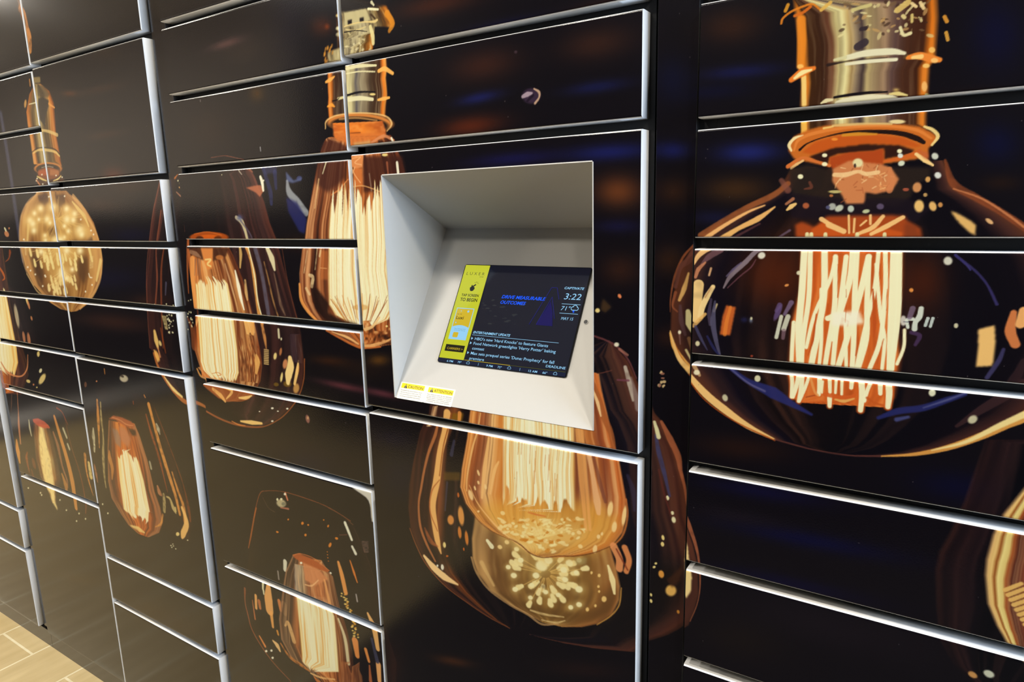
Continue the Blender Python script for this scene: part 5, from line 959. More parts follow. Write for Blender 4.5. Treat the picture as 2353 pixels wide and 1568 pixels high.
['s',[-1016,-180.4,-1016.4,-199.7,-1019.1,-228.1],[1.3,2.9,1],[150,80,36],.75,.97],
['s',[-1107.8,-168.9,-1086.2,-203.8,-1060.8,-231],[1.4,3,1],[244,220,150],.75,1.01],
['s',[-988.9,-165,-996.9,-198.5,-1007.4,-227.3],[1.2,2.8,.9],[206,130,56],.75,.93],
['s',[-1103.1,-177.3,-1082,-203.5,-1058.3,-230.8],[1.3,3,1],[244,220,150],.75,1],
['s',[-985.9,-167.5,-994.5,-198.4,-1005.9,-227.2],[1.2,2.8,.9],[244,220,150],.75,.93],
['s',[-1069.7,-170,-1057.6,-202.1,-1043.9,-229.8],[1.3,3,1],[206,130,56],.75,1.01],
['s',[-1054.7,-173.8,-1046.1,-201.4,-1037,-229.3],[1.3,3,1],[206,130,56],.75,1],
['s',[-1044.2,-178.8,-1037.8,-200.9,-1032,-229],[1.3,3,1],[150,80,36],.75,1],
['s',[-964.5,-175.5,-977.6,-197.4,-995.6,-226.4],[1.2,2.6,.9],[150,80,36],.75,.87],
['s',[-1021.4,-169.1,-1021.3,-200,-1022.1,-228.3],[1.3,2.9,1],[206,130,56],.75,.98],
['s',[-965.3,-169,-978.6,-197.4,-996.2,-226.5],[1.2,2.7,.9],[206,130,56],.75,.89],
['s',[-1091.7,-173.3,-1073.8,-203.1,-1053.5,-230.5],[1.4,3,1],[150,80,36],.75,1.01],
['s',[-1059.4,-181.7,-1049,-201.6,-1038.7,-229.5],[1.3,3,1],[244,220,150],.75,1],
['s',[-1024.5,-171.5,-1023.5,-200.1,-1023.4,-228.4],[1.3,2.9,1],[150,80,36],.75,.98],
['s',[-1000.4,-176.4,-1004.8,-199,-1012.2,-227.6],[1.3,2.8,1],[244,220,150],.75,.95],
['s',[-988.2,-163,-996.5,-198.5,-1007.1,-227.2],[1.2,2.8,.9],[150,80,36],.75,.93],
['s',[-1005.4,-165.3,-1009.5,-199.3,-1015,-227.8],[1.3,2.9,1],[244,220,150],.75,.96],
['s',[-1105.3,-179.4,-1083.4,-203.6,-1059.2,-230.9],[1.3,3,1],[150,80,36],.75,1],
['s',[-1052.9,-171.2,-1044.9,-201.3,-1036.3,-229.3],[1.3,3,1],[244,220,150],.75,1],
['s',[-1013.3,-175,-1014.7,-199.6,-1018.1,-228],[1.3,2.9,1],[244,220,150],.75,.97],
['s',[-941.4,-173.7,-960,-196.3,-984.8,-225.7],[1.1,2.5,.8],[150,80,36],.75,.83],
['s',[-1010.2,-163.2,-1013.2,-199.5,-1017.2,-228],[1.3,2.9,1],[206,130,56],.75,.96],
['s',[-970.5,-166.9,-982.7,-197.7,-998.7,-226.7],[1.2,2.7,.9],[150,80,36],.75,.9],
['s',[-1105.8,-181.2,-1083.7,-203.6,-1059.4,-230.9],[1.3,3,1],[206,130,56],.75,.99],
['b',-1017.9,-192.7,25.77,1.45,-.67,-7.06,[206,140,60],.5,.6],
['p',[-1162.8,-159.1,-1145,-158.4,-1113.7,-188.4,-1116.2,-210.4,-1080,-222.7,-1031,-228.9,-1035.2,-238.7,-1115.4,-234.8,-1157.4,-203],[34,20,18],.9,2.4],
['s',[-1201.4,-150.8,-1200.3,-185.5,-1180,-211.8,-1150.2,-232.3],[5.9,9.7,9.1,4.7],[240,160,80],.9,1.79],
['s',[-1127.6,-250.5,-1084.4,-264.3,-1045.4,-275.6,-1019.6,-279.3,-968.2,-272.4],[3,4.7,5.6,5.4,3.8],[200,110,50],.9,1.36,.2,1],
['s',[-1110.4,-251.6,-1063.8,-260.2,-1031.9,-272],[1.7,6.3,3.5],[244,190,120],.9,1.43],
['g',[-902.5,-206.4,-1017.3,-220.9,-1015.7,-237.3,-1019.4,-276.9],[-902.5,-206.4,-904.2,-229.1,-927.8,-265.3,-1019.4,-276.9],[[0,[200,110,50,1]],[.5,[130,66,30,1]],[1,[90,46,26,1]]],[44,24,18],[240,180,110],1,8,8,76,.9,6,.5,0],
['s',[-1019.3,-275.7,-986.8,-270.5,-954.8,-260.7,-935.8,-252.1],[4.8,7,5,3.2],[240,180,110],.85,1.39,.2,1],
['s',[-1009.4,-239.2,-986.4,-230.5,-966,-210.5],[7,6,4.3],[240,196,130],.85,1.5],
['b',-947.5,-227.7,3.68,.26,-.19,-2.32,[246,222,140],.9,.7],
['s',[-1166.4,-130,-1156.3,-134.5,-1162.2,-154.2],[7.9,9.3,9.1],[234,206,150],.8,1.35,.4,1],
['s',[-1134.9,-71.8,-1147.2,-117.4],[2.1,2.1],[234,206,150],.8,1.38,.4,1],
['s',[-1167,-76.9,-1183.7,-125.6],[2.1,2.1],[234,206,150],.8,1.4,.4,1],
['s',[-1125.1,-76.5,-1129.9,-88.3],[4.7,4.7],[234,206,150],.8,1.34,.4,1],
['s',[-1180.8,-159.8,-1171.5,-171.7],[7.1,7.1],[234,206,150],.8,1.42,.4,1],
['s',[-1129.3,-113.3,-1110.5,-114],[1.5,1.5],[236,200,140],.8,.74],
['p',[-1123.4,-76.4,-1102.9,-76.2,-1109.8,-137.8,-1132.3,-138.6],[206,116,56],.5,1.7],
['g',[-453.3,-214.1,-821.9,-244.5,-839.4,-352,-849.1,-398.5,-874.9,-440.3,-898.5,-510.6,-914.3,-567,-920.8,-618.8,-917.1,-665.9,-900.3,-702.9,-875.8,-738.3,-829.2,-772.4,-769.1,-795.7,-717.4,-810.3,-667.2,-817.6],[-453.3,-214.1,-418.6,-247.3,-393.2,-295.5,-377.1,-334.4,-360,-350.9,-338.5,-389.2,-325.8,-438.6,-317.4,-504.5,-302.8,-542,-294,-576.5,-291.1,-627.7,-297.4,-659.8,-306.2,-688.4,-327.2,-711.9,-349,-732,-382.5,-755,-401.7,-774,-405.7,-775.5,-477.8,-794.9,-541,-807,-607.9,-815,-667.2,-817.6],[[0,[100,50,28,.9]],[.03,[84,44,32,.85]],[.08,[60,34,26,.8]],[.13,[150,80,36,.9]],[.17,[40,24,22,.7]],[.3,[16,12,16,.2]],[.7,[14,11,15,.1]],[.83,[26,22,34,.6]],[.9,[30,20,24,.6]],[.96,[84,44,36,.8]],[1,[110,60,38,.9]]],[14,10,14],[150,90,60],.6,30,1.2,81,.95,4,0,0],
['p',[-898.1,-716.5,-749.8,-733.9,-540.7,-779.4,-405.1,-758.1,-325.3,-664.1,-305.4,-578.9,-411.4,-609,-539.2,-645.2,-735.9,-663,-848.4,-683.2],[22,18,17],.72,15.1],
['s',[-822.9,-408.3,-833.8,-441.9,-853.3,-482.4,-867.4,-522.8,-878.2,-563.3,-888.1,-604.4,-886.6,-653.3,-872.3,-689.5,-850.8,-723.6],[4.3,7.5,6.5,5.7,5.9,4.9,6.5,6.6,4],[190,116,64],.85,2.39],
['s',[-800.5,-391.5,-807.9,-429.9,-822.9,-476.3,-835.5,-538.3,-849.8,-593.1,-847,-638.8,-841.8,-674.9,-834.1,-701.2],[17.2,15.8,15.5,18,16.7,15.9,14.6,4.1],[240,182,104],.95,2.24],
['s',[-790.1,-390,-800.5,-423,-815.2,-466.1,-827.7,-527.7],[3.3,3.4,2.8,2.9],[150,80,36],.8,1.38],
['s',[-828.2,-536.8,-849.9,-565.5,-858.2,-610.4,-840.5,-652.7],[1.9,3.5,4,2.4],[170,90,44],.7,1.47],
['p',[-786.6,-389.5,-759.4,-385.5,-767.4,-412.1,-795,-416.4],[130,90,24],.9,1.9],
['s',[-769.5,-387,-774.4,-416,-784.9,-455],[8.8,6.7,3.4],[232,150,70],.85,1.69],
['p',[-788.3,-421,-747.4,-414.6,-766.9,-469.1,-776.4,-523.3,-797.3,-524.5,-804.4,-461.3],[20,16,20],.9,2.6],
['s',[-786.2,-446.6,-794.8,-477],[5.4,8.9],[74,72,96],.6,2.72],
['p',[-815.3,-517.7,-774,-509.6,-774.9,-527.4,-816.3,-535.8],[110,80,26],.6,1.6],
['s',[-808.7,-538.7,-817.5,-601],[5,3.7],[80,78,100],.5,2.18],
['s',[-874.2,-654.9,-860.7,-679.9,-842.6,-687.7],[4.2,12.6,4],[176,96,50],.7,2.48,.4,1],
['s',[-880.3,-720.2,-856.9,-739.3,-827.9,-753.3,-793.7,-760.5],[6.8,16.8,17.7,4.6],[246,206,140],.98,2.05],
['s',[-917.1,-665.6,-900.3,-703,-875.8,-738.2,-829,-772.8,-768.6,-795.4,-717.1,-810,-667.2,-817.8],[2.6,3.5,4.3,3.3,2.4,1.9,1.8],[150,84,44],.75,1.63],
['b',-804.2,-619.1,9.38,3.09,.85,-11.92,[230,150,70],.9,.6],
['b',-823.7,-679.6,4.44,1.56,.5,-7.32,[246,222,140],.9,.6],
['b',-832.2,-732.3,4.5,1.68,.5,-7.44,[250,246,216],.9,.6],
['b',-845.3,-732.8,3.03,1.13,.2,-3.11,[250,246,216],.9,.6],
['b',-817.8,-703,3.69,1.34,.17,-2.45,[206,104,34],.9,.6],
['b',-776.9,-603.6,8.45,2.76,1.74,-23.49,[236,160,76],.9,.6],
['b',-782.3,-641.2,4.98,1.7,1.09,-14.86,[220,130,50],.9,.6],
['b',-765.2,-648.9,4.91,1.71,1.33,-17.74,[220,130,50],.9,.6],
['b',-773.5,-675.5,2.13,.76,.31,-4.18,[206,104,34],.9,.6],
['b',-781.7,-559.8,2.81,.86,.43,-5.82,[206,104,34],.9,.6],
['b',-373.9,-364.8,3.65,1.51,3.4,-12.31,[226,220,170],.95,.7],
['b',-354.1,-477.6,3.19,1.54,1.23,-4.46,[243,238,190],.95,.7],
['b',-345.4,-502.5,2.95,1.47,.99,-3.57,[243,238,190],.95,.7],
['b',-342.8,-514.1,3.85,1.95,1.6,-5.82,[243,238,190],.95,.7],
['b',-360.7,-550.9,2.79,1.46,1.37,-5,[246,222,140],.95,.7],
['b',-361.4,-563,3.26,1.72,1.25,-4.56,[246,222,140],.95,.7],
['b',-372.5,-601.7,2.61,1.43,.57,-2.08,[246,222,140],.95,.7],
['b',-375.4,-609.2,2.86,1.57,.57,-2.09,[246,222,140],.95,.7],
['b',-362.4,-618.8,5.18,2.9,2.02,-7.39,[232,160,70],.95,.7],
['b',-344.9,-644.3,10.21,5.93,2.9,-10.59,[240,190,100],.95,.7],
['b',-380.1,-663.2,1.93,1.12,.9,-3.29,[246,222,140],.95,.7],
['b',-379.9,-675,2.18,1.28,1.03,-3.77,[246,222,140],.95,.7],
['b',-331.4,-680,2.53,1.53,1.01,-3.69,[220,150,60],.95,.7],
['b',-317,-518.8,1.76,.91,1.22,-4.42,[214,120,50],.95,.7],
['s',[-367.1,-347.2,-352.6,-373,-338.2,-401.1,-333,-426.2,-325.5,-453.2,-320.1,-485.6,-312.7,-508,-300.4,-541.3,-293.9,-571.3,-291.1,-612.6,-295.2,-646.4,-305.9,-680.5],[5,10.9,10.7,6.3,4.8,3.4,7.5,5.4,3.4,1.9,1.3,1.1],[166,94,60],.85,1.44,.2,1],
['s',[-376.1,-372.3,-370.9,-400,-360.9,-434.1,-350.7,-473.1],[4.9,8.5,7.5,4],[66,66,104],.8,1.99,.3,1],
['s',[-370.4,-431.2,-360.2,-470.4,-347.6,-506.7],[2.5,4.1,2.6],[96,44,36],.7,1.53],
['p',[-319.1,-529.1,-312.9,-547.1,-308.6,-578,-304.6,-599.2,-305.1,-624.3,-312.8,-640.7,-318.9,-631.1,-322,-581.7],[240,210,140],.98,1],
['p',[-352.5,-626.1,-343.1,-615.6,-324.6,-590,-328.6,-621.4,-342.6,-638.5],[70,40,24],.7,2],
['s',[-394.9,-404.3,-387.1,-439.4],[10.2,12.8],[24,18,22],.6,2.55],
['s',[-419.1,-445.8,-408.9,-471,-406.1,-505.5],[5.4,10.5,5.2],[60,54,80],.5,2.64],
['s',[-480.7,-210.9,-458.5,-216.6,-438.7,-226.1,-419,-246.5,-405.3,-274.8],[3.1,2.7,4,2.8,2],[110,60,60],.8,1.19],
['b',-440.3,-221.9,4.72,.41,.02,-4.09,[226,220,190],.95,.7],
['s',[-434.7,-229.4,-421,-237.4],[5.1,3.9],[170,110,90],.7,1.18],
['s',[-478.8,-275.5,-464.5,-272,-448.4,-266.1],[1.9,1.9,1.1],[120,66,54],.8,.75],
['b',-476.7,-263.8,20.5,2.17,-.02,-15.34,[16,12,14],.7,0],
['s',[-424.8,-258.3,-416.8,-285.5,-410.7,-313],[6,8.8,4],[200,190,170],.8,1.6,.3,1],
['s',[-438.4,-281.4,-418.7,-280.1],[3,3.8],[110,60,74],.8,1.14],
['b',-474.6,-167.5,4.83,.28,0,-4.08,[246,222,140],.9,.7],
['b',-435.3,-141.7,2.66,1.57,2.34,-3.64,[226,130,80],.95,.7],
['p',[-464.6,-146.7,-448.8,-160.5,-460.6,-170.3,-468.6,-165.3],[90,64,34],.6,1.5],
['g',[-454.5,-568.9,-741.7,-583.4,-745.9,-602.1,-754.7,-646.2,-755,-688.8,-744.2,-719.4,-714.7,-747.4,-665.6,-765.4,-624.1,-773,-593.2,-780.4],[-454.5,-568.9,-446.5,-590.4,-435.8,-624.5,-429.1,-654.5,-430.3,-681.7,-443.4,-713.2,-470.5,-741.6,-504.2,-760.2,-544.9,-774.2,-562.7,-776,-593.2,-780.4],[[0,[170,128,76,1]],[.08,[196,150,90,1]],[.15,[120,84,46,1]],[.5,[150,112,54,1]],[.8,[140,100,48,1]],[.95,[150,96,48,1]],[1,[176,112,60,1]]],[84,58,34],[214,176,106],.5,14,3,82,1,5,0,0],
['s',[-755,-688.8,-743.5,-719.2,-714.7,-747.4,-665.6,-765.4,-624.1,-773,-593.2,-783.4,-556.7,-771],[4.6,5.5,5.4,5.1,5.7,4.6,2.9],[206,160,100],.7,1.79],
['p',[-734.2,-725.7,-694.5,-744.2,-649,-751.1,-586.4,-745.8,-512.5,-733.2,-470.5,-708.3,-443.7,-645.5,-433,-669.1,-454.1,-725,-527.2,-763.8,-617.7,-767.9,-681.7,-758.5],[92,64,32],.55,4.8],
['s',[-429.1,-657.2,-432.8,-690.7,-448.7,-717.7,-476,-744.9],[2.1,2.5,2.3,1.9],[206,150,70],.8,.98],
['s',[-454.4,-621.8,-446.3,-646.3,-442.2,-672],[4.1,11.7,4.6],[246,226,160],.95,1.46],
['s',[-713.9,-641.6,-704.3,-651],[7.5,11.1],[243,238,190],.9,1.49],
['s',[-729.5,-693.9,-719.9,-709.3,-702.5,-734.5],[11.5,9.2,6.1],[230,190,120],.6,3.07],
['s',[-617.6,-761.9,-586.7,-760.6,-544.6,-752.4],[3.3,5.1,2.4],[226,196,130],.8,1.27,.4,1],
['s',[-593.1,-774.5,-562.6,-770.1,-541.7,-758.7],[1.9,4.2,1.6],[226,196,130],.8,1.18,.3,1],
['s',[-584.8,-684.4,-589.2,-705],[1.5,2.1],[214,170,90],.75,.9],
['s',[-588.1,-701.3,-590.5,-709.4],[8.8,12.3],[246,228,160],.95,2.34],
['s',[-571.9,-676.6,-540.3,-687.1],[1.7,2.3],[214,170,90],.75,.99],
['s',[-544.2,-686.5,-535.8,-687.8],[9.6,13.4],[246,228,160],.95,2.56],
['s',[-592.6,-674.1,-652.1,-673.7],[1.6,2.3],[214,170,90],.75,.96],
['s',[-647.6,-674.1,-657.1,-673.1],[10,14.1],[246,228,160],.95,2.68],
['s',[-584.6,-667.6,-592.1,-651],[1.7,2.4],[214,170,90],.75,1.02],
['s',[-591.1,-654,-593.2,-647.4],[10,14.1],[246,228,160],.95,2.68],
['s',[-571.2,-668.3,-542.4,-655.6],[1.4,1.9],[214,170,90],.75,.81],
['s',[-546.7,-658.3,-537.7,-652.5],[7.6,10.6],[246,228,160],.95,2.03],
['s',[-584.5,-667.5,-588.4,-661.2],[1.7,2.4],[214,170,90],.75,1.03],
['s',[-587.4,-664.2,-589.5,-657.6],[10,14],[246,228,160],.95,2.67],
['s',[-570.5,-669.5,-500.9,-640.7],[1.4,1.8],[214,170,90],.75,.81],
['s',[-505.2,-642.8,-496.1,-638.2],[7.8,10.8],[246,228,160],.95,2.06],
['s',[-582.8,-666.8,-586.3,-633.8],[1.6,2.2],[214,170,90],.75,.97],
['s',[-586,-637.1,-586.6,-629.9],[9.6,13.4],[246,228,160],.95,2.55],
['s',[-579.1,-682.6,-567.2,-719.1],[1.7,2.4],[214,170,90],.75,1.01],
['s',[-568.4,-716.1,-565.9,-722.6],[10.2,14.2],[246,228,160],.95,2.71],
['s',[-572.5,-667.2,-548.9,-653],[1.3,1.8],[214,170,90],.75,.77],
['s',[-552.7,-656.1,-544.7,-649.4],[7.4,10.4],[246,228,160],.95,1.98],
['s',[-570.2,-670.3,-521.4,-655.9],[1.4,1.9],[214,170,90],.75,.84],
['s',[-525.9,-657.8,-516.4,-653.8],[8.1,11.2],[246,228,160],.95,2.14],
['s',[-591.7,-683.3,-603,-698.8],[1.3,1.8],[214,170,90],.75,.77],
['s',[-599.1,-695.5,-607.4,-702.7],[7.6,10.7],[246,228,160],.95,2.03],
['s',[-591.5,-683.4,-612.3,-707.5],[1.3,1.8],[214,170,90],.75,.76],
['s',[-608.5,-704.1,-616.7,-711.5],[7.6,10.7],[246,228,160],.95,2.04],
['s',[-571.9,-667.6,-526,-638.9],[1.3,1.8],[214,170,90],.75,.77],
['s',[-529.9,-641.8,-521.7,-635.6],[7.4,10.3],[246,228,160],.95,1.97],
['s',[-591.4,-683.5,-608,-704.4],[1.3,1.8],[214,170,90],.75,.77],
['s',[-604.2,-701,-612.3,-708.4],[7.6,10.7],[246,228,160],.95,2.03],
['s',[-586.5,-668.5,-605.6,-645.1],[1.7,2.4],[214,170,90],.75,1.04],
['s',[-603.9,-647.8,-607.6,-642],[10.3,14.5],[246,228,160],.95,2.76],
['s',[-584.6,-667.5,-592.8,-647.9],[1.7,2.4],[214,170,90],.75,1.01],
['s',[-591.8,-651,-593.9,-644.4],[10,14],[246,228,160],.95,2.67],
['s',[-572.9,-666.9,-551.8,-653.3],[1.3,1.8],[214,170,90],.75,.77],
['s',[-555.4,-656.5,-547.8,-649.5],[7.4,10.3],[246,228,160],.95,1.97],
['s',[-586.4,-684.5,-598,-715.8],[1.4,2],[214,170,90],.75,.85],
['s',[-596.3,-712,-600,-720.3],[8.3,11.7],[246,228,160],.95,2.23],
['s',[-590.7,-671.7,-646,-655.1],[1.7,2.4],[214,170,90],.75,1.02],
['s',[-642.4,-656.5,-650.1,-653.4],[10.4,14.6],[246,228,160],.95,2.78],
['s',[-576.2,-680.9,-548.8,-714],[1.7,2.4],[214,170,90],.75,1.03],
['s',[-551.1,-711.7,-546.2,-716.6],[10.3,14.4],[246,228,160],.95,2.74],
['s',[-580.7,-666.3,-577.5,-650.2],[1.5,2.1],[214,170,90],.75,.89],
['s',[-578.1,-653.8,-576.9,-646.1],[9,12.6],[246,228,160],.95,2.4],
['s',[-571,-675.2,-524.1,-681.2],[1.6,2.2],[214,170,90],.75,.96],
['s',[-528.3,-681.2,-519.4,-681.3],[9.2,12.9],[246,228,160],.95,2.46],
['s',[-583.6,-667.1,-589.1,-644.3],[1.7,2.3],[214,170,90],.75,.99],
['s',[-588.5,-647.5,-589.8,-640.5],[9.8,13.7],[246,228,160],.95,2.62],
['s',[-593,-682.3,-639.7,-718.7],[1.3,1.8],[214,170,90],.75,.77],
['s',[-635.1,-715.7,-644.9,-722.2],[8,11.2],[246,228,160],.95,2.13],
['s',[-572.1,-667.4,-544.2,-651.2],[1.3,1.8],[214,170,90],.75,.78],
['s',[-548,-654.2,-539.8,-647.7],[7.5,10.4],[246,228,160],.95,1.98],
['s',[-584.5,-684.3,-596.1,-733.3],[1.5,2.1],[214,170,90],.75,.89],
['s',[-595.1,-729.5,-597.3,-737.7],[8.9,12.5],[246,228,160],.95,2.39],
['s',[-570.3,-669.9,-544.9,-664.2],[1.5,2],[214,170,90],.75,.87],
['s',[-549.5,-666.2,-539.8,-661.8],[8,11.2],[246,228,160],.95,2.14],
['s',[-570.3,-673.4,-549.6,-675.9],[1.6,2.2],[214,170,90],.75,.96],
['s',[-554.2,-676.6,-544.4,-675.1],[8.9,12.4],[246,228,160],.95,2.37],
['s',[-593.2,-675.1,-645.8,-680.7],[1.5,2.2],[214,170,90],.75,.93],
['s',[-641.1,-680.7,-651.1,-680.7],[9.8,13.7],[246,228,160],.95,2.61],
['s',[-577.3,-681.6,-567,-701.9],[1.7,2.4],[214,170,90],.75,1.02],
['s',[-568.8,-699.4,-564.8,-704.9],[10.3,14.4],[246,228,160],.95,2.75],
['s',[-592.1,-673.3,-641.4,-669.5],[1.6,2.3],[214,170,90],.75,.98],
['s',[-637.2,-670.3,-646.1,-668.6],[10.1,14.2],[246,228,160],.95,2.71],
['s',[-571,-675.1,-528.8,-680.8],[1.6,2.2],[214,170,90],.75,.96],
['s',[-533.1,-680.9,-524,-680.9],[9.2,12.9],[246,228,160],.95,2.46],
['s',[-587.3,-684.5,-619.2,-748.3],[1.4,2],[214,170,90],.75,.83],
['s',[-617.1,-744.4,-621.7,-752.9],[8.2,11.6],[246,228,160],.95,2.2],
['s',[-580.6,-683.3,-573.4,-731.1],[1.6,2.3],[214,170,90],.75,.99],
['s',[-573.9,-727.8,-572.7,-734.9],[9.9,13.9],[246,228,160],.95,2.65],
['s',[-575.5,-666.1,-550.7,-636.8],[1.3,1.7],[214,170,90],.75,.75],
['s',[-553.2,-640.4,-547.8,-632.7],[7.5,10.5],[246,228,160],.95,2.01],
['s',[-572.5,-677.4,-551.3,-688.3],[1.7,2.3],[214,170,90],.75,1.01],
['s',[-555.1,-687.4,-547.1,-689.3],[9.8,13.7],[246,228,160],.95,2.61],
['b',-590.8,-660.6,25.48,7.23,-.43,-22.09,[244,214,130],.5,0],
['b',-590.8,-660.6,13.87,-.84,-4.58,-12.56,[248,236,176],.95,.6],
['b',-575.6,-644.9,17.91,4.99,-.27,-15.6,[244,214,130],.5,0],
['b',-575.6,-644.9,9.76,-.66,-3.2,-8.85,[248,236,176],.95,.6],
['b',-603.5,-684.3,14.78,4.33,-.27,-12.79,[244,214,130],.5,0],
['b',-603.5,-684.3,8.04,-.41,-2.67,-7.29,[248,236,176],.95,.6],
['b',-653.9,-699.1,13.92,4.08,-.35,-11.8,[244,214,130],.5,0],
['b',-653.9,-699.1,7.56,-.33,-2.56,-6.75,[248,236,176],.95,.6],
['b',-666.3,-684.9,11.7,3.34,-.31,-9.84,[244,214,130],.5,0],
['b',-666.3,-684.9,6.35,-.31,-2.16,-5.62,[248,236,176],.95,.6],
['b',-637,-662,12.89,3.59,-.29,-10.94,[244,214,130],.5,0],
['b',-637,-662,7,-.41,-2.35,-6.22,[248,236,176],.95,.6],
['b',-531.7,-638.2,15.14,4.26,-.14,-13.45,[244,214,130],.5,0],
['b',-531.7,-638.2,8.27,-.59,-2.66,-7.62,[248,236,176],.95,.6],
['b',-511.8,-627.2,10.12,2.82,-.06,-9.06,[244,214,130],.5,0],
['b',-511.8,-627.2,5.53,-.43,-1.76,-5.12,[248,236,176],.95,.6],
['b',-543.4,-655.5,13.95,4.02,-.15,-12.35,[244,214,130],.5,0],
['b',-543.4,-655.5,7.61,-.49,-2.46,-7.02,[248,236,176],.95,.6],
['b',-517.6,-653.6,10.22,2.97,-.07,-9.16,[244,214,130],.5,0],
['b',-517.6,-653.6,5.58,-.37,-1.78,-5.2,[248,236,176],.95,.6],
['b',-651.5,-728,13.18,4.04,-.32,-11.23,[244,214,130],.5,0],
['b',-651.5,-728,7.15,-.23,-2.42,-6.45,[248,236,176],.95,.6],
['b',-613.2,-707.5,11.22,3.39,-.22,-9.7,[244,214,130],.5,0],
['b',-613.2,-707.5,6.1,-.25,-2.03,-5.55,[248,236,176],.95,.6],
['b',-617,-735.1,10.55,3.32,-.21,-9.14,[244,214,130],.5,0],
['b',-617,-735.1,5.73,-.17,-1.91,-5.25,[248,236,176],.95,.6],
['b',-582.8,-712.7,10.93,3.38,-.17,-9.59,[244,214,130],.5,0],
['b',-582.8,-712.7,5.95,-.24,-1.96,-5.49,[248,236,176],.95,.6],
['b',-555.8,-710.1,10.67,3.33,-.13,-9.48,[244,214,130],.5,0],
['b',-555.8,-710.1,5.82,-.24,-1.89,-5.43,[248,236,176],.95,.6],
['b',-512.2,-685.3,14.98,4.59,-.09,-13.53,[244,214,130],.5,0],
['b',-512.2,-685.3,8.19,-.43,-2.61,-7.72,[248,236,176],.95,.6],
['b',-540.8,-674.3,12.56,3.73,-.13,-11.17,[244,214,130],.5,0],
['b',-540.8,-674.3,6.86,-.39,-2.21,-6.36,[248,236,176],.95,.6],
['b',-512.4,-716.2,11.64,3.74,-.07,-10.56,[244,214,130],.5,0],
['b',-512.4,-716.2,6.36,-.25,-2.03,-6.05,[248,236,176],.95,.6],
['b',-529.7,-727.5,10.45,3.39,-.09,-9.42,[244,214,130],.5,0],
['b',-529.7,-727.5,5.71,-.19,-1.83,-5.41,[248,236,176],.95,.6],
['b',-645.9,-641.3,11.42,3.06,-.27,-9.63,[244,214,130],.5,0],
['b',-645.9,-641.3,6.2,-.42,-2.09,-5.46,[248,236,176],.95,.6],
['b',-462.3,-689.2,5.42,1.71,.01,-6.57,[240,200,120],.95,.7],
['b',-471.8,-645.7,3.26,.96,0,-3.91,[240,200,120],.95,.7],
['b',-486.9,-644.7,2.75,.8,-.01,-3.28,[240,200,120],.95,.7],
['b',-473.2,-667.9,2.73,.83,0,-3.28,[240,200,120],.95,.7],
['b',-471.8,-677.1,2.46,.76,0,-2.96,[240,200,120],.95,.7],
['b',-495.5,-720.6,3.93,1.28,-.02,-4.72,[240,200,120],.95,.7],
['b',-479.3,-707.8,2.76,.89,-.01,-3.33,[240,200,120],.95,.7],
['p',[-520.2,-624,-495.1,-617.1,-497.9,-631.4,-517.5,-637],[160,146,96],.6,1.4],
['p',[-594.7,-701.9,-579.5,-697.3,-585.7,-707.8],[90,70,50],.5,1.8],
['g',[-722.7,-236.3,-737.3,-339.1,-746.6,-383.6,-755.3,-435.3,-771.9,-501.4,-777.6,-541.2,-765.1,-573.7,-735.8,-602.6,-703.1,-618.2,-661.3,-624.9,-627.2,-639.4,-596.5,-642.7],[-722.7,-236.3,-470.7,-275.1,-465,-304.6,-455.4,-341.3,-444.9,-388.9,-434.4,-416.4,-426.6,-454.7,-420,-488.8,-418.6,-518.6,-425.9,-551,-444.1,-579.3,-475.8,-601.1,-517.5,-621,-548.1,-632,-566.5,-637.1,-596.5,-642.7],[[0,[150,70,26,1]],[.04,[236,160,80,1]],[.08,[150,74,34,1]],[.14,[190,120,74,1]],[.19,[240,190,120,1]],[.25,[206,120,44,1]],[.5,[224,150,66,1]],[.72,[150,80,44,1]],[.78,[110,62,46,1]],[.84,[214,130,60,1]],[.9,[130,64,38,1]],[.96,[206,110,50,1]],[1,[160,78,34,1]]],[84,40,22],[244,196,130],.7,36,1.3,83,1,3,0,0],
['p',[-753.7,-583.2,-679.8,-548.2,-485.8,-505,-428.1,-524.1,-448.2,-577.9,-512.2,-617.8,-594.6,-640.4,-682.1,-616.6],[226,164,64],.75,12.8],
['g',[-517.7,-310.5,-668.9,-329.5,-670.4,-372.6,-676,-539.6,-675.4,-568],[-517.7,-310.5,-516.6,-350.2,-516.6,-452.3,-516.8,-541.9,-675.4,-568],[[0,[243,238,190,1]],[.93,[243,238,190,1]],[1,[240,200,120,1]]],[228,150,54],[250,246,216],.9,40,1,84,1,6,0,.2],
['s',[-627.9,-422.3,-630.3,-446.4],[1.2,1.2],[206,130,56],.7,1.22],
['s',[-568.5,-413.2,-571.1,-465.6],[1.2,1.2],[206,130,56],.7,1.16],
['s',[-554.3,-470.5,-556.8,-525.8],[1.2,1.2],[206,130,56],.7,1.17],
['s',[-557.3,-480.3,-560,-543.4],[1.2,1.2],[206,130,56],.7,1.17],
['s',[-568.5,-486.1,-570.6,-507.7],[1.2,1.2],[206,130,56],.7,1.17],
['s',[-635,-421.1,-637.6,-447.9],[1.2,1.2],[206,130,56],.7,1.23],
['s',[-600,-448.8,-602.9,-498.7],[1.2,1.2],[206,130,56],.7,1.21],
['s',[-552.6,-408.7,-554.8,-443.8],[1.1,1.1],[206,130,56],.7,1.14],
['s',[-578.1,-437.7,-580.2,-459.6],[1.2,1.2],[206,130,56],.7,1.17],
['s',[-571.2,-436.4,-573.8,-485.6],[1.2,1.2],[206,130,56],.7,1.17],
['s',[-585.2,-489.3,-588.1,-552.8],[1.2,1.2],[206,130,56],.7,1.21],
['s',[-640.8,-482.8,-644.2,-536.3],[1.3,1.3],[206,130,56],.7,1.26],
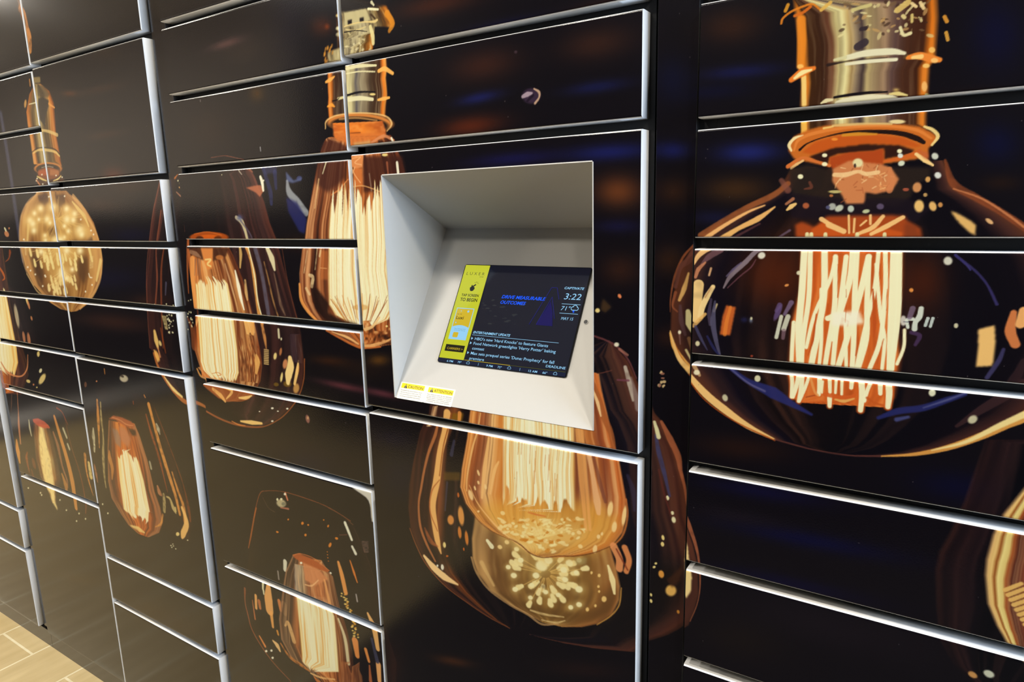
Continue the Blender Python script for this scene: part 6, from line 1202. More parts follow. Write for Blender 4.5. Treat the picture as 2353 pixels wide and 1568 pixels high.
['s',[-609.6,-421.2,-612.3,-461],[1.2,1.2],[206,130,56],.7,1.21],
['s',[-603.2,-473.4,-606.3,-535.7],[1.2,1.2],[206,130,56],.7,1.22],
['s',[-598.7,-434.2,-601.3,-474.9],[1.2,1.2],[206,130,56],.7,1.2],
['s',[-559.2,-469.2,-561.6,-513.5],[1.2,1.2],[206,130,56],.7,1.17],
['s',[-512.8,-379.9,-505.3,-476,-497.6,-563.9],[10,10.2,5.8],[236,166,90],.8,2.26],
['s',[-504.7,-378.6,-497.2,-474.4,-489.4,-561.8],[6.6,6.7,5.7],[236,166,90],.8,2.25],
['s',[-491.6,-419.4,-483.7,-458.7,-475.8,-506.1,-473.1,-526.3],[10,8.4,14.1,8.4],[240,186,130],.8,2.24],
['s',[-486.2,-410.8,-470.4,-468.8,-459.9,-502.5],[5.6,8.4,5.7],[110,60,50],.6,2.25],
['b',-450.7,-513.3,5.68,.52,-2.13,-15.8,[246,210,140],.95,.7],
['b',-442.8,-545,5.15,.55,-1.54,-11.69,[246,210,140],.95,.7],
['b',-424.9,-520.1,4.04,.39,-2.69,-20.87,[246,210,140],.95,.7],
['b',-466.4,-564,2.64,.3,-.52,-3.79,[246,210,140],.95,.7],
['b',-473.1,-571,3.73,.44,-.68,-4.9,[246,210,140],.95,.7],
['b',-479.9,-596.8,4.84,.63,-1.3,-9.37,[246,210,140],.95,.7],
['b',-750.5,-553,5.28,2.6,4.27,-11.9,[244,206,140],.9,.7],
['b',-729.8,-502.3,2.89,1.37,2.38,-6.62,[244,206,140],.9,.7],
['b',-730.7,-522.6,2.9,1.4,1.47,-4.09,[244,206,140],.9,.7],
['b',-714.4,-527.9,3.82,1.87,2.01,-5.59,[244,206,140],.9,.7],
['b',-739.6,-536.1,2.61,1.27,1.84,-5.14,[244,206,140],.9,.7],
['b',-733.3,-583.8,3.26,1.67,.83,-2.32,[244,206,140],.9,.7],
['s',[-702.3,-426.8,-714.5,-490.8,-723.6,-553],[4.8,9.8,5],[244,190,116],.85,1.96],
['s',[-681.6,-470.4,-691.9,-492,-703.4,-539.9],[3.5,7.4,3.9],[244,190,116],.85,1.85],
['s',[-719.7,-379.7,-727.7,-414.2,-742.7,-456.2,-757.1,-513.5,-760.4,-546.3],[2.2,3.3,4.5,3.6,2.4],[244,190,116],.85,1.98],
['s',[-752.9,-533.1,-734.2,-567,-695.9,-601.8,-661.2,-622.1,-620.9,-640.3],[1.8,2.8,3.6,2.6,1.7],[244,190,116],.85,2.14],
['b',-589.5,-592.5,77.97,19.69,-.6,-30.88,[250,222,140],.7,0],
['b',-614.4,-627.1,48.37,4.93,-3.01,-14.83,[246,214,130],.6,0],
['b',-537,-590.1,39.7,15.56,2.21,-15.68,[240,196,110],.5,0],
['b',-508.3,-546.8,9.3,2.52,.08,-2.98,[244,214,140],.75,.6],
['b',-563.5,-586.5,3.08,2.42,1.82,-2.63,[248,230,160],.75,.6],
['b',-623.6,-594.7,3.94,3.82,2.02,-1.87,[244,214,140],.75,.6],
['b',-606.9,-598.8,3.37,3.27,2.32,-2.21,[244,214,140],.75,.6],
['b',-547.2,-580.9,2.52,-.86,-2,-3.5,[248,230,160],.75,.6],
['b',-565.1,-611.5,9.77,3.59,.39,-3.76,[248,230,160],.75,.6],
['b',-609.9,-593.7,3.74,2.51,1.24,-2.29,[248,230,160],.75,.6],
['b',-603.8,-575.2,3.56,1.06,.12,-2.84,[244,214,140],.75,.6],
['b',-576.8,-566.2,8.9,5.33,1.39,-3.17,[248,230,160],.75,.6],
['b',-580.4,-605.9,4.41,2.12,.62,-2.49,[248,230,160],.75,.6],
['b',-595.1,-590.5,9.26,4.73,.86,-2.82,[244,214,140],.75,.6],
['b',-564.1,-625.1,6.55,4.11,.96,-2.24,[248,230,160],.75,.6],
['b',-593.1,-596.1,2.93,-.07,-1.15,-3.68,[244,214,140],.75,.6],
['b',-619.9,-584,4.57,-.19,-.96,-2.88,[248,230,160],.75,.6],
['b',-536.2,-571.7,3.87,3.85,1.86,-1.82,[248,230,160],.75,.6],
['b',-576.8,-625.5,6.68,2.95,.6,-3.23,[244,214,140],.75,.6],
['b',-542.1,-560.1,2.77,-1.15,-1.76,-2.82,[248,230,160],.75,.6],
['b',-593.3,-599.8,9.61,3.85,.4,-2.61,[206,130,40],.75,.6],
['b',-574.6,-581.7,6.97,1.79,-.02,-2.56,[244,214,140],.75,.6],
['b',-504.9,-566,7.99,3.74,.65,-2.69,[248,230,160],.75,.6],
['b',-552,-578.9,4.52,.35,-.53,-2.72,[244,214,140],.75,.6],
['b',-630.6,-578.3,8.26,2.46,.14,-3.26,[248,230,160],.75,.6],
['b',-533.1,-575.9,5.86,1.23,-.17,-3.16,[248,230,160],.75,.6],
['b',-580.4,-609.8,6.85,-.25,-.78,-2.41,[244,214,140],.75,.6],
['b',-613,-605.8,8.9,-1.98,-1.76,-3.49,[206,130,40],.75,.6],
['b',-525.7,-552.7,4.26,-.49,-.98,-2.71,[248,230,160],.75,.6],
['b',-553.9,-599.3,5.57,1.46,-.04,-3.3,[206,130,40],.75,.6],
['b',-624.6,-591.4,6.39,.66,-.49,-2.61,[248,230,160],.75,.6],
['b',-629.4,-608.2,4.55,1.78,.52,-3.67,[248,230,160],.75,.6],
['b',-647,-610.8,9.97,2.08,-.27,-3.32,[248,230,160],.75,.6],
['b',-542,-555.7,5.03,2.87,1.22,-3.12,[206,130,40],.75,.6],
['b',-681.7,-587.7,7.7,-1.4,-1.27,-2.57,[248,230,160],.75,.6],
['b',-581.6,-564.9,8.79,.58,-.68,-3.28,[248,230,160],.75,.6],
['b',-577.4,-569.1,8.2,3.78,.54,-2.18,[206,130,40],.75,.6],
['b',-565.5,-608.3,4.61,-2.07,-1.93,-2.91,[248,230,160],.75,.6],
['b',-583,-574.5,5.61,5.38,1.74,-1.71,[248,230,160],.75,.6],
['b',-610.6,-591.5,4.92,4.23,1.49,-1.73,[248,230,160],.75,.6],
['b',-635.6,-578.8,3.73,.72,-.33,-4.02,[244,214,140],.75,.6],
['b',-632.5,-611.5,4.91,-2.29,-1.83,-2.56,[248,230,160],.75,.6],
['b',-572.2,-583.4,9.26,.67,-.59,-2.85,[248,230,160],.75,.6],
['b',-578.1,-626.9,6.16,1.94,.12,-3.76,[206,130,40],.75,.6],
['b',-574.9,-576.8,4.47,-.39,-1.12,-3.1,[248,230,160],.75,.6],
['b',-564.6,-604.9,3.46,-.18,-1.35,-4.04,[248,230,160],.75,.6],
['b',-561,-570.8,7.76,.43,-.59,-2.71,[244,214,140],.75,.6],
['b',-568.8,-606.3,6.07,5.07,1.43,-1.88,[206,130,40],.75,.6],
['b',-616.9,-618.8,7.17,1.48,-.23,-2.69,[248,230,160],.75,.6],
['b',-630.1,-617.7,9.66,2.65,-.03,-3.87,[206,130,40],.75,.6],
['b',-526.2,-588.3,3.93,3.68,1.8,-2.01,[206,130,40],.75,.6],
['b',-588.9,-608.7,9.01,3.28,.33,-3.28,[206,130,40],.75,.6],
['b',-531.3,-569.2,7.9,-.09,-.62,-2.27,[244,214,140],.75,.6],
['b',-626,-617.6,6.69,1.4,-.26,-3.14,[206,130,40],.75,.6],
['b',-523.6,-578.3,3.63,2.96,1.95,-2.74,[248,230,160],.75,.6],
['b',-571,-604.4,3.65,1.44,.39,-2.79,[248,230,160],.75,.6],
['b',-670,-594.1,3.52,2.07,1.46,-3.3,[206,130,40],.75,.6],
['b',-594.8,-605.3,5.8,-.55,-1.35,-3.54,[248,230,160],.75,.6],
['b',-531.1,-579.1,3.77,2.62,1.05,-1.96,[244,214,140],.75,.6],
['b',-595.5,-618.6,7.15,-.03,-.96,-3.18,[248,230,160],.75,.6],
['b',-591.5,-567.1,3.58,1.47,.46,-2.43,[248,230,160],.75,.6],
['b',-570.1,-568.4,4.9,-1.45,-1.89,-3.48,[248,230,160],.75,.6],
['b',-586,-625.6,4.39,.06,-.87,-3.07,[244,214,140],.75,.6],
['b',-505.5,-558.9,4.1,.87,-.14,-3.27,[206,130,40],.75,.6],
['b',-505.2,-569.1,6.96,.22,-.83,-3.69,[244,214,140],.75,.6],
['b',-547.8,-601.5,8.53,2.99,.28,-3.16,[248,230,160],.75,.6],
['b',-650,-579.6,2.87,2.05,1.17,-1.82,[206,130,40],.75,.6],
['b',-569.8,-623.1,6.68,.84,-.44,-2.62,[244,214,140],.75,.6],
['b',-526.3,-552.1,8.06,1.79,-.09,-2.95,[248,230,160],.75,.6],
['b',-583.1,-607.5,3.62,.49,-.55,-3.58,[244,214,140],.75,.6],
['b',-565.9,-610.8,6,5.76,2.18,-2.25,[248,230,160],.75,.6],
['b',-543.8,-604.6,6.56,-1.86,-1.24,-2.36,[244,214,140],.75,.6],
['b',-655.4,-609,4.76,3.45,1.51,-2.34,[248,230,160],.75,.6],
['b',-513.5,-583.9,4.42,4.03,1.63,-1.93,[248,230,160],.75,.6],
['b',-665,-603.8,3.09,-1.26,-1.95,-2.84,[248,230,160],.75,.6],
['b',-606,-587.6,5.91,-1.27,-1.16,-2.35,[244,214,140],.75,.6],
['b',-569,-606.5,5.85,-2.29,-2.28,-3.66,[206,130,40],.75,.6],
['b',-599.2,-599.3,6.59,3,.76,-3.39,[244,214,140],.75,.6],
['b',-607,-572.6,4.48,3.92,1.39,-1.55,[206,130,40],.75,.6],
['b',-583,-568.3,6.79,3.4,.86,-2.86,[248,230,160],.75,.6],
['b',-623.1,-617.2,5.26,4.98,1.63,-1.61,[206,130,40],.75,.6],
['b',-623.5,-607.5,5.5,-2.87,-2.11,-2.81,[244,214,140],.75,.6],
['b',-672.8,-592.7,5.7,1.57,.02,-3.38,[248,230,160],.75,.6],
['b',-667.6,-611.7,9.91,5.39,.92,-2.53,[248,230,160],.75,.6],
['b',-634.3,-583,10.03,3.57,.32,-2.85,[206,130,40],.75,.6],
['b',-577.2,-570.7,8.42,6.12,1.47,-2.36,[248,230,160],.75,.6],
['b',-593.6,-621.9,4.65,.25,-.79,-3.24,[248,230,160],.75,.6],
['b',-575.3,-623.2,4.75,-.57,-1.18,-2.92,[206,130,40],.75,.6],
['b',-577.8,-572.8,3.19,.96,.12,-2.38,[248,230,160],.75,.6],
['b',-523.4,-552.1,5.98,-2.14,-1.9,-3.34,[206,130,40],.75,.6],
['b',-535.9,-603.9,3.81,2.3,.9,-2.25,[248,230,160],.75,.6],
['b',-563.5,-610,4.57,1.39,.07,-2.3,[248,230,160],.75,.6],
['b',-645.9,-594.2,4.16,3.82,1.97,-1.96,[248,230,160],.75,.6],
['b',-541.1,-602.2,4.18,-1.61,-1.54,-2.56,[244,214,140],.75,.6],
['b',-586,-597.4,4.83,2.17,.52,-2.41,[206,130,40],.75,.6],
['b',-565.1,-621.2,3.56,.65,-.29,-2.7,[244,214,140],.75,.6],
['b',-628.6,-589.9,4.37,-.26,-1.42,-3.99,[248,230,160],.75,.6],
['b',-549.7,-566,4.99,1.62,.2,-2.54,[248,230,160],.75,.6],
['b',-579.7,-569.1,7.67,5.51,1.35,-2.2,[244,214,140],.75,.6],
['b',-589.3,-623.3,5.38,.68,-.46,-2.68,[248,230,160],.75,.6],
['b',-594.3,-623.9,3.59,-1.25,-1.92,-3.18,[248,230,160],.75,.6],
['b',-670.2,-599.2,5.71,3.98,1.86,-3,[248,230,160],.75,.6],
['b',-620.8,-575.1,7.11,4.13,1.38,-3.26,[244,214,140],.75,.6],
['b',-628.1,-602,6.36,3.64,1.05,-2.66,[248,230,160],.75,.6],
['b',-652.4,-589.5,4.71,-.56,-1.38,-3.26,[248,230,160],.75,.6],
['b',-544.3,-575.4,7,.66,-.6,-3.39,[244,214,140],.75,.6],
['b',-613.7,-618.4,7.14,4.45,1.25,-2.77,[248,230,160],.75,.6],
['b',-679.2,-602.5,4.96,-2.38,-2.28,-3.03,[248,230,160],.75,.6],
['b',-614.7,-602,8.09,.84,-.77,-4.03,[248,230,160],.75,.6],
['b',-579.7,-588.6,8.05,-2.93,-2.08,-3.45,[206,130,40],.75,.6],
['b',-593.7,-576.9,6.03,4.28,1.71,-2.83,[206,130,40],.75,.6],
['b',-548.7,-571.4,4.1,-.8,-1.5,-3.34,[244,214,140],.75,.6],
['b',-610.5,-591.6,3.06,3.09,1.7,-1.49,[206,130,40],.75,.6],
['b',-551.2,-571.1,8.64,5.29,1.27,-2.89,[206,130,40],.75,.6],
['b',-533.1,-564.2,7.12,1.45,-.13,-2.27,[248,230,160],.75,.6],
['b',-545.7,-556.1,3.73,1.9,1.03,-3.3,[248,230,160],.75,.6],
['b',-600.1,-615.8,8.41,-.5,-.84,-2.37,[206,130,40],.75,.6],
['b',-604.6,-590.1,7.35,-3.38,-1.82,-2.62,[244,214,140],.75,.6],
['b',-671.2,-611.7,6.73,1.52,-.19,-2.9,[244,214,140],.75,.6],
['b',-534.4,-551.5,2.75,-1.5,-2.09,-2.9,[244,214,140],.75,.6],
['b',-550.1,-588.4,7.32,.15,-.81,-3.18,[206,130,40],.75,.6],
['b',-507.1,-569.4,4.69,-2.24,-1.9,-2.92,[206,130,40],.75,.6],
['s',[-589.7,-603.7,-549.7,-578.4],[1.5,.8],[246,220,140],.55,1.01],
['s',[-589.7,-603.7,-589.6,-572.4],[1.9,.9],[246,220,140],.55,1.24],
['s',[-589.7,-603.7,-561,-558.1],[1.6,.8],[246,220,140],.55,1.04],
['s',[-589.7,-603.7,-535.5,-575.5],[1.6,.8],[246,220,140],.55,1.03],
['s',[-589.7,-603.7,-591.2,-576],[1.9,.9],[246,220,140],.55,1.26],
['s',[-589.7,-603.7,-628.1,-571.9],[2,1],[246,220,140],.55,1.35],
['s',[-589.7,-603.7,-629.9,-583.7],[2,1],[246,220,140],.55,1.33],
['s',[-589.7,-603.7,-552.1,-571.8],[1.5,.7],[246,220,140],.55,.99],
['s',[-589.7,-603.7,-507.6,-564.6],[1.6,.8],[246,220,140],.55,1.03],
['s',[-589.7,-603.7,-571.6,-562.9],[1.7,.8],[246,220,140],.55,1.09],
['s',[-589.7,-603.7,-629.6,-595.8],[1.9,1],[246,220,140],.55,1.28],
['s',[-589.7,-603.7,-591,-566.3],[1.9,.9],[246,220,140],.55,1.25],
['s',[-589.7,-603.7,-566.4,-559.6],[1.6,.8],[246,220,140],.55,1.07],
['s',[-589.7,-603.7,-547,-579.4],[1.6,.8],[246,220,140],.55,1.02],
['s',[-589.7,-603.7,-567.3,-568.5],[1.6,.8],[246,220,140],.55,1.04],
['s',[-589.7,-603.7,-583.7,-567.6],[1.8,.9],[246,220,140],.55,1.19],
['s',[-589.7,-603.7,-533.1,-563.8],[1.5,.7],[246,220,140],.55,1],
['s',[-589.7,-603.7,-603.1,-571.3],[2,1],[246,220,140],.55,1.32],
['s',[-589.7,-603.7,-556.2,-576.8],[1.5,.7],[246,220,140],.55,1],
['s',[-589.7,-603.7,-542.8,-563.5],[1.5,.7],[246,220,140],.55,.99],
['s',[-589.7,-603.7,-664.8,-599.1],[1.9,1],[246,220,140],.55,1.26],
['s',[-589.7,-603.7,-599,-554.7],[1.9,1],[246,220,140],.55,1.29],
['s',[-589.7,-603.7,-572.7,-549.7],[1.7,.8],[246,220,140],.55,1.13],
['s',[-589.7,-603.7,-605.8,-568.3],[2,1],[246,220,140],.55,1.33],
['s',[-589.7,-603.7,-603.4,-578.3],[2,1],[246,220,140],.55,1.33],
['s',[-589.7,-603.7,-628.2,-579.3],[2,1],[246,220,140],.55,1.34],
['b',-675.5,-573.8,5.49,-1.58,-2.71,-4.61,[246,214,140],.9,.6],
['b',-683.1,-607.4,5.55,-1.53,-2.75,-4.71,[246,214,140],.9,.6],
['b',-660.3,-596,5.44,-1.53,-2.68,-4.64,[246,214,140],.9,.6],
['b',-667.9,-632.6,5.5,-1.47,-2.71,-4.75,[246,214,140],.9,.6],
['b',-684.5,-647.2,5.58,-1.46,-2.77,-4.81,[246,214,140],.9,.6],
['b',-511.4,-572.7,4.81,-1.48,-2.25,-4.3,[246,214,140],.9,.6],
['b',-514,-546.6,4.8,-1.52,-2.25,-4.24,[246,214,140],.9,.6],
['b',-508.8,-599.1,4.82,-1.43,-2.26,-4.36,[246,214,140],.9,.6],
['b',-676.1,-591.2,5.5,-1.55,-2.72,-4.66,[246,214,140],.9,.6],
['s',[-661.2,-623.6,-636.2,-630,-614.8,-641.5,-587.5,-642.6,-554.8,-630.7,-520.2,-621.3,-481.3,-603.8,-443.9,-579.2],[1.4,2.7,3.3,2.4,2.2,2.7,2,1.4],[110,58,26],.75,1.17],
['s',[-774.2,-549.3,-765.1,-574,-735.8,-602.7,-703.1,-618.2,-661.2,-625],[1.9,2.3,2.2,2.1,1.7],[120,60,24],.6,1.44],
['s',[-421.3,-488.8,-418.5,-518.6,-427.2,-556.6,-449.2,-585.9],[2.6,3.1,3.3,2.3],[226,130,60],.7,1.23],
['s',[-617.4,-558.7,-600.8,-559,-580,-558.2],[2.4,3.6,2.3],[214,116,50],.8,1.19],
['s',[-443.9,-581.9,-433.4,-602.7,-433.2,-621.1],[14.7,14.3,13.6],[232,150,90],.9,2.27],
['s',[-423.2,-578.9,-415.3,-600.3,-420.2,-622.7],[11.4,10.8,10],[226,140,80],.9,2.14],
['s',[-438.7,-585.7,-417.7,-619.3],[2.9,2.9],[120,50,30],.9,2.36],
['g',[-821,-379.5,-838.1,-381.9,-848.5,-411.2,-858.2,-426.8],[-821,-379.5,-828.4,-408.2,-840.9,-426.4,-858.2,-426.8],[[0,[92,46,28,.6]],[.5,[240,190,130,1]],[1,[92,46,28,.6]]],[48,26,20],[243,238,190],.6,4,1,85,.9,3,0,0],
['s',[-483,-295.3,-472.7,-321.3,-462.4,-349.2,-450,-376.7,-443.8,-408.8],[10.7,12.9,12.9,10.7,8.5],[160,88,44],.85,2.14,.2,1],
['s',[-483,-305.1,-474.7,-325.5,-468.6,-348.1],[3.5,6.4,3],[240,200,140],.9,1.08],
['g',[-1299.1,-665.6,-1414.8,-688.2,-1455,-769.2,-1470.3,-798.6,-1492.8,-861.5,-1532.8,-1007.3,-1536,-1071.5,-1510.6,-1124,-1478.5,-1160.4,-1436.1,-1188.4,-1371.8,-1213.5,-1269.9,-1232.9],[-1299.1,-665.6,-1193.6,-671.4,-1097.6,-690.4,-1088.2,-707.4,-1051.7,-772.2,-1030.2,-835.4,-996.7,-964.3,-979.4,-1015,-990.4,-1104.7,-1081.3,-1190.2,-1158.6,-1223.5,-1269.9,-1232.9],[[0,[60,34,20,.6]],[.1,[26,20,16,.5]],[.5,[18,14,14,.3]],[.9,[26,18,16,.4]],[1,[70,38,28,.5]]],[12,10,12],[70,44,26],.5,12,1.5,91,.8,5,0,0],
['s',[-1455.7,-769.8,-1444.2,-739.3,-1419.6,-694.2,-1393.8,-682.1,-1341.3,-671.4,-1295.7,-668.8,-1240,-669.5,-1190.2,-672,-1146.3,-679.2,-1097,-692.3],[2.7,2.6,2.6,1.8,1.6,2.1,2.1,2.1,2.2,1.8],[140,74,40],.85,1.1],
['s',[-1410.2,-704.2,-1391.8,-727.3,-1366.9,-733.5],[2.9,3.7,2.5],[90,64,44],.6,1.83],
['s',[-1442,-739.6,-1455.8,-770.6,-1478.7,-829.5,-1493.6,-865.2],[4.4,5.4,5.6,2.8],[180,96,40],.8,1.83],
['s',[-1529.8,-994.6,-1535.4,-1038.1,-1529,-1073,-1518.6,-1113.5,-1482.2,-1155,-1436.1,-1188.6,-1372.6,-1217.7],[8.5,4.4,5.1,5.2,5.1,3.8,3.2],[176,96,54],.7,2.21],
['s',[-1168.2,-676.6,-1121.4,-685.1,-1090.6,-699.7],[1.8,2.2,3],[110,66,44],.7,1.47],
['s',[-1087.8,-707.2,-1051.8,-772,-1029.8,-834.8],[2.4,2.4,2],[90,50,36],.5,1.97],
['b',-1339.5,-703.4,19.55,-.65,-7.49,-12.81,[200,186,140],.9,.7],
['b',-1353.1,-696.1,4.35,.97,-.6,-4.28,[243,238,190],.9,.7],
['b',-1337.4,-691.7,5.16,1.14,-.5,-3.65,[243,238,190],.9,.7],
['b',-1331.1,-703,8.58,1.94,-.75,-5.48,[110,110,90],.8,.7],
['s',[-1319.5,-672.5,-1313.8,-688.8],[6.4,5.4],[220,130,90],.9,1.36],
['b',-1321.9,-675.4,5.1,1.11,-.49,-3.61,[250,246,216],.9,.7],
['s',[-1343.3,-716.1,-1313.7,-712.3],[3.3,5.3],[200,120,90],.8,1.33],
['s',[-1115.8,-701.7,-1106.9,-720.2,-1098,-738.7],[8.8,8.8,7.2],[232,230,200],.98,1.61],
['s',[-1098,-756.8,-1088.7,-771],[7.3,8.9],[230,228,200],.95,1.62],
['s',[-1137.8,-737.2,-1111.5,-729.7],[2.3,2.2],[120,70,54],.7,1.13],
['b',-1318.5,-741.6,3.1,-.07,-1.85,-3.23,[220,130,40],.95,.7],
['b',-1266.1,-739.2,5.25,-.12,-2.83,-5.08,[220,130,40],.95,.7],
['b',-1245.3,-738.2,3.7,-.08,-1.39,-2.52,[220,130,40],.95,.7],
['b',-1366,-787.2,5.62,-.04,-1.74,-3.01,[220,130,40],.95,.7],
['b',-1258.5,-768,4.49,-.06,-2.47,-4.49,[220,130,40],.95,.7],
['b',-1174.2,-723.6,3.17,-.09,-2.28,-4.28,[220,130,40],.95,.7],
['b',-1148.6,-748.7,5.56,-.11,-1.91,-3.68,[220,130,40],.95,.7],
['b',-1188,-711.6,2.84,-.09,-.99,-1.83,[220,130,40],.95,.7],
['b',-1173.2,-771.9,4.96,-.06,-4.25,-8.11,[220,130,40],.95,.7],
['b',-1185,-792.9,1.79,-.01,-.66,-1.26,[220,130,40],.95,.7],
['b',-1185.1,-800.4,2.15,-.01,-.66,-1.27,[220,130,40],.95,.7],
['b',-1184.8,-808.2,2.15,0,-.66,-1.27,[220,130,40],.95,.7],
['b',-1183.8,-816.6,2.15,.01,-.66,-1.28,[220,130,40],.95,.7],
['s',[-1065.8,-734.5,-1044.5,-728.9],[1.7,1.7],[170,130,110],.5,.84,.6,0],
['s',[-1065.3,-736.8,-1044.7,-731.4],[1.7,1.7],[170,130,110],.5,.84,.6,1],
['s',[-1064.8,-739.2,-1044.9,-734],[1.7,1.7],[170,130,110],.5,.84,.6,2],
['s',[-1064.4,-741.5,-1045.1,-736.5],[1.7,1.7],[170,130,110],.5,.84,.6,3],
['s',[-1063.9,-743.9,-1045.4,-739],[1.7,1.7],[170,130,110],.5,.85,.6,4],
['s',[-1063.4,-746.2,-1045.6,-741.5],[1.7,1.7],[170,130,110],.5,.85,.6,5],
['s',[-1062.9,-748.6,-1045.8,-744],[1.7,1.7],[170,130,110],.5,.85,.6,6],
['s',[-1062.4,-750.9,-1046.1,-746.5],[1.7,1.7],[170,130,110],.5,.85,.6,7],
['s',[-1062,-753.3,-1046.3,-749.1],[1.7,1.7],[170,130,110],.5,.85,.6,8],
['s',[-1061.5,-755.6,-1046.5,-751.6],[1.7,1.7],[170,130,110],.5,.85,.6,9],
['s',[-1061,-758,-1046.7,-754.1],[1.7,1.7],[170,130,110],.5,.85,.6,10],
['s',[-1060.5,-760.3,-1047,-756.6],[1.7,1.7],[170,130,110],.5,.85,.6,11],
['s',[-1149.2,-810.4,-1141.1,-839.6,-1132.7,-883.4],[8.4,14.3,14.3],[240,160,80],.92,2.1],
['s',[-1109,-794.8,-1099,-821.7,-1090.5,-844.7],[3.3,7.4,3.3],[230,130,50],.92,2.05],
['s',[-1063.3,-916,-1046.7,-947.7,-1038.9,-999.8],[6.6,18,12.2],[244,186,110],.92,2.05],
['s',[-1426,-961.3,-1430.9,-995,-1431.1,-1027.6],[19.7,33.2,30.8],[244,176,100],.92,2.51],
['s',[-1484.7,-1002.1,-1488.2,-1039.6],[10.4,10.5],[240,176,100],.92,2.61],
['s',[-1472.7,-1014.8,-1471,-1034],[12.8,10.7],[190,110,60],.92,2.66],
['s',[-1425.5,-1035.5,-1424.3,-1074.4],[13.4,9.4],[240,170,90],.92,2.59],
['s',[-1387.6,-987.7,-1384.4,-1012.3],[13.1,10.1],[214,130,70],.92,2.53],
['s',[-1368.4,-991.1,-1367.5,-1016.3],[19.7,14.9],[176,140,100],.92,2.47],
['s',[-1447.6,-955,-1450.2,-971.9],[9,7],[243,238,190],.92,2.49],
['s',[-1448.5,-976.2,-1448.6,-986],[7.2,5.1],[243,238,190],.92,2.57],
['s',[-1346.8,-864.3,-1350.7,-887],[14.6,11.9],[232,230,200],.92,2.28],
['s',[-1379.6,-900,-1379.2,-921.8],[5.8,5.8],[150,140,130],.92,2.43],
['s',[-1430.6,-1117.9,-1413.7,-1126.8,-1404.3,-1139.9],[5.3,16.2,6.5],[246,200,130],.92,2.69],
['s',[-1487.1,-1124.5,-1467.1,-1147.8],[5.6,9],[230,140,70],.92,2.82],
['s',[-1501.7,-1020.7,-1498.5,-1076.3],[3.2,6.5],[190,110,60],.92,2.71],
['s',[-1407.4,-1081.7,-1405.1,-1090.7],[8.5,7.4],[220,150,60],.92,2.64],
['s',[-1113.5,-1006.2,-1109.7,-1043.6],[21.2,14.6],[236,150,76],.92,2.13],
['s',[-1079.6,-1016.2,-1071.4,-1044.2],[10.2,8.6],[232,150,76],.92,2.14],
['s',[-1070.6,-1055.8,-1070.8,-1097.6],[4.9,10.8],[176,100,56],.92,2.06],
['s',[-1040.7,-1041.4,-1041,-1085.8],[16,12.1],[244,180,110],.92,2.01],
['s',[-1097.3,-878.2,-1095.3,-894.8],[4.1,4.9],[180,170,160],.92,2.04],
['s',[-1056.6,-980.1,-1043.6,-1033.7],[8.3,12.5],[60,60,80],.92,2.08],
['b',-1146.4,-890.5,3.86,-.13,-1.32,-2.32,[240,206,110],.9,.7],
['b',-1136.2,-890.8,4.34,1.36,-.19,-1.93,[220,160,60],.9,.7],
['b',-1148.4,-898.1,3.74,.57,-.85,-2.45,[240,206,110],.9,.7],
['b',-1139.4,-898.8,5.6,.39,-1.19,-2.66,[240,206,110],.9,.7],
['b',-1131.8,-900,5.38,2.05,.02,-2.02,[240,206,110],.9,.7],
['b',-1136.1,-904.8,5.16,.79,-.98,-2.84,[240,206,110],.9,.7],
['b',-1128.2,-905.8,4.95,-.39,-1.75,-2.85,[240,206,110],.9,.7],
['b',-1129.9,-909.8,3.92,2.25,1.05,-2.69,[220,160,60],.9,.7],
['b',-1136.9,-915.6,5.62,.83,-1.04,-2.92,[240,206,110],.9,.7],
['b',-1129.3,-916.7,4.76,1.92,.12,-3.15,[220,160,60],.9,.7],
['b',-1133.7,-921.6,3.5,-.39,-1.62,-2.49,[220,160,60],.9,.7],
['b',-1129.5,-923.7,4.91,2.53,.6,-2.44,[240,206,110],.9,.7],
['b',-1121.7,-924.7,3.67,1.47,.04,-1.88,[240,206,110],.9,.7],
['b',-1119.4,-927.5,6.08,2.37,.01,-2.47,[220,160,60],.9,.7],
['b',-1123.1,-932.2,4.25,2.23,.62,-2.43,[240,206,110],.9,.7],
['b',-1122.2,-935.4,4.76,3.01,.76,-1.53,[240,206,110],.9,.7],
['b',-1125.7,-940.1,3.59,.44,-1.29,-3.29,[240,206,110],.9,.7],
['b',-1123.7,-943,3.72,2.09,.82,-2.48,[220,160,60],.9,.7],
['b',-1116.3,-944,4.11,1.07,-.4,-1.89,[240,206,110],.9,.7],
['b',-1117.2,-947.8,5.77,.82,-.86,-2.32,[220,160,60],.9,.7],
['b',-1117.6,-951.5,4.57,2.89,.74,-1.54,[220,160,60],.9,.7],
['b',-1114.3,-953.9,5.86,1.98,-.27,-2.74,[240,206,110],.9,.7],
['b',-1112.7,-956.9,4.37,.82,-.75,-2.37,[220,160,60],.9,.7],
['b',-1109,-959.1,4.47,1.19,-.71,-3.44,[220,160,60],.9,.7],
['b',-1117.3,-965.5,4.74,2.28,.4,-2.79,[220,160,60],.9,.7],
['b',-1119.6,-969.8,5.68,3.73,1.3,-2.5,[240,206,110],.9,.7],
['b',-1109.1,-969.8,4.93,3.7,1.48,-1.93,[220,160,60],.9,.7],
['b',-1108,-972.9,4.2,.96,-.8,-2.99,[240,206,110],.9,.7],
['b',-1118.6,-980.1,4.35,.84,-.68,-2.16,[240,206,110],.9,.7],
['b',-1110.7,-980.9,4.26,0,-1.14,-2.12,[220,160,60],.9,.7],
['b',-1114.2,-985.7,5.6,1.51,-.55,-2.52,[240,206,110],.9,.7],
['b',-1102.1,-985,3.49,.04,-1.84,-3.5,[220,160,60],.9,.7],
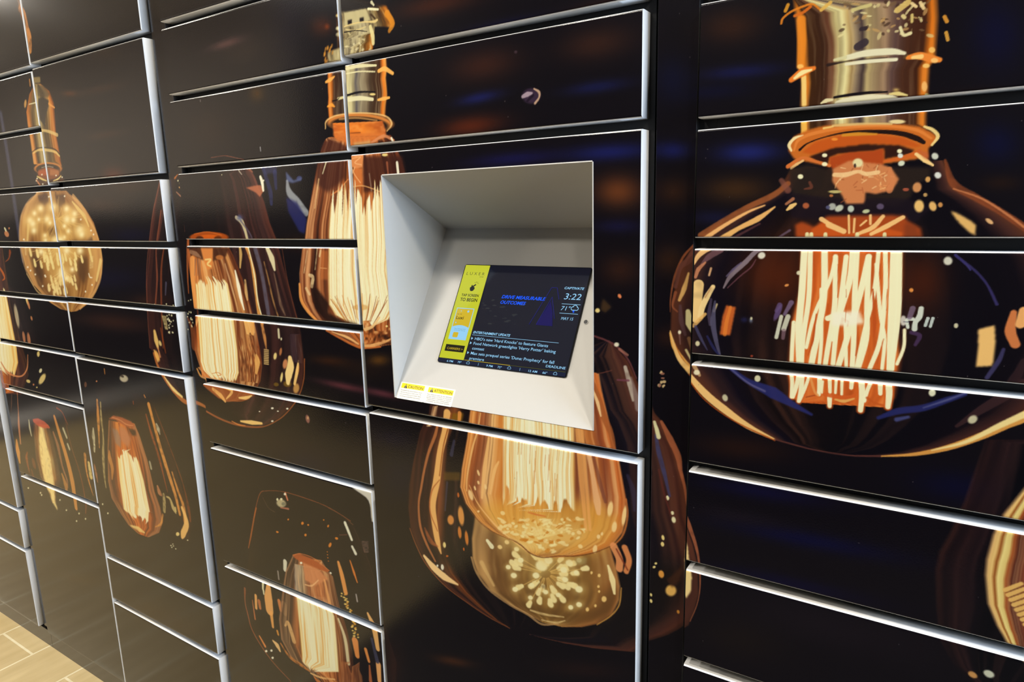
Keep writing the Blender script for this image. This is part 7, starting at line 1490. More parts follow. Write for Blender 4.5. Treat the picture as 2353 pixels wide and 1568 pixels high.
['b',-1115.1,-993.1,5.34,1.47,-.71,-3.36,[240,206,110],.9,.7],
['b',-1101.7,-992,4.21,1.13,-.46,-2.11,[240,206,110],.9,.7],
['b',-1441.4,-1151.9,5.81,2.13,-.61,-4.25,[250,246,216],.95,.7],
['b',-1464.6,-1162.1,5.9,2.17,-.63,-4.29,[250,246,216],.95,.7],
['b',-1439.4,-1173,5.81,2.18,-.61,-4.27,[250,246,216],.95,.7],
['b',-1180.4,-847.6,4.73,1.38,-.4,-3.62,[250,246,216],.95,.7],
['g',[-1206.3,-820.6,-1315.1,-835.5,-1350.6,-891.1,-1372,-953.9,-1397,-1042.2,-1396.5,-1100.8,-1362.5,-1143.7,-1299.7,-1153.1,-1248.3,-1185.9,-1188,-1211.2],[-1206.3,-820.6,-1183.5,-846.2,-1169.4,-853.5,-1154,-931.6,-1134.5,-985.5,-1122.3,-1039.7,-1123.5,-1111.5,-1140.2,-1191,-1188,-1211.2],[[0,[150,90,60,.8]],[.06,[60,36,26,.8]],[.15,[96,64,44,.9]],[.25,[170,96,46,1]],[.6,[206,120,56,1]],[.85,[130,70,36,1]],[1,[96,50,30,.8]]],[44,26,20],[240,190,130],.8,22,2,92,1,4,0,0],
['g',[-1198.8,-915.7,-1320.2,-950.7,-1317.1,-959.1,-1318.8,-1137.6,-1287.5,-1158],[-1198.8,-915.7,-1176.9,-962.4,-1176.3,-1028.7,-1177.7,-1115.3,-1287.5,-1158],[[0,[246,222,140,1]],[.08,[243,238,190,1]],[.9,[243,238,190,1]],[1,[246,222,140,1]]],[228,146,48],[250,246,216],.8,26,1.1,93,1,5,.04,.06],
['g',[-1210.5,-848.1,-1312.5,-859.2,-1320.5,-904.4,-1320.6,-954],[-1210.5,-848.1,-1186.7,-876.4,-1178.2,-939,-1320.6,-954],[[0,[150,140,130,1]],[.25,[190,170,130,1]],[.4,[150,84,50,1]],[.7,[206,120,66,1]],[1,[120,64,40,1]]],[60,40,36],[240,190,130],.8,14,2,94,.9,5,0,0],
['p',[-1315.6,-835.8,-1287.5,-825.1,-1247.3,-826,-1205.1,-834.8,-1183,-843.1,-1191.1,-847.8,-1242.2,-849.8,-1282.2,-847.7,-1308.3,-842.9],[176,84,34],.95,1.1],
['s',[-1313.7,-836.8,-1283.3,-824.6,-1235.1,-824.1,-1183.6,-841.8],[1.7,2,2.4,2.5],[214,120,60],.9,1.08],
['p',[-1277.9,-846.5,-1226.2,-848.2,-1189.3,-865.5,-1235.9,-897.3,-1275.8,-894.1],[214,136,84],.9,2.2],
['b',-1284.5,-849.8,5.08,1.43,-.47,-3.75,[250,246,216],.95,.7],
['s',[-1277.3,-906.8,-1252.5,-902.3,-1225.9,-879.3],[3.5,4.4,2.8],[244,190,130],.8,1.51],
['s',[-1203.6,-872.7,-1192.8,-931.7],[6.1,11.5],[240,170,100],.8,2.65],
['s',[-1165.6,-964.7,-1147.8,-1012.5,-1143,-1077.3],[6.2,11.5,11.4],[232,220,170],.85,2.21],
['s',[-1398.6,-1114.7,-1367,-1142.6,-1320.5,-1151.2,-1291.5,-1156.3],[5.3,10.3,9.6,4.7],[200,120,50],.85,2.51,.5,1],
['s',[-1372.5,-1053.4,-1357.9,-1042,-1342.4,-1088],[5.8,13.4,15.4],[240,190,120],.8,2.63,.3,1],
['s',[-1287.9,-1161.3,-1246.2,-1157.8,-1196.4,-1142.9],[4.3,6.3,3.6],[240,190,120],.85,1.96,.4,1],
['s',[-1276,-1166.4,-1260.6,-1175.7,-1228.3,-1179.4],[4,12.5,9.1],[214,120,50],.9,2.4,.3,1],
['g',[-1099.7,-1054.9,-1170.3,-1081.5,-1172.6,-1140.6,-1171,-1162.5],[-1099.7,-1054.9,-1093.8,-1109.2,-1099.7,-1133.5,-1171,-1162.5],[[0,[190,120,70,.8]],[1,[150,80,40,.7]]],[92,46,28],[244,180,110],.9,8,2,95,.9,6,.5,0],
['g',[-8.2,45.5,-186.7,45,-200.6,18.8,-240.1,-.5,-274.6,-21,-305.7,-44.9,-325.4,-62.9,-345.3,-96,-356.2,-150.7,-356.6,-198.3,-345.1,-232,-320.5,-256.2,-290.8,-287.4,-246.9,-315.7,-187.8,-342.9,-137.3,-349.5,-89.6,-349.7],[-8.2,45.5,6.7,11.1,33.2,-3.6,59.3,-21.8,77.1,-37.6,94.1,-55.1,112.8,-72.7,128.2,-105.2,136.4,-139.9,136,-179.5,127.6,-216.9,113.4,-247.7,99.3,-266.7,59.6,-296.9,25.8,-318.4,-10.4,-334.1,-48.9,-344,-64.9,-346.4,-89.6,-349.7],[[0,[84,44,26,1]],[.04,[70,40,32,1]],[.09,[40,26,28,1]],[.14,[16,12,22,1]],[.25,[20,13,14,1]],[.5,[14,11,14,1]],[.75,[12,10,16,1]],[.9,[14,10,16,1]],[.96,[60,34,30,1]],[1,[84,44,26,1]]],[10,8,14],[110,64,44],.35,14,1.4,101,1,4,0,0],
['b',-197,-101.7,51.51,1.59,2.59,-54.24,[84,34,14],.8,0],
['b',-21,-102.6,29.09,1.01,3.35,-42.53,[72,30,14],.75,0],
['b',-113.7,-133.1,94.2,4.81,5.94,-95.58,[60,26,14],.35,0],
['b',-252.3,-170,72.39,4.88,1.5,-39.9,[12,10,18],.5,0],
['g',[-196.1,265.9,-191.5,236.7,-186.9,207.4,-185.2,176.2,-181,154.8,-179.4,124,-177.3,104.7,-176.6,90.7,-28.3,82.9],[-196.1,265.9,-29.6,236.4,-26.8,212,-26.2,184.1,-25.5,165.3,-30.7,156.5,-30.1,127.8,-29.5,98.7,-28.3,82.9],[[0,[90,44,16,.6]],[.02,[226,124,34,1]],[.07,[206,116,30,1]],[.1,[60,34,16,1]],[.2,[54,30,18,1]],[.26,[100,60,40,1]],[.31,[196,180,120,1]],[.36,[222,212,150,1]],[.4,[190,160,100,1]],[.44,[150,130,100,1]],[.49,[70,56,54,1]],[.53,[176,156,104,1]],[.58,[150,128,92,1]],[.65,[150,120,90,1]],[.72,[90,66,60,1]],[.8,[70,40,26,1]],[.9,[60,30,16,1]],[.94,[206,110,26,1]],[.98,[226,130,40,1]],[1,[120,60,20,.5]]],[44,28,20],[226,200,150],.25,22,1.2,102,1,6,0,0],
['b',-133.1,213.4,3.83,1.33,1.04,-2.14,[60,40,30],.7,.6],
['b',-54.8,229.1,4.47,-1.56,-.07,-.79,[206,190,130],.7,.6],
['b',-103.3,209.7,3.35,-.9,-.09,-2.32,[190,150,90],.7,.6],
['b',-86.6,212.3,2.86,-.39,.09,-.98,[110,84,56],.7,.6],
['b',-64,197.6,2.14,2.55,1.34,-1.37,[110,84,56],.7,.6],
['b',-82.8,235.9,1.1,3.45,1.67,-.95,[226,212,150],.7,.6],
['b',-85.6,232.3,3.55,-1.28,-.15,-1.44,[110,84,56],.7,.6],
['b',-121.9,233.2,1.74,-.87,-.33,-1.21,[226,212,150],.7,.6],
['b',-55.5,228.8,1.82,2.02,.77,-.82,[226,212,150],.7,.6],
['b',-35.6,192.2,4.37,-1.62,-.26,-2.3,[206,190,130],.7,.6],
['b',-72.2,228.2,4.73,-1.98,-.36,-2.23,[110,84,56],.7,.6],
['b',-102.9,225,3.61,-.47,.12,-1.24,[226,212,150],.7,.6],
['b',-66.9,199,.85,1.04,1.03,-1.03,[206,190,130],.7,.6],
['b',-75.7,209.2,3.22,1.09,.6,-1.3,[190,150,90],.7,.6],
['b',-61.9,208.2,1.09,2.51,1.8,-1.23,[226,212,150],.7,.6],
['b',-89.8,200.1,1.86,5.02,2.19,-1.31,[206,190,130],.7,.6],
['b',-58.8,213.9,1.4,1.57,.69,-.73,[110,84,56],.7,.6],
['b',-130.9,241.2,.98,1.63,1.63,-1.26,[190,150,90],.7,.6],
['b',-40.5,207.9,1.64,-.85,-.27,-1.11,[60,40,30],.7,.6],
['b',-118.9,241.9,5.57,-1.47,-.03,-1.4,[190,150,90],.7,.6],
['b',-61.6,222.9,2.13,3.79,1.18,-.94,[226,212,150],.7,.6],
['b',-61.9,203.6,3.85,.48,.56,-1.87,[190,150,90],.7,.6],
['b',-72.9,232,1.91,2.57,1.27,-1.19,[60,40,30],.7,.6],
['b',-74.5,226,2.04,.48,.73,-1.84,[226,212,150],.7,.6],
['b',-71.3,202.5,2.57,.6,.65,-1.69,[226,212,150],.7,.6],
['b',-130.6,219.2,2.06,.15,.42,-1.57,[110,84,56],.7,.6],
['b',-80.4,204.4,1.87,.33,.73,-2.15,[206,190,130],.7,.6],
['b',-93.9,207.1,5.26,-2.56,-.43,-1.7,[190,150,90],.7,.6],
['b',-86.7,215.1,2.34,-.84,-.25,-2.14,[60,40,30],.7,.6],
['b',-85.1,218.8,4.61,-1.27,-.04,-1.13,[60,40,30],.7,.6],
['b',-48.7,214.7,1.5,-.68,-.17,-.93,[206,190,130],.7,.6],
['b',-85.7,238.2,1.39,1.64,1.74,-1.75,[60,40,30],.7,.6],
['b',-55.4,201.2,.69,2.38,1.06,-.58,[110,84,56],.7,.6],
['b',-42.8,220,1.74,4.28,2.01,-1.36,[190,150,90],.7,.6],
['b',-58.3,226.6,2.35,3.42,1.13,-1.03,[226,212,150],.7,.6],
['b',-108.3,224.7,3.01,2.35,1.7,-2.17,[190,150,90],.7,.6],
['b',-118.1,224.4,3.57,3.53,1.5,-1.63,[190,150,90],.7,.6],
['b',-109.4,229.8,4.69,-1.13,0,-1.44,[226,212,150],.7,.6],
['b',-77.3,234.9,3.91,2.09,1.41,-2.3,[110,84,56],.7,.6],
['b',-125.4,238.1,1.26,2.11,1.43,-1.11,[110,84,56],.7,.6],
['b',-102.4,214.3,3.38,.12,.37,-1.56,[206,190,130],.7,.6],
['b',-66.4,232,4.5,-1.18,-.01,-1.1,[206,190,130],.7,.6],
['b',-44.8,199.9,3.3,-1.02,-.08,-1.38,[110,84,56],.7,.6],
['b',-65.2,234.6,.52,1.17,1.51,-1.05,[206,190,130],.7,.6],
['b',-46.9,212.9,1.82,1.12,1.03,-1.61,[206,190,130],.7,.6],
['b',-93.7,236,2.12,1.52,1.41,-1.91,[206,190,130],.7,.6],
['b',-97.5,235.2,1.88,-.43,.03,-2.05,[226,212,150],.7,.6],
['b',-40,231.1,3.02,2.88,.73,-.87,[110,84,56],.7,.6],
['b',-87.4,217.9,2.65,2.97,1.51,-1.56,[190,150,90],.7,.6],
['b',-53,215.2,4,-1.64,-.16,-1.07,[190,150,90],.7,.6],
['b',-70.7,216.9,2.14,-.87,-.19,-1.25,[190,150,90],.7,.6],
['b',-133.8,207,3.51,1.54,.88,-1.6,[226,212,150],.7,.6],
['b',-104.9,211.7,2.47,3.26,1.64,-1.5,[60,40,30],.7,.6],
['b',-85.9,201.7,2.26,-.55,-.03,-2.17,[60,40,30],.7,.6],
['b',-115.6,219.2,4.16,.6,.47,-1.42,[110,84,56],.7,.6],
['b',-119.3,227.8,2.41,-.33,.18,-2.06,[110,84,56],.7,.6],
['b',-82.4,212.2,3.99,2.08,1.04,-1.75,[60,40,30],.7,.6],
['b',-46,228.5,3.23,2.47,1.18,-1.61,[226,212,150],.7,.6],
['b',-46,210.7,1.42,-.66,-.41,-2.11,[226,212,150],.7,.6],
['b',-128.7,242.8,5.49,-2.2,-.39,-2.37,[110,84,56],.7,.6],
['s',[-206.8,233,-205,238.9,-195,245.5,-179,249.8,-169,250.1,-160.7,242.7],[2.9,3,2.9,2.8,2.5,2.3],[214,124,34],.92,1.06],
['s',[-190.6,239.6,-180.6,242,-171.8,247.6],[3.7,3.8,3.8],[206,104,30],.92,1.11],
['s',[-158.6,241.4,-148.3,248.6],[4.4,4.4],[214,170,80],.92,1.11],
['s',[-202.3,247.7,-199.6,254.3],[4.5,4.5],[206,140,40],.92,1.13],
['s',[-121.7,235.2,-112.4,236.6,-102.4,237.8],[4.2,4.1,4.1],[200,186,120],.92,1.03],
['s',[-71.9,226.9,-65.2,231.4,-61.8,233.7],[7.3,7.2,7.2],[206,176,100],.92,1.04],
['s',[-57.4,232,-52.7,227.4],[3.2,3.2],[226,200,140],.92,.81],
['s',[-48.7,231.4,-44.7,224.2],[3.5,3.5],[226,200,140],.92,.79],
['s',[-67.7,206.4,-63.5,197.1,-56.5,198],[3.3,3.4,4],[226,216,160],.92,.9],
['s',[-22.6,211.4,-19.6,205.4],[3.9,3.9],[206,140,50],.92,.78],
['s',[-19.4,193.3,-17,184.6],[3.6,3.6],[206,150,60],.92,.81],
['s',[-56.3,218.7,-55.8,211.1],[3.2,3.2],[206,184,110],.92,.89],
['s',[-66,219.3,-64.1,217.1],[4.1,4.1],[214,196,130],.92,.81],
['s',[-110.7,211.1,-106.1,211.3],[5.1,5.1],[50,40,44],.92,1.03],
['s',[-113.1,190.8,-105.9,194.7],[9.7,9.6],[54,44,50],.92,1.07],
['s',[-182.1,233.2,-180.2,206.4,-180.1,176.5],[11.3,11.4,9.5],[226,132,36],.9,2.71],
['b',-180.1,175.5,4.54,-.58,.19,-3.55,[246,190,100],.9,.6],
['s',[-175.2,161.4,-172.8,126.6],[6.2,5.8],[240,206,120],.9,1.66],
['s',[-190.6,160.1,-177.6,167.9,-163.6,171.3],[6.8,11.2,5.5],[226,120,40],1,1.56],
['s',[-186.5,161.7,-177.6,167.4,-166.5,169.7],[3.4,6.3,2.6],[240,220,150],1,1.34],
['s',[-57,170.4,-44.8,170.7,-30.6,165,-23.6,163.1],[5,8.6,8.3,5.6],[226,130,50],1,1.33],
['s',[-51.7,169.7,-43,169.5],[3.9,5.5],[240,200,120],.95,1.38],
['b',-28.7,163.3,4.3,-.57,.26,-3.25,[240,190,110],.9,.6],
['b',-32.3,175.6,3.79,-.53,.31,-3.81,[240,190,100],.85,.6],
['b',-36.9,158.2,4.35,-.56,.23,-2.89,[240,196,110],.85,.6],
['b',-36.7,134.3,3.5,-.4,.54,-6.8,[240,186,110],.8,.6],
['s',[-123.8,179.4,-103.2,181.5,-75.5,179.7,-61,175.8],[6.3,8.2,7.8,3.8],[220,214,176],1,1.4],
['s',[-139.2,178.4,-126.7,179.7],[3.2,4.2],[206,200,150],.95,1.05],
['s',[-125.2,171.5,-102.5,171.6,-69.4,169.7],[3.5,4.5,4],[222,216,180],1,1.02],
['s',[-146.7,173.3,-126.4,174.7,-102.7,174.6,-79.6,173.4],[4.2,1.5,1,.8],[40,28,26],.9,.82],
['s',[-60.6,170.9,-58.1,173.5],[3.1,2.1],[90,70,44],.8,1.03],
['s',[-136.4,132.2,-118.9,133.4,-99.9,133.9,-76.6,132.4],[3.2,3.6,3.5,2],[24,18,20],1,.83],
['s',[-151.9,126.6,-146.1,129.1,-139.2,129.4],[2.2,5.4,3.2],[224,212,160],.95,1.08],
['s',[-131.9,123.5,-118.4,125.2,-94.7,125.8,-71.4,123.4,-62.1,119.5],[8.5,11.6,11.3,8.9,3.8],[222,214,176],1,1.42],
['s',[-73.7,129.6,-64.6,129.1,-54.5,126],[2,4.9,1.9],[226,206,130],.95,.98],
['b',-66.8,133.7,3.64,-.4,.18,-2.38,[214,180,100],.8,0],
['s',[-34.2,124.4,-27,120.7],[3.3,2.7],[206,196,130],.9,.91],
['s',[-172.2,106.2,-170.8,89],[7.3,7.3],[240,184,80],.9,1.45],
['p',[-189.5,76.4,-183.7,86.8,-166.4,94,-146.2,97.7,-116.6,97.2,-87.9,95.3,-60.1,92.4,-37.4,87.5,-23.7,79.5,-17,72.1,-22.5,64.7,-26.5,61,-25.6,50,-75,44.8,-138.1,45.1,-181.1,57.3,-189.1,68.7],[196,104,36],1,.6],
['s',[-185.9,68.5,-189,76.4,-182.5,84.6,-172.2,87.5],[2.5,4.4,3.9,1.6],[240,220,160],.95,.88],
['s',[-33,87.1,-23.9,82.4,-18,74.2,-23.3,64.7],[2.8,3.9,3.9,2.6],[236,206,130],.95,.73],
['s',[-147.1,94.6,-136.1,95.8],[2.8,2.2],[240,196,110],.9,.86],
['s',[-136.2,96.8,-106.9,95.9,-69.2,93.2],[2.8,4.2,3],[222,190,120],.8,1.04],
['b',-63,95.6,10.04,-.88,.21,-2.81,[230,210,150],.95,.7],
['s',[-182.7,68.3,-176.2,83,-149.9,90.6,-106.7,93.3,-69.1,90.6,-41.5,83.9,-24.8,72.7],[2.2,4.5,4.4,3.6,3.4,3.8,2.7],[226,134,60],.7,1.04],
['s',[-175.4,68.9,-165.4,76.9,-143.4,83.7,-116,87.3,-87.2,85.6,-59.3,81.3,-40.8,73.9,-32.4,68.3],[3.4,1.8,1.5,2.7,4.5,5.9,6.6,4.6],[34,20,16],1,.83],
['p',[-172.1,65.5,-155.2,78.3,-125.5,83.4,-87,82,-54.3,75.9,-33.8,64.5,-39.9,62.9,-58.2,67.2,-95.7,70.8,-134.4,67.2,-159.5,62.5],[190,84,26],.95,1],
['s',[-123.6,83.8,-106.1,84,-85.1,82.3],[3.2,4.6,2.5],[206,140,40],.85,1.46],
['b',-133.2,79.6,4.39,-.33,.13,-2.11,[232,140,50],.9,.6],
['p',[-162.4,59.4,-134.5,68.3,-95.7,70.8,-58.2,66.7,-41.5,60,-44.7,55.2,-73.6,50.9,-74.5,64.2,-85.6,61.9,-128,60.5,-137.8,56.9,-139,44.1,-153.8,53.5],[40,20,16],.95,.8],
['p',[-136.8,56.8,-114.3,61.7,-85.6,61.9,-75.5,64.3,-73.4,48.8,-75.6,40.7,-132.9,41.7,-137.3,48.3],[170,68,26],1,.8],
['s',[-189.1,47.9,-171.7,57.8,-153.8,52.5,-137.1,46.2],[5.7,4.4,3.6,3.7],[206,110,50],1,.87],
['s',[-184.7,45.5,-177.6,50.6,-170.4,54.5],[3.4,3.9,2.9],[240,190,120],.95,.91],
['s',[-73.3,47.8,-57,50.9,-41.1,55,-36,58.7],[3.2,4.2,6.2,4.1],[200,96,36],1,.83],
['s',[-39.3,54.9,-29.8,47.3,-20.5,40.3],[3.6,5.5,2.7],[238,200,130],1,.73],
['p',[-37.9,59.8,-26.1,56,-24.4,46,-31.9,51.4],[190,96,50],.9,.8],
['p',[-187.8,43.4,-163.9,49.8,-132.7,39.5,-131.6,20.2,-119,11.1,-114.1,-4.1,-92.5,-4.7,-91.3,7,-65,9.2,-55.9,23.3,-65.5,41.2,-22,37.9,-21.1,25.8,-36.4,18.4,-40.6,2.2,-52.6,-7.8,-129.5,-13.5,-180.1,-2.4,-183.9,28.9],[42,32,26],.85,1.4],
['p',[-188.5,13.5,-140.8,5.3,-44.1,.3,-16.4,-10.7,-32.8,-28.9,-149.4,-24.2,-181.4,-20.4],[26,18,26],.8,2.1],
['p',[-132.9,41.7,-113.6,51.2,-76.9,44.9,-65.4,40.2,-55.1,25.3,-61.4,11.2,-72.5,9.5,-79.9,7.6,-91.5,10.1,-92.5,-3.6,-114.1,-4.1,-119.8,7.9,-127.5,18.9,-131.8,24.5],[200,124,74],1,.6],
['s',[-125.4,32.8,-129,32.6],[1.5,1.1],[150,80,44],.7,.87],
['s',[-79.6,44.4,-84.9,40],[1.5,1.1],[150,80,44],.7,.85],
['s',[-69.8,30.7,-74.6,28.4],[1.5,1.1],[236,200,140],.7,.85],
['s',[-105.6,17,-103.6,17.8],[1.5,1.1],[150,80,44],.7,.87],
['s',[-80.8,17.1,-84.9,14.9],[1.5,1.1],[236,200,140],.7,.86],
['s',[-109,41.1,-112.1,35],[1.5,1.1],[150,80,44],.7,.84],
['s',[-119.4,32.8,-123.3,26.7],[1.5,1.1],[236,200,140],.7,.86],
['s',[-97.1,30.7,-97.1,26.6],[1.4,1],[150,80,44],.7,.78],
['s',[-83.1,28.4,-78.7,25],[1.3,1],[226,150,90],.7,.77],
['s',[-77.5,18.6,-71.2,12.7],[1.3,.9],[226,150,90],.7,.76],
['s',[-97.8,44.6,-99.2,37.7],[1.4,1],[236,200,140],.7,.81],
['s',[-96.6,16.1,-94.8,9.3],[1.3,1],[170,90,50],.7,.76],
['s',[-75.9,22,-75.3,18.8],[1.3,.9],[236,200,140],.7,.74],
['s',[-82.3,33.7,-80.4,33],[1.4,1],[170,90,50],.7,.8],
['s',[-85.4,33.1,-91.4,32.1],[1.5,1.1],[170,90,50],.7,.85],
['s',[-72.1,18,-65.9,17.2],[1.4,1],[226,150,90],.7,.83],
['s',[-77,30.6,-75.1,28.9],[1.3,.9],[226,150,90],.7,.75],
['s',[-97.8,27.2,-95.1,25.1],[1.4,1],[238,186,120],.7,.78],
['s',[-93.3,44.9,-90.7,41.4],[1.3,.9],[170,90,50],.7,.74],
['s',[-72.1,33.8,-77.9,31.2],[1.5,1.1],[238,186,120],.7,.85],
['s',[-114.8,2.2,-120.4,-2],[1.5,1.1],[150,80,44],.7,.88],
['s',[-83.1,34.2,-79.8,29.8],[1.3,.9],[226,150,90],.7,.74],
['s',[-123.3,29,-127.5,22.4],[1.5,1.1],[236,200,140],.7,.86],
['s',[-73.7,29.1,-70.1,23],[1.3,.9],[236,200,140],.7,.73],
['s',[-75.8,20.6,-75.5,18.7],[1.3,.9],[238,186,120],.7,.75],
['s',[-128.7,46.7,-129.2,47.1],[1.4,1],[170,90,50],.7,.78],
['s',[-121.3,27.8,-118.7,27.2],[1.5,1],[150,80,44],.7,.84],
['s',[-68.4,38.1,-69.7,34.1],[1.4,1],[170,90,50],.7,.8],
['s',[-64.8,29.2,-61.4,28.3],[1.4,1],[238,186,120],.7,.81],
['s',[-73.6,30.6,-73.2,24.7],[1.3,.9],[170,90,50],.7,.75],
['s',[-103.1,37.5,-99.8,35.9],[1.4,1],[150,80,44],.7,.8],
['s',[-94.9,35.4,-91.3,30.6],[1.3,.9],[236,200,140],.7,.75],
['s',[-89.7,29.5,-84.6,29.2],[1.5,1],[236,200,140],.7,.84],
['s',[-92.5,25.9,-97.4,22.3],[1.5,1.1],[236,200,140],.7,.86],
['s',[-127.8,22.8,-128.6,16.8],[1.4,1],[238,186,120],.7,.83],
['s',[-81.1,41.6,-79.7,34.4],[1.3,.9],[150,80,44],.7,.75],
['s',[-65.9,20.6,-68.7,15.8],[1.4,1],[170,90,50],.7,.82],
['s',[-123.4,43,-117.7,41.3],[1.5,1],[236,200,140],.7,.83],
['s',[-97.1,13,-103.6,13.2],[1.5,1.1],[170,90,50],.7,.85],
['s',[-123.9,34.9,-120.8,31],[1.4,1],[150,80,44],.7,.78],
['s',[-76.4,19.7,-75.3,13.2],[1.3,.9],[226,150,90],.7,.75],
['s',[-103,24.3,-107.2,19.5],[1.5,1.1],[170,90,50],.7,.86],
['s',[-70.4,15.1,-75.7,13.5],[1.5,1.1],[238,186,120],.7,.85],
['s',[-80.8,43.4,-82.4,37.2],[1.4,1],[236,200,140],.7,.8],
['s',[-130.4,34.1,-117.4,33.4,-103,37,-93.1,33.3,-79.9,34.8],[5.4,6.5,4.2,5.2,5.3],[238,200,140],.85,1.28],
['b',-103.7,48,6.79,-.39,.42,-6.3,[226,216,160],.95,.7],
['b',-106.9,44.5,1.75,-.1,.21,-3.16,[60,40,34],.9,.7],
['s',[-67.1,38.2,-64.2,23.7,-65.1,11.3],[5.5,8.4,6.7],[206,126,76],.8,1.31],
['b',-144,59.9,3.65,-.23,.16,-2.78,[243,238,190],.95,.7],
['b',-143.3,48.4,3.86,-.22,.18,-3.01,[243,238,190],.95,.7],
['b',-172.5,33.7,4.01,-.19,.19,-3.52,[243,238,190],.95,.7],
['b',-57.6,59.6,3.11,-.2,.21,-2.84,[243,238,190],.95,.7],
['b',-56.3,53.9,3.29,-.2,.24,-3.25,[220,226,210],.95,.7],
['b',-54.5,44.5,3.83,1.38,1.38,-3.51,[216,220,190],.95,.7],
['b',-19.2,51.1,3.82,-2.61,-1.61,-3.67,[206,210,190],.95,.7],
['b',-14.3,28,3.9,-1.75,-.93,-3.89,[220,222,210],.95,.7],
['b',-24.4,23.5,2.92,-1.3,-.86,-3.55,[214,160,90],.95,.7],
['b',-130.9,-7.2,5.02,1.89,1.88,-4.75,[170,172,160],.95,.7],
['b',-122.2,-9.5,5.18,3.25,2.35,-4,[196,200,176],.95,.7],
['b',-108.2,-10.5,4.35,-.09,.32,-4.96,[190,200,180],.95,.7],
['b',-90.1,-14.1,4.7,.83,.62,-2.74,[190,196,150],.95,.7],
['b',-74.2,-8.3,4.74,-.11,.3,-4.22,[90,76,100],.95,.7],
['b',-31.2,-8.8,5.93,-.14,.68,-8.63,[236,190,110],.95,.7],
['b',-16.5,-9.4,4,1.64,2.5,-6.36,[230,180,104],.95,.7],
['b',-8.7,-7.8,2.79,-.07,.28,-3.44,[200,140,76],.95,.7],
['b',-25.6,4.8,2.49,-.08,.21,-2.65,[190,150,90],.95,.7],
['b',-128.6,12.3,9.06,-.32,.13,-2.16,[190,176,110],.95,.7],
['b',-132.8,7.2,2.63,-.08,.12,-1.95,[180,110,60],.95,.7],
['b',-35.2,14.3,5.23,-2.29,-1.63,-6.63,[206,140,84],.95,.7],
['b',-47.2,12.1,4.01,-.15,.17,-2.26,[160,80,56],.95,.7],
['b',-163.5,-5.1,4.63,-.11,.24,-4.44,[170,90,54],.95,.7],
['b',-135.9,-7.9,3.06,-.07,.16,-2.63,[80,80,110],.95,.7],
['s',[-187.3,-10.1,-182.1,-5.7,-176.9,-2.5],[2.8,6.4,3.4],[240,196,120],.95,.92],
['s',[-160.5,25.7,-158.1,19,-166.3,17.1],[3.1,4.4,2.2],[120,64,46],.7,1.3],
['s',[-188.8,-2.2,-180.5,4.3],[3.5,4.6],[190,120,80],.8,1.15],
['p',[3.2,-15.1,10.3,-18.3,24.6,-27.5,30.1,-32.6,31.2,-45.5,24.2,-41.5,14.9,-32.4,7.2,-22.3],[228,180,104],.95,.6],
['s',[-8.2,45.5,2.8,17.2,26.2,.5,50.7,-15.8,76.9,-35.7,93.7,-51.2],[2.7,8.6,8,7.2,7.7,8.6],[130,66,36],.9,1.74,.2,1],
['s',[3.3,11.2,33,-1.6,60.9,-21.9,76.9,-35.7],[1.5,2.2,2.5,2.4],[200,124,76],.8,1.09],
['b',42.9,-28.5,4.36,-3.46,-1.12,-2.26,[230,180,120],.9,.7],
['s',[-187.9,25.1,-206.8,10,-239.9,-5.2,-272.1,-23.4,-305.7,-44.9],[6.9,7.9,8.1,8.3,10],[150,84,44],.85,1.91,.2,1],
['s',[-217.3,-3.4,-239.7,-12.1,-271.9,-30.6,-300.5,-49.8],[1.9,3.8,5.4,6.5],[240,180,110],.95,1.45],
['s',[-203.8,-6,-225.5,-21.7,-252.7,-35.5,-278.4,-52.2],[2.3,8.1,6.3,9.8],[236,180,104],.95,1.44],
['s',[-187.4,16.1,-196.8,29.9],[8.4,6.3],[130,76,60],.7,2.1],
['s',[-222.9,-28.7,-257,-47.4,-271.1,-52.2],[2.4,3.4,3.9],[90,54,54],.8,1.93],
['s',[-182.5,-38.2,-199.5,-49.7],[3.2,2.3],[110,90,110],.7,1.16],
['p',[-175.5,-30.6,-167.2,-26.2,-159.6,-29.6,-150.9,-34.2,-143.1,-25.4,-135.3,-18.9,-70.5,-18.9,-46.2,-20.4,-42,-26.7,-26.8,-36.2,-23.8,-51.7,-173.3,-52.2],[176,74,28],.9,1.5],
['p',[-153.9,-36.4,-138.9,-27.6,-115.6,-43.2,-97.8,-41.1,-79,-32.6,-46.4,-41.3,-45.6,-51.8,-154.1,-52.1],[196,84,28],.9,1],
['p',[-45.5,-28.7,-32.4,-33,-23.8,-51.7,-43.8,-51.8],[120,54,28],.7,1.4],
['s',[-143.2,-23.2,-134.7,-28.8],[5.9,5.1],[238,190,120],.95,1.05],
['s',[-133.5,-31,-114.8,-39.9],[7.7,6.7],[238,190,120],.95,1.06],
['s',[-110.1,-19.3,-108.2,-42.1],[2.7,2.4],[238,190,120],.95,.99],
['s',[-102.9,-23.7,-102.8,-41.1],[2.7,2.4],[238,190,120],.95,.99],
['s',[-84.7,-19.7,-84,-30.4],[3.4,3],[238,190,120],.95,.96],
['s',[-70.3,-21,-80.8,-34.7,-97.7,-43.2],[4.7,6,4.3],[238,190,120],.95,1.07],
['s',[-47.8,-22.4,-65.6,-33.8,-82.1,-43.3],[5.1,6.4,4.5],[238,190,120],.95,1.07],
['s',[-89.1,-26.1,-95.5,-32.4],[2.6,2.3],[238,190,120],.95,1.07],
['s',[-159.9,-43.1,-159.3,-54.4],[4.7,6.4],[230,220,160],.95,1.06],
['s',[-154.6,-43.1,-154,-54.3],[4.6,6.3],[230,220,160],.95,1.05],
['s',[-136.9,-43.2,-136.3,-54.3],[4.5,6.2],[230,220,160],.95,1.03],
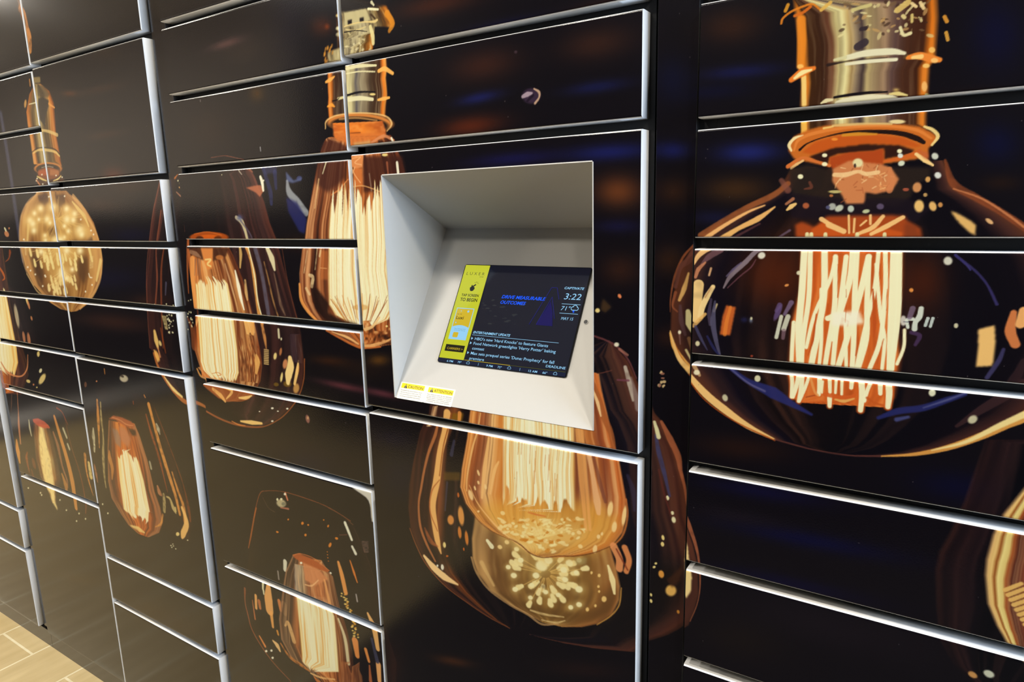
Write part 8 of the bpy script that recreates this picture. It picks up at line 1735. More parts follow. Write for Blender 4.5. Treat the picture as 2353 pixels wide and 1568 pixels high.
['s',[-98.7,-43.2,-98,-54.1],[4.3,5.9],[230,220,160],.95,.98],
['s',[-66.8,-43.3,-66.1,-54],[4.2,5.7],[230,220,160],.95,.95],
['g',[-39.8,-56.4,-170.8,-57.1,-168.6,-119.3,-178.3,-167.1,-178.6,-227.6,-178.9,-244.5,-170.5,-276.9,-156.7,-282.5],[-39.8,-56.4,-37.5,-135.5,-37.8,-168.5,-31.6,-201.3,-33.5,-239.4,-35.8,-259.2,-44.5,-274.2,-156.7,-282.5],[[0,[150,60,20,.3]],[.05,[214,100,36,1]],[.5,[200,92,34,1]],[.94,[214,104,40,1]],[1,[140,60,24,.3]]],[150,60,22],[232,150,80],.5,12,2,103,1,8,0,0],
['s',[-162.1,-61.6,-162.2,-119,-163.4,-177.9,-159.3,-232.9],[7.9,8,8.1,8.2],[226,150,84],.8,3.26],
['s',[-154.5,-63.8,-152.9,-130.2,-157.3,-189.4,-157.1,-232.7],[5.7,5.8,5.9,5.9],[226,150,84],.8,3.24],
['s',[-136.7,-64.7,-133.9,-129.3,-140.1,-188,-145.2,-231.4],[7.2,7.3,7.5,7.6],[226,150,84],.8,3.17],
['s',[-122.8,-73.5,-128,-106.2,-144.2,-153,-152.3,-200.9],[4.1,4.2,4.3,4.3],[226,150,84],.8,3.19],
['s',[-122.8,-73.5,-119.8,-140.1,-124.6,-198.4,-127,-229.5],[5.7,5.8,5.9,5.9],[226,150,84],.8,3.12],
['s',[-137.7,-118,-133.7,-187.4,-134.4,-230.3],[4.2,4.2,4.3],[226,150,84],.8,3.18],
['s',[-109.7,-73.3,-112.3,-128.3,-115.6,-174.3,-116.9,-221.3],[5.5,5.5,5.6,5.6],[226,150,84],.8,3.09],
['s',[-102.2,-64.4,-103.6,-105.4,-112.9,-151.1,-119,-186.2],[6.4,6.5,6.6,6.7],[226,150,84],.8,3.07],
['s',[-97.2,-65.4,-96.1,-127.5,-93.5,-184.1,-92.8,-225.8],[5.7,5.8,5.9,5.9],[226,150,84],.8,3.02],
['s',[-83,-72.9,-88.9,-116,-97,-161.5,-110.4,-225.3],[6.5,6.6,6.7,6.9],[226,150,84],.8,3.04],
['s',[-83,-72.9,-80.5,-137.9,-78.5,-182.9,-85.7,-225],[5.8,5.9,6,6.1],[226,150,84],.8,2.97],
['s',[-72,-65.1,-73.3,-115.3,-81.2,-171.7,-87.7,-225.2],[4.4,4.5,4.6,4.7],[226,150,84],.8,2.97],
['s',[-64.3,-66.1,-60.8,-114.8,-61.8,-181.5,-71.7,-223.5],[4.9,5,5.1,5.2],[226,150,84],.8,2.91],
['s',[-73.6,-82.5,-64.2,-148.1,-57,-181.1,-57,-221.9],[3.8,3.9,3.9,3.9],[226,150,84],.8,2.9],
['s',[-54,-63.9,-51.4,-125.3,-49.3,-180.5,-47.3,-220.9],[8.4,8.5,8.6,8.7],[226,150,84],.8,2.86],
['s',[-48.2,-67,-44,-135.9,-44.6,-180.1,-46.4,-220.8],[5.6,5.7,5.7,5.8],[226,150,84],.8,2.84],
['s',[-35.1,-167.2,-34.3,-190.4,-40.2,-213.4],[3.4,3.4,3.5],[226,150,84],.8,2.86],
['s',[-105,-162.1,-99.9,-226.6],[4.1,4.1],[226,150,84],.8,3.08],
['s',[-127,-157.8,-111.9,-151,-100.3,-156],[6.9,6.9,6.7],[226,150,84],.8,3.4],
['s',[-170.6,-166.5,-170.9,-202.6,-170.4,-234.1],[4.8,4.9,4.9],[226,150,84],.8,3.32],
['s',[-162.1,-61.6,-162.2,-119,-163.4,-177.9,-159.3,-232.9],[8.7,9.1,9,8.6],[240,236,190],.97,.98],
['s',[-154.5,-63.8,-152.9,-130.2,-157.3,-189.4,-157.1,-232.7],[6.3,6.6,6.6,6.2],[240,236,190],.97,.97],
['s',[-136.7,-64.7,-133.9,-129.3,-140.1,-188,-145.2,-231.4],[8,8.3,8.3,7.9],[240,236,190],.97,.95],
['s',[-122.8,-73.5,-128,-106.2,-144.2,-153,-152.3,-200.9],[4.6,4.8,4.8,4.6],[240,236,190],.97,.96],
['s',[-122.8,-73.5,-119.8,-140.1,-124.6,-198.4,-127,-229.5],[6.3,6.6,6.6,6.2],[240,236,190],.97,.94],
['s',[-137.7,-118,-133.7,-187.4,-134.4,-230.3],[4.6,4.9,4.5],[240,236,190],.97,.95],
['s',[-109.7,-73.3,-112.3,-128.3,-115.6,-174.3,-116.9,-221.3],[6,6.3,6.2,5.9],[240,236,190],.97,.93],
['s',[-102.2,-64.4,-103.6,-105.4,-112.9,-151.1,-119,-186.2],[7,7.4,7.4,7],[240,236,190],.97,.92],
['s',[-97.2,-65.4,-96.1,-127.5,-93.5,-184.1,-92.8,-225.8],[6.3,6.6,6.5,6.2],[240,236,190],.97,.9],
['s',[-83,-72.9,-88.9,-116,-97,-161.5,-110.4,-225.3],[7.2,7.5,7.5,7.2],[240,236,190],.97,.91],
['s',[-83,-72.9,-80.5,-137.9,-78.5,-182.9,-85.7,-225],[6.4,6.7,6.7,6.4],[240,236,190],.97,.89],
['s',[-72,-65.1,-73.3,-115.3,-81.2,-171.7,-87.7,-225.2],[4.9,5.1,5.1,4.9],[240,236,190],.97,.89],
['s',[-64.3,-66.1,-60.8,-114.8,-61.8,-181.5,-71.7,-223.5],[5.4,5.6,5.7,5.5],[240,236,190],.97,.87],
['s',[-73.6,-82.5,-64.2,-148.1,-57,-181.1,-57,-221.9],[4.2,4.4,4.3,4.1],[240,236,190],.97,.87],
['s',[-54,-63.9,-51.4,-125.3,-49.3,-180.5,-47.3,-220.9],[9.3,9.7,9.6,9.1],[240,236,190],.97,.86],
['s',[-48.2,-67,-44,-135.9,-44.6,-180.1,-46.4,-220.8],[6.1,6.4,6.4,6.1],[240,236,190],.97,.85],
['s',[-35.1,-167.2,-34.3,-190.4,-40.2,-213.4],[3.7,3.9,3.7],[240,236,190],.97,.86],
['s',[-105,-162.1,-99.9,-226.6],[4.5,4.3],[240,236,190],.97,.92],
['s',[-127,-157.8,-111.9,-151,-100.3,-156],[7.5,7.9,7],[240,236,190],.97,1.02],
['s',[-170.6,-166.5,-170.9,-202.6,-170.4,-234.1],[5.3,5.6,5.2],[240,236,190],.97,1],
['p',[-121.3,-149.3,-89,-145.1,-81.9,-161.6,-99.7,-166.3,-121.2,-167.8],[242,236,206],.9,1.5],
['s',[-149.8,-72.8,-147.1,-101.2],[1.7,1.3],[188,80,30],.95,.84],
['s',[-128.2,-138.2,-127.4,-152],[1.5,1.1],[188,80,30],.95,.83],
['s',[-119.1,-83.5,-116.9,-128.5],[.9,.7],[188,80,30],.95,.82],
['s',[-75.2,-115.4,-70.2,-159.7,-69.8,-179.9],[1.7,4.3,1.3],[188,80,30],.95,.78],
['s',[-86.2,-127,-85.7,-149.4],[.9,.7],[188,80,30],.95,.79],
['s',[-142.1,-152.9,-144.3,-188.3,-149.5,-212.6],[1.3,3.2,1],[188,80,30],.95,.86],
['s',[-88.6,-181.4,-89.9,-206.9],[1,.7],[188,80,30],.95,.81],
['s',[-106.9,-116.7,-106.2,-128],[.6,.5],[188,80,30],.95,.81],
['s',[-105.5,-138.1,-105,-162.1],[.5,.4],[188,80,30],.95,.81],
['s',[-68.8,-82.4,-67.4,-101.9],[1.1,.9],[188,80,30],.95,.77],
['s',[-58.9,-114.7,-57.8,-143.3],[.5,.4],[188,80,30],.95,.77],
['s',[-58,-181.2,-63.3,-215.8],[.8,.6],[188,80,30],.95,.78],
['s',[-170.1,-239.8,-168.2,-254.4,-168.3,-275.4],[8.5,8.4,7.3],[206,92,30],.85,2.7],
['s',[-160,-241.1,-162.4,-258.6,-166,-275.1],[8.9,8.9,7.8],[206,92,30],.85,2.65],
['s',[-155.6,-241.9,-155.7,-260.2,-157.9,-280.2],[9.9,9.9,8.6],[206,92,30],.85,2.64],
['s',[-145.8,-239.6,-150.3,-258.3,-155.9,-277.5],[6.5,6.5,5.7],[206,92,30],.85,2.61],
['s',[-132.8,-240.5,-131.9,-254.9,-132.3,-267],[9.7,9.7,8.4],[206,92,30],.85,2.58],
['s',[-119.8,-242.6,-118.2,-261.6],[8,6.9],[206,92,30],.85,2.55],
['s',[-111.5,-241.6,-111.3,-261.9],[6.3,5.5],[206,92,30],.85,2.51],
['s',[-104.2,-240.8,-103.3,-263.3],[6.2,5.4],[206,92,30],.85,2.5],
['s',[-91.9,-239.4,-92.1,-252.4],[9.2,8],[206,92,30],.85,2.45],
['s',[-80.7,-239.3,-78.3,-260.1,-78.8,-282.6],[11.6,11.5,10],[206,92,30],.85,2.43],
['s',[-68.6,-240.2,-72.6,-254.6,-74.7,-269],[7.5,7.5,6.5],[206,92,30],.85,2.41],
['s',[-57.6,-241.2,-56.6,-256.1],[9.4,8.2],[206,92,30],.85,2.37],
['s',[-47.8,-241.2,-46.3,-255.9,-46.5,-273.3],[11.7,11.7,10.1],[206,92,30],.85,2.34],
['s',[-118.3,-267.6,-117.5,-282],[9.6,8.3],[206,92,30],.85,2.56],
['s',[-128.1,-247.2,-128.2,-264.1],[4.2,3.6],[206,92,30],.85,2.56],
['s',[-170.1,-239.8,-168.2,-254.4,-168.3,-275.4],[5.6,5.6,4.5],[240,236,190],.97,1.01],
['s',[-160,-241.1,-162.4,-258.6,-166,-275.1],[5.9,6,4.8],[240,236,190],.97,.99],
['s',[-155.6,-241.9,-155.7,-260.2,-157.9,-280.2],[6.6,6.6,5.3],[240,236,190],.97,.99],
['s',[-145.8,-239.6,-150.3,-258.3,-155.9,-277.5],[4.3,4.4,3.5],[240,236,190],.97,.98],
['s',[-132.8,-240.5,-131.9,-254.9,-132.3,-267],[6.4,6.4,5.2],[240,236,190],.97,.97],
['s',[-119.8,-242.6,-118.2,-261.6],[5.3,4.3],[240,236,190],.97,.96],
['s',[-111.5,-241.6,-111.3,-261.9],[4.2,3.4],[240,236,190],.97,.94],
['s',[-104.2,-240.8,-103.3,-263.3],[4.2,3.3],[240,236,190],.97,.94],
['s',[-91.9,-239.4,-92.1,-252.4],[6.1,4.9],[240,236,190],.97,.92],
['s',[-80.7,-239.3,-78.3,-260.1,-78.8,-282.6],[7.7,7.7,6.2],[240,236,190],.97,.91],
['s',[-68.6,-240.2,-72.6,-254.6,-74.7,-269],[5,5,4],[240,236,190],.97,.9],
['s',[-57.6,-241.2,-56.6,-256.1],[6.3,5.1],[240,236,190],.97,.89],
['s',[-47.8,-241.2,-46.3,-255.9,-46.5,-273.3],[7.8,7.8,6.2],[240,236,190],.97,.88],
['s',[-118.3,-267.6,-117.5,-282],[6.4,5.1],[240,236,190],.97,.96],
['s',[-128.1,-247.2,-128.2,-264.1],[2.8,2.2],[240,236,190],.97,.96],
['s',[-124.8,-266.1,-107.8,-267.5,-93.3,-265.6,-86.4,-261.1],[4.8,5.3,5.1,3.4],[206,92,36],.9,1.65],
['s',[-110.7,-271.4,-100.1,-272.4,-88,-267.2],[2.4,4.7,2.3],[226,170,90],.9,1.18],
['s',[-144.5,-244.2,-138,-262.9,-133.3,-268.4],[3.4,3.4,3.1],[226,150,80],.85,1.14],
['s',[-72,-263.9,-62.6,-269.7,-52.5,-271.8],[3.5,3,3],[190,84,30],.8,1.16],
['s',[-148.4,-272.8,-137.6,-268.9],[1.7,1.7],[150,64,30],.8,.96],
['b',4.9,-76.7,5.23,.1,.5,-5.99,[222,220,196],.9,.7],
['b',-182.6,-114.4,3.14,1.03,.55,-1.79,[230,150,80],.9,.7],
['b',-31.4,-114.9,2.58,.11,.21,-2.79,[236,150,70],.9,.7],
['b',20.8,-157.1,2.26,.16,.29,-3.38,[110,104,100],.9,.7],
['b',-167.7,-96.6,3.24,.09,.17,-3.23,[226,220,180],.9,.7],
['b',-37.4,-155.2,3.74,.25,.58,-7.65,[214,206,190],.9,.7],
['b',-192.4,-153.6,3.75,-1.6,-5.06,-13.34,[90,70,110],.9,.7],
['s',[-187.6,-159.3,-192.9,-189.9],[5.2,5],[206,206,180],.95,1.13],
['s',[-178.7,-158.7,-183.4,-177],[6.7,6.7],[206,206,180],.9,1.12],
['s',[-175.3,-138.4,-183.3,-155.5],[6.7,4.5],[120,100,130],.8,1.35],
['s',[-190.6,-142.8,-194.7,-151.4],[6.8,4.6],[96,76,116],.8,1.36],
['s',[-183.2,-179.4,-183.8,-190.4],[5.6,4.5],[130,100,110],.7,1.34],
['s',[-31.6,-163.6,-33.3,-153.8,-26.9,-152.3],[3.7,3.9,4.3],[214,220,200],.95,.8],
['s',[-18.8,-137.7,-19.8,-148.6,-23.8,-156.5,-24,-165.2],[5.5,6.6,5.7,6.5],[208,214,196],.95,.75],
['s',[-10.5,-150.2,-12.5,-160],[3.7,3.4],[190,200,190],.95,.74],
['s',[-5.1,-149.8,-6.9,-160.7],[3.7,3.3],[190,200,190],.95,.74],
['s',[-28,-138.3,-30.7,-150.4],[6.6,5.7],[120,100,120],.8,1.14],
['s',[-27.4,-169.9,-17.8,-173.5,-21.5,-185.9],[4.3,5.6,3.8],[80,56,96],.7,1.39],
['s',[-36.9,-156.3,-30.2,-156.9],[.9,.9],[40,40,80],.9,.44],
['s',[12.1,-69.3,24.2,-80.4,29.2,-87.4],[2.8,2.7,1.8],[60,54,110],.9,.91],
['s',[-320.4,-59.2,-337.1,-78.3,-350.1,-109.7,-355.7,-143,-356,-164.4],[3,3.6,3.7,2.5,1.3],[140,76,44],.85,1.22,.15,1],
['s',[-328.2,-103.1,-334.4,-127,-341.7,-145.4],[3,7.5,4.6],[222,176,104],.9,1.21,.15,1],
['s',[-320.9,-69.3,-329.4,-84,-341.3,-94.6,-348.3,-124.6],[8.9,10.4,7.6,6.1],[96,56,46],.85,1.2,.15,1],
['s',[-315.9,-88.1,-308.9,-74.9,-296.1,-64.7,-284.8,-61.8],[3,7.3,8.7,5.7],[236,186,120],.98,1.16,.15,1],
['s',[-276.1,-66,-292.9,-76.1,-304.2,-87.9],[8.6,8.7,2.9],[110,76,80],.85,1.16,.15,1],
['s',[-312.5,-107,-308.4,-95.2,-298.4,-84.9],[4.4,6.5,2.9],[200,130,90],.9,1.17,.15,1],
['s',[-292.1,-103.5,-289.5,-93.3],[2.9,3.5],[220,170,120],.9,1.16,.15,1],
['s',[-270,-121.4,-260.7,-103.9,-240.8,-83.7,-226.6,-68.2,-214.8,-64],[2.3,6.2,7,6.1,2.8],[130,114,120],.95,1.12,.15,1],
['s',[-266.3,-104.1,-256.9,-93.9,-246.2,-83.8],[2,3.4,1.7],[96,84,110],.9,1.13,.15,1],
['s',[-264.3,-121.2,-246.9,-103.5,-232.4,-90.5,-226.1,-79.2],[1.4,1.7,1.9,1.4],[110,66,76],.8,1.11,.15,1],
['s',[-348.1,-133.6,-352.3,-155,-344.4,-163.7],[4.6,3.1,1.6],[150,84,54],.8,1.24,.15,1],
['s',[-339.9,-154.3,-337.9,-177,-331.2,-199.3],[4.6,7.8,4.7],[84,58,60],.9,1.24,.15,1],
['s',[-327.5,-162.7,-324,-180.5,-319.9,-193.9],[7.6,13.8,4.6],[216,206,150],.98,1.23,.15,1],
['s',[-307.7,-118.6,-309.9,-145.2,-310.7,-170.6],[16.2,16.3,12],[238,200,130],.98,1.19,.15,1],
['s',[-285.7,-120.6,-294,-135.6,-300.8,-152.1,-303.4,-165.7],[6.3,8.7,8.8,8.8],[238,206,140],.98,1.17,.15,1],
['s',[-288.6,-122.2,-296.9,-137.2],[.9,1.2],[170,90,44],.8,1.16,.15,1],
['s',[-313.4,-181.3,-304.7,-171.7,-296.1,-162.2],[5.9,5.8,4.4],[226,176,100],.85,1.17,.15,1],
['s',[-288,-139.7,-290.3,-160.4,-288.3,-178],[3.5,5.8,4.4],[74,64,84],.8,1.17,.15,1],
['s',[-279.1,-146.5,-283.1,-157],[2.9,3.7],[190,170,120],.9,1.15,.15,1],
['s',[-282.1,-142.3,-284,-173.3,-278.8,-201.1,-272.2,-222.9],[2.9,8.7,6.5,3],[84,80,104],.85,1.17,.15,1],
['s',[-310.4,-182.6,-302.4,-198.6,-291.5,-217.2],[4.6,4.6,1.5],[70,68,100],.8,1.22,.15,1],
['s',[-292.1,-196.2,-282.8,-211.9,-273.7,-223.1],[3,4.5,3],[44,46,96],.7,1.21,.15,1],
['s',[-356.1,-198.2,-349.4,-217.9,-338.1,-235.4,-319.1,-255.2],[1.6,7.1,8.1,8],[232,170,84],.98,1.29,.15,1],
['s',[-348,-213.1,-336.6,-235.3,-317.4,-259.7],[.8,1.3,1.3],[150,66,20],.8,1.29,.15,1],
['s',[-340.6,-194,-338.6,-215.3],[3.7,1.6],[150,110,100],.7,1.25,.15,1],
['s',[-329.1,-223.7,-319.5,-239.8],[3.8,3.2],[226,210,150],.95,1.27,.15,1],
['s',[-324.9,-205,-318.3,-225.8],[6.2,4.7],[150,110,70],.7,1.24,.15,1],
['s',[-316.4,-237.9,-308.6,-247.9,-302.2,-258],[4.8,6.3,4.7],[200,160,110],.85,1.26,.15,1],
['b',-218.3,-73.3,5.39,2.15,1.94,-4.88,[226,222,200],.95,.7],
['b',-340.1,-196.2,2.79,.22,.08,-3.37,[250,246,216],.9,.7],
['b',-306.6,-208.7,3.89,.34,.13,-4.54,[214,204,160],.95,.7],
['b',-216.1,-253.4,4.66,.54,.24,-5.57,[216,212,170],.95,.7],
['b',-225.8,-220.3,2.2,.21,.07,-1.75,[150,60,40],.9,.7],
['b',-306.6,-254.2,5.44,.6,.13,-4.61,[230,220,180],.95,.7],
['p',[-264.8,-147.2,-250.9,-149.3,-257.5,-192,-273,-192.5,-269.9,-165],[196,96,40],.95,.7],
['s',[-259,-149.8,-263.9,-171.9,-266.1,-191.2],[4.2,5.7,5.7],[226,130,50],.7,1.42],
['b',-229.1,-167.4,2.46,.16,.16,-3.72,[130,140,160],.8,0],
['b',-238.8,-167.3,5.53,.37,.17,-4.31,[34,34,70],.8,0],
['s',[-257,-241.5,-229.5,-258.9,-193.5,-272.3,-169.9,-284.2,-140.2,-297.5],[5.2,7.8,17.8,10.1,3.5],[40,44,104],.85,2.55],
['s',[-254.5,-243.8,-229.4,-261.4,-205.2,-271.2],[2.1,2.6,2.6],[110,104,140],.7,2.59],
['s',[-56.7,-290,-34,-277.3,-6,-268.7,20.4,-253.8,37.4,-245],[4.5,9,8.9,7.7,4.3],[38,42,100],.85,2.2],
['s',[-6,-268.7,20.4,-253.8,39,-242.6],[1.3,2.6,1.7],[90,92,130],.8,2.14],
['s',[-35,-289.1,-21.9,-283.6],[5.9,3.6],[70,76,130],.8,2.26],
['s',[59.5,-128.4,47.3,-104.3,32.2,-86.4,11.9,-69.4],[3.4,2.4,2.6,1.9],[54,48,96],.9,1.79],
['s',[57.9,-220.8,67.6,-198.5,71.2,-183.4],[4.8,5.3,3.5],[64,60,100],.8,1.78],
['s',[82.1,-176.2,75.7,-160.2,76.8,-137.6],[10.1,11.4,6.6],[206,120,66],.95,1.65],
['s',[86.5,-135,84.6,-151.4],[9.9,9.9],[236,170,100],.95,1.65],
['s',[32.2,-287.9,56.4,-262.1,95.3,-224.9],[4.1,10.1,13.7],[64,40,40],.7,2],
['s',[92.5,-196,86,-217.6,71.6,-240.6],[6.9,10.8,5.7],[50,32,34],.7,1.8],
['p',[43.9,-160.5,60.2,-154.1,63.2,-177.9,62.4,-205.4,46.1,-208.1,46.3,-187.8],[234,186,110],.98,.8],
['b',-216.2,-253.5,4.24,.49,.22,-5.04,[206,200,160],.9,.7],
['b',-262.1,-288.9,4.16,2.17,2.26,-5.63,[206,200,160],.9,.7],
['b',2.1,-247.3,4.01,.51,.39,-4.88,[206,200,160],.9,.7],
['b',48.1,-276.5,4.77,4.48,2.69,-4.58,[206,200,160],.9,.7],
['b',20.2,-157.6,2.45,.17,.29,-3.39,[206,200,160],.9,.7],
['b',-228.7,-164.7,1.88,.12,.1,-2.46,[206,200,160],.9,.7],
['s',[-355.3,-195.5,-342.3,-234.4,-320.4,-258.9,-290.8,-287.4,-262.2,-307.4,-226.7,-328.4,-187.8,-342.9],[1.6,6.7,9.4,12.1,12,9.1,2.6],[236,190,116],.98,1.36],
['s',[-323,-261.8,-293.2,-295.7,-246.6,-323.6,-187.8,-344.2],[2.2,2.2,2.2,2.1],[170,76,24],.8,1.09],
['s',[-187.8,-342.9,-137.3,-349,-89.6,-349.5,-48.9,-343.5],[2.1,2,2,2.4],[90,50,44],.85,1],
['s',[-48.9,-343.5,-10.4,-333.6,25.7,-317.9,59.5,-296.4,83.4,-277.7,99.2,-265.6,117.5,-240.9],[1.9,4.6,7.4,9.2,10.2,11.7,11.2],[214,150,70],.95,1.27],
['s',[7.8,-325,42.9,-307.5,75.3,-281.1,98.9,-262.5],[1.3,4.3,6.9,8],[232,210,140],.95,1.68],
['b',1.9,-247.5,4,.51,.41,-5.09,[214,214,180],.95,.7],
['b',-368.8,-263.7,2.1,.23,.04,-2.44,[214,184,130],.9,.7],
['b',-363.8,-279.2,3.8,.46,.05,-2.54,[214,184,130],.9,.7],
['b',-365.4,-287.2,1.75,.22,.04,-2.46,[214,184,130],.9,.7],
['b',-363.7,-285.6,1.96,.24,.03,-1.83,[214,184,130],.9,.7],
['b',-366.1,-273.5,3.47,.41,.03,-1.76,[150,100,80],.9,.7],
['b',-371.8,-286.2,3.3,.41,.05,-2.88,[214,184,130],.9,.7],
['b',-368.7,-265.4,3.26,.37,.03,-1.8,[214,184,130],.9,.7],
['b',-371.2,-286.4,2.31,.28,.05,-3.29,[150,100,80],.9,.7],
['b',-366.7,-266.3,3.79,.43,.04,-2.21,[150,100,80],.9,.7],
['b',-368.4,-280.8,2.42,.29,.05,-3.01,[214,184,130],.9,.7],
['s',[-414.5,-275,-405.5,-305,-399.5,-324],[3,10.2,15],[150,130,120],.7,3.6],
['s',[-379,-349.4,-371.5,-373.9],[4.8,7.8],[222,214,160],.95,1.19],
['g',[184.8,-280.2,62.5,-300.7,46.8,-388.6,35.1,-435.4,25.8,-464.1,23.5,-491.4,29.6,-547.6,37.7,-592.1,56.7,-622.9,78.8,-640.1,108.8,-655.6],[184.8,-280.2,201.2,-324.9,225,-433.5,225.1,-535.9,135.4,-644.5,108.8,-655.6],[[0,[96,50,34,.8]],[.03,[44,24,22,.8]],[.2,[36,22,24,.9]],[.3,[8,8,12,.9]],[1,[8,8,12,.6]]],[8,8,14],[90,52,44],.5,12,1.2,111,.9,6,0,0],
['g',[168.1,-341.5,107.2,-354.3,88.7,-395.1,80.7,-425.7,77,-461.3,77.6,-483.3,83.9,-522.4,96.3,-550.4,112.5,-576.8,127.4,-590.3,144.7,-602.6],[168.1,-341.5,191.4,-392.5,203.3,-446.5,204.2,-508.3,191.3,-557.2,157.4,-597.6,144.7,-602.6],[[0,[206,150,96,1]],[.07,[222,186,110,1]],[.1,[150,84,34,1]],[.13,[230,210,130,1]],[.17,[214,190,110,1]],[.2,[150,70,30,1]],[.25,[84,44,34,1]],[.35,[120,60,40,1]],[.5,[170,96,50,1]],[1,[150,80,40,1]]],[90,48,26],[240,200,130],.3,26,1,112,1,5,0,0],
['s',[102.4,-498,117.8,-484.2],[5.6,4.9],[222,176,96],.95,1.31],
['s',[103.4,-501.4,118.9,-487.9],[.8,.8],[120,70,30],.8,.49],
['s',[105.9,-503.9,121.4,-490.4],[5.6,4.9],[222,176,96],.95,1.31],
['s',[106.9,-507.3,122.4,-494],[.8,.8],[120,70,30],.8,.49],
['s',[109.5,-509.8,124.9,-496.5],[5.6,4.9],[222,176,96],.95,1.32],
['s',[110.4,-513.2,125.9,-500.2],[.8,.8],[120,70,30],.8,.5],
['s',[113,-515.7,128.4,-502.7],[5.6,4.9],[222,176,96],.95,1.32],
['s',[114,-519.1,129.4,-506.4],[.8,.8],[120,70,30],.8,.5],
['s',[116.5,-521.6,131.9,-508.9],[5.7,4.9],[222,176,96],.95,1.32],
['s',[117.5,-524.9,132.9,-512.6],[.8,.8],[120,70,30],.8,.5],
['s',[120,-527.4,135.4,-515],[5.7,5],[222,176,96],.95,1.33],
['s',[121,-530.8,136.4,-518.7],[.8,.8],[120,70,30],.8,.5],
['s',[123.5,-533.3,138.9,-521.2],[5.7,5],[222,176,96],.95,1.33],
['s',[124.5,-536.7,139.9,-524.9],[.8,.8],[120,70,30],.8,.5],
['s',[127,-539.1,142.4,-527.3],[5.7,5],[222,176,96],.95,1.34],
['s',[128,-542.5,143.4,-531],[.8,.8],[120,70,30],.8,.5],
['s',[130.5,-545,145.8,-533.5],[5.7,5],[222,176,96],.95,1.34],
['s',[131.5,-548.3,146.9,-537.1],[.8,.8],[120,70,30],.8,.51],
['b',79.4,-630.4,5.7,-2.11,-1.33,-4.62,[206,150,84],.9,.7],
['b',96.5,-622.3,6.56,-1.56,-1.27,-5.8,[200,202,176],.95,.7],
['b',-594,182.5,19.53,-2.07,-.31,-13.53,[56,40,60],.9,.8],
['s',[-610.1,183.3,-601.4,185.9,-592.9,186.7],[5.7,8.1,3.6],[170,150,160],.9,1.48],
['s',[-588.5,193.1,-579.2,186.9,-579.3,178.3,-586.9,170.4],[2.5,4.3,3,4.1],[196,160,130],.9,1.19],
['s',[-601.7,175.4,-590.8,183],[4.1,4.8],[30,20,34],.9,1.22],
['b',-622.2,254.5,3.01,-.41,-.07,-2.4,[84,64,74],.8,0],
['b',-1213.7,-465.4,7.67,2.27,2.07,-11.26,[150,100,84],.9,.7],
['b',-1212.6,-462.6,3.85,.57,-.54,-4.38,[206,160,110],.8,.7],
['s',[-1292,149.3,-1291.4,140.5],[1.9,1.9],[190,190,190],.8,.76],
['s',[-1490.4,269,-1490.8,265.1],[1.7,1.7],[170,160,150],.8,.86],
['s',[-1578.3,87.7,-1578.2,77,-1586.7,69.4,-1593.1,72.3,-1604.2,70],[1.6,1.6,1.1,.9,1],[14,12,12],.7,.54],
['s',[-1737.6,68,-1726.2,67.6],[1,1],[14,12,12],.7,.43],
['s',[-1735.8,81.2,-1727.8,77.4,-1732.5,73.4],[1.4,1.8,1.6],[14,12,12],.7,.68],
['s',[-1584.5,428.3,-1567.3,423.8,-1579.5,417.8,-1570.1,410.5,-1588.6,409.3],[1.3,2.1,2.2,2.1,1.4],[30,26,22],.5,1.09],
['s',[-1558.1,424.4,-1567.9,421,-1552.2,409.9,-1562.1,405.5,-1569.9,411.5,-1550.4,418.3,-1558.1,424.4],[1.7,2.2,2.1,1.2,2.1,2.1,1.8],[30,26,22],.5,1.14],
['s',[-1598.7,264.8,-1581,261.1,-1593.5,254.1,-1583.9,247,-1603,244.7],[1.4,2.2,2.3,2.1,1.4],[30,26,22],.5,1.13],
['s',[-1585.1,263.5,-1567.1,261.7,-1583.8,242.9],[1.3,2.3,2.1],[30,26,22],.5,1.13],
['s',[-1724.4,425,-1705.5,420.3,-1719,414,-1708.9,406.4,-1729.2,405.1],[1.4,2.3,2.4,2.3,1.4],[30,26,22],.5,1.18],
['b',-1617.1,104.7,5.18,-.25,-.61,-2.91,[243,238,190],.9,.7],
['b',-1641.8,92.4,2.87,-.12,-.51,-2.41,[243,238,190],.9,.7],
['s',[-1634.2,86,-1627.9,81.7,-1618.8,85.4],[6.2,4.9,5.1],[238,214,140],.95,1.37],
['s',[-1639.9,76.1,-1629.5,74.3,-1618.4,75.9],[3.6,4.1,3.3],[230,180,110],.95,1.13],
['s',[-1654.4,65.1,-1641.7,56.4,-1630.7,51.3],[3,4.1,5],[170,120,94],.9,1.22],
['s',[-1654.4,99.1,-1639.2,107.8],[5.8,1.9],[176,100,40],.9,1.16],
['s',[-1635.5,-17.8,-1636.5,-34.4],[3.4,2.4],[140,84,60],.8,1.22],
['s',[-1622,-40,-1627.8,-62.3,-1633.6,-84.7],[2.4,5.8,5.8],[176,96,48],.9,1.2],
['s',[-1373.3,107.3,-1374.1,102.4,-1365.4,94],[2.4,3.1,1.8],[190,180,160],.9,.77],
['s',[-1337.7,105.4,-1327.1,97.6],[5.1,3.4],[150,90,66],.9,1.02],
['b',-1439.3,96.6,1.89,-.09,-.2,-1.13,[243,238,190],.9,.7],
['b',-1570.1,440.1,2.06,-.32,-.24,-1.11,[120,110,110],.5,.7],
['b',-9.7,-372.8,.59,.12,.06,-.73,[120,110,110],.5,.7],
['b',-544,-250.5,1.03,.1,-.01,-.93,[120,110,110],.5,.7],
['b',-2248.8,280.7,3.13,-.27,-.48,-1.42,[120,110,110],.5,.7],
['b',-446.6,-288.9,.94,.11,0,-.9,[120,110,110],.5,.7],
['b',-866.6,332.5,1.24,-.19,-.07,-.88,[120,110,110],.5,.7],
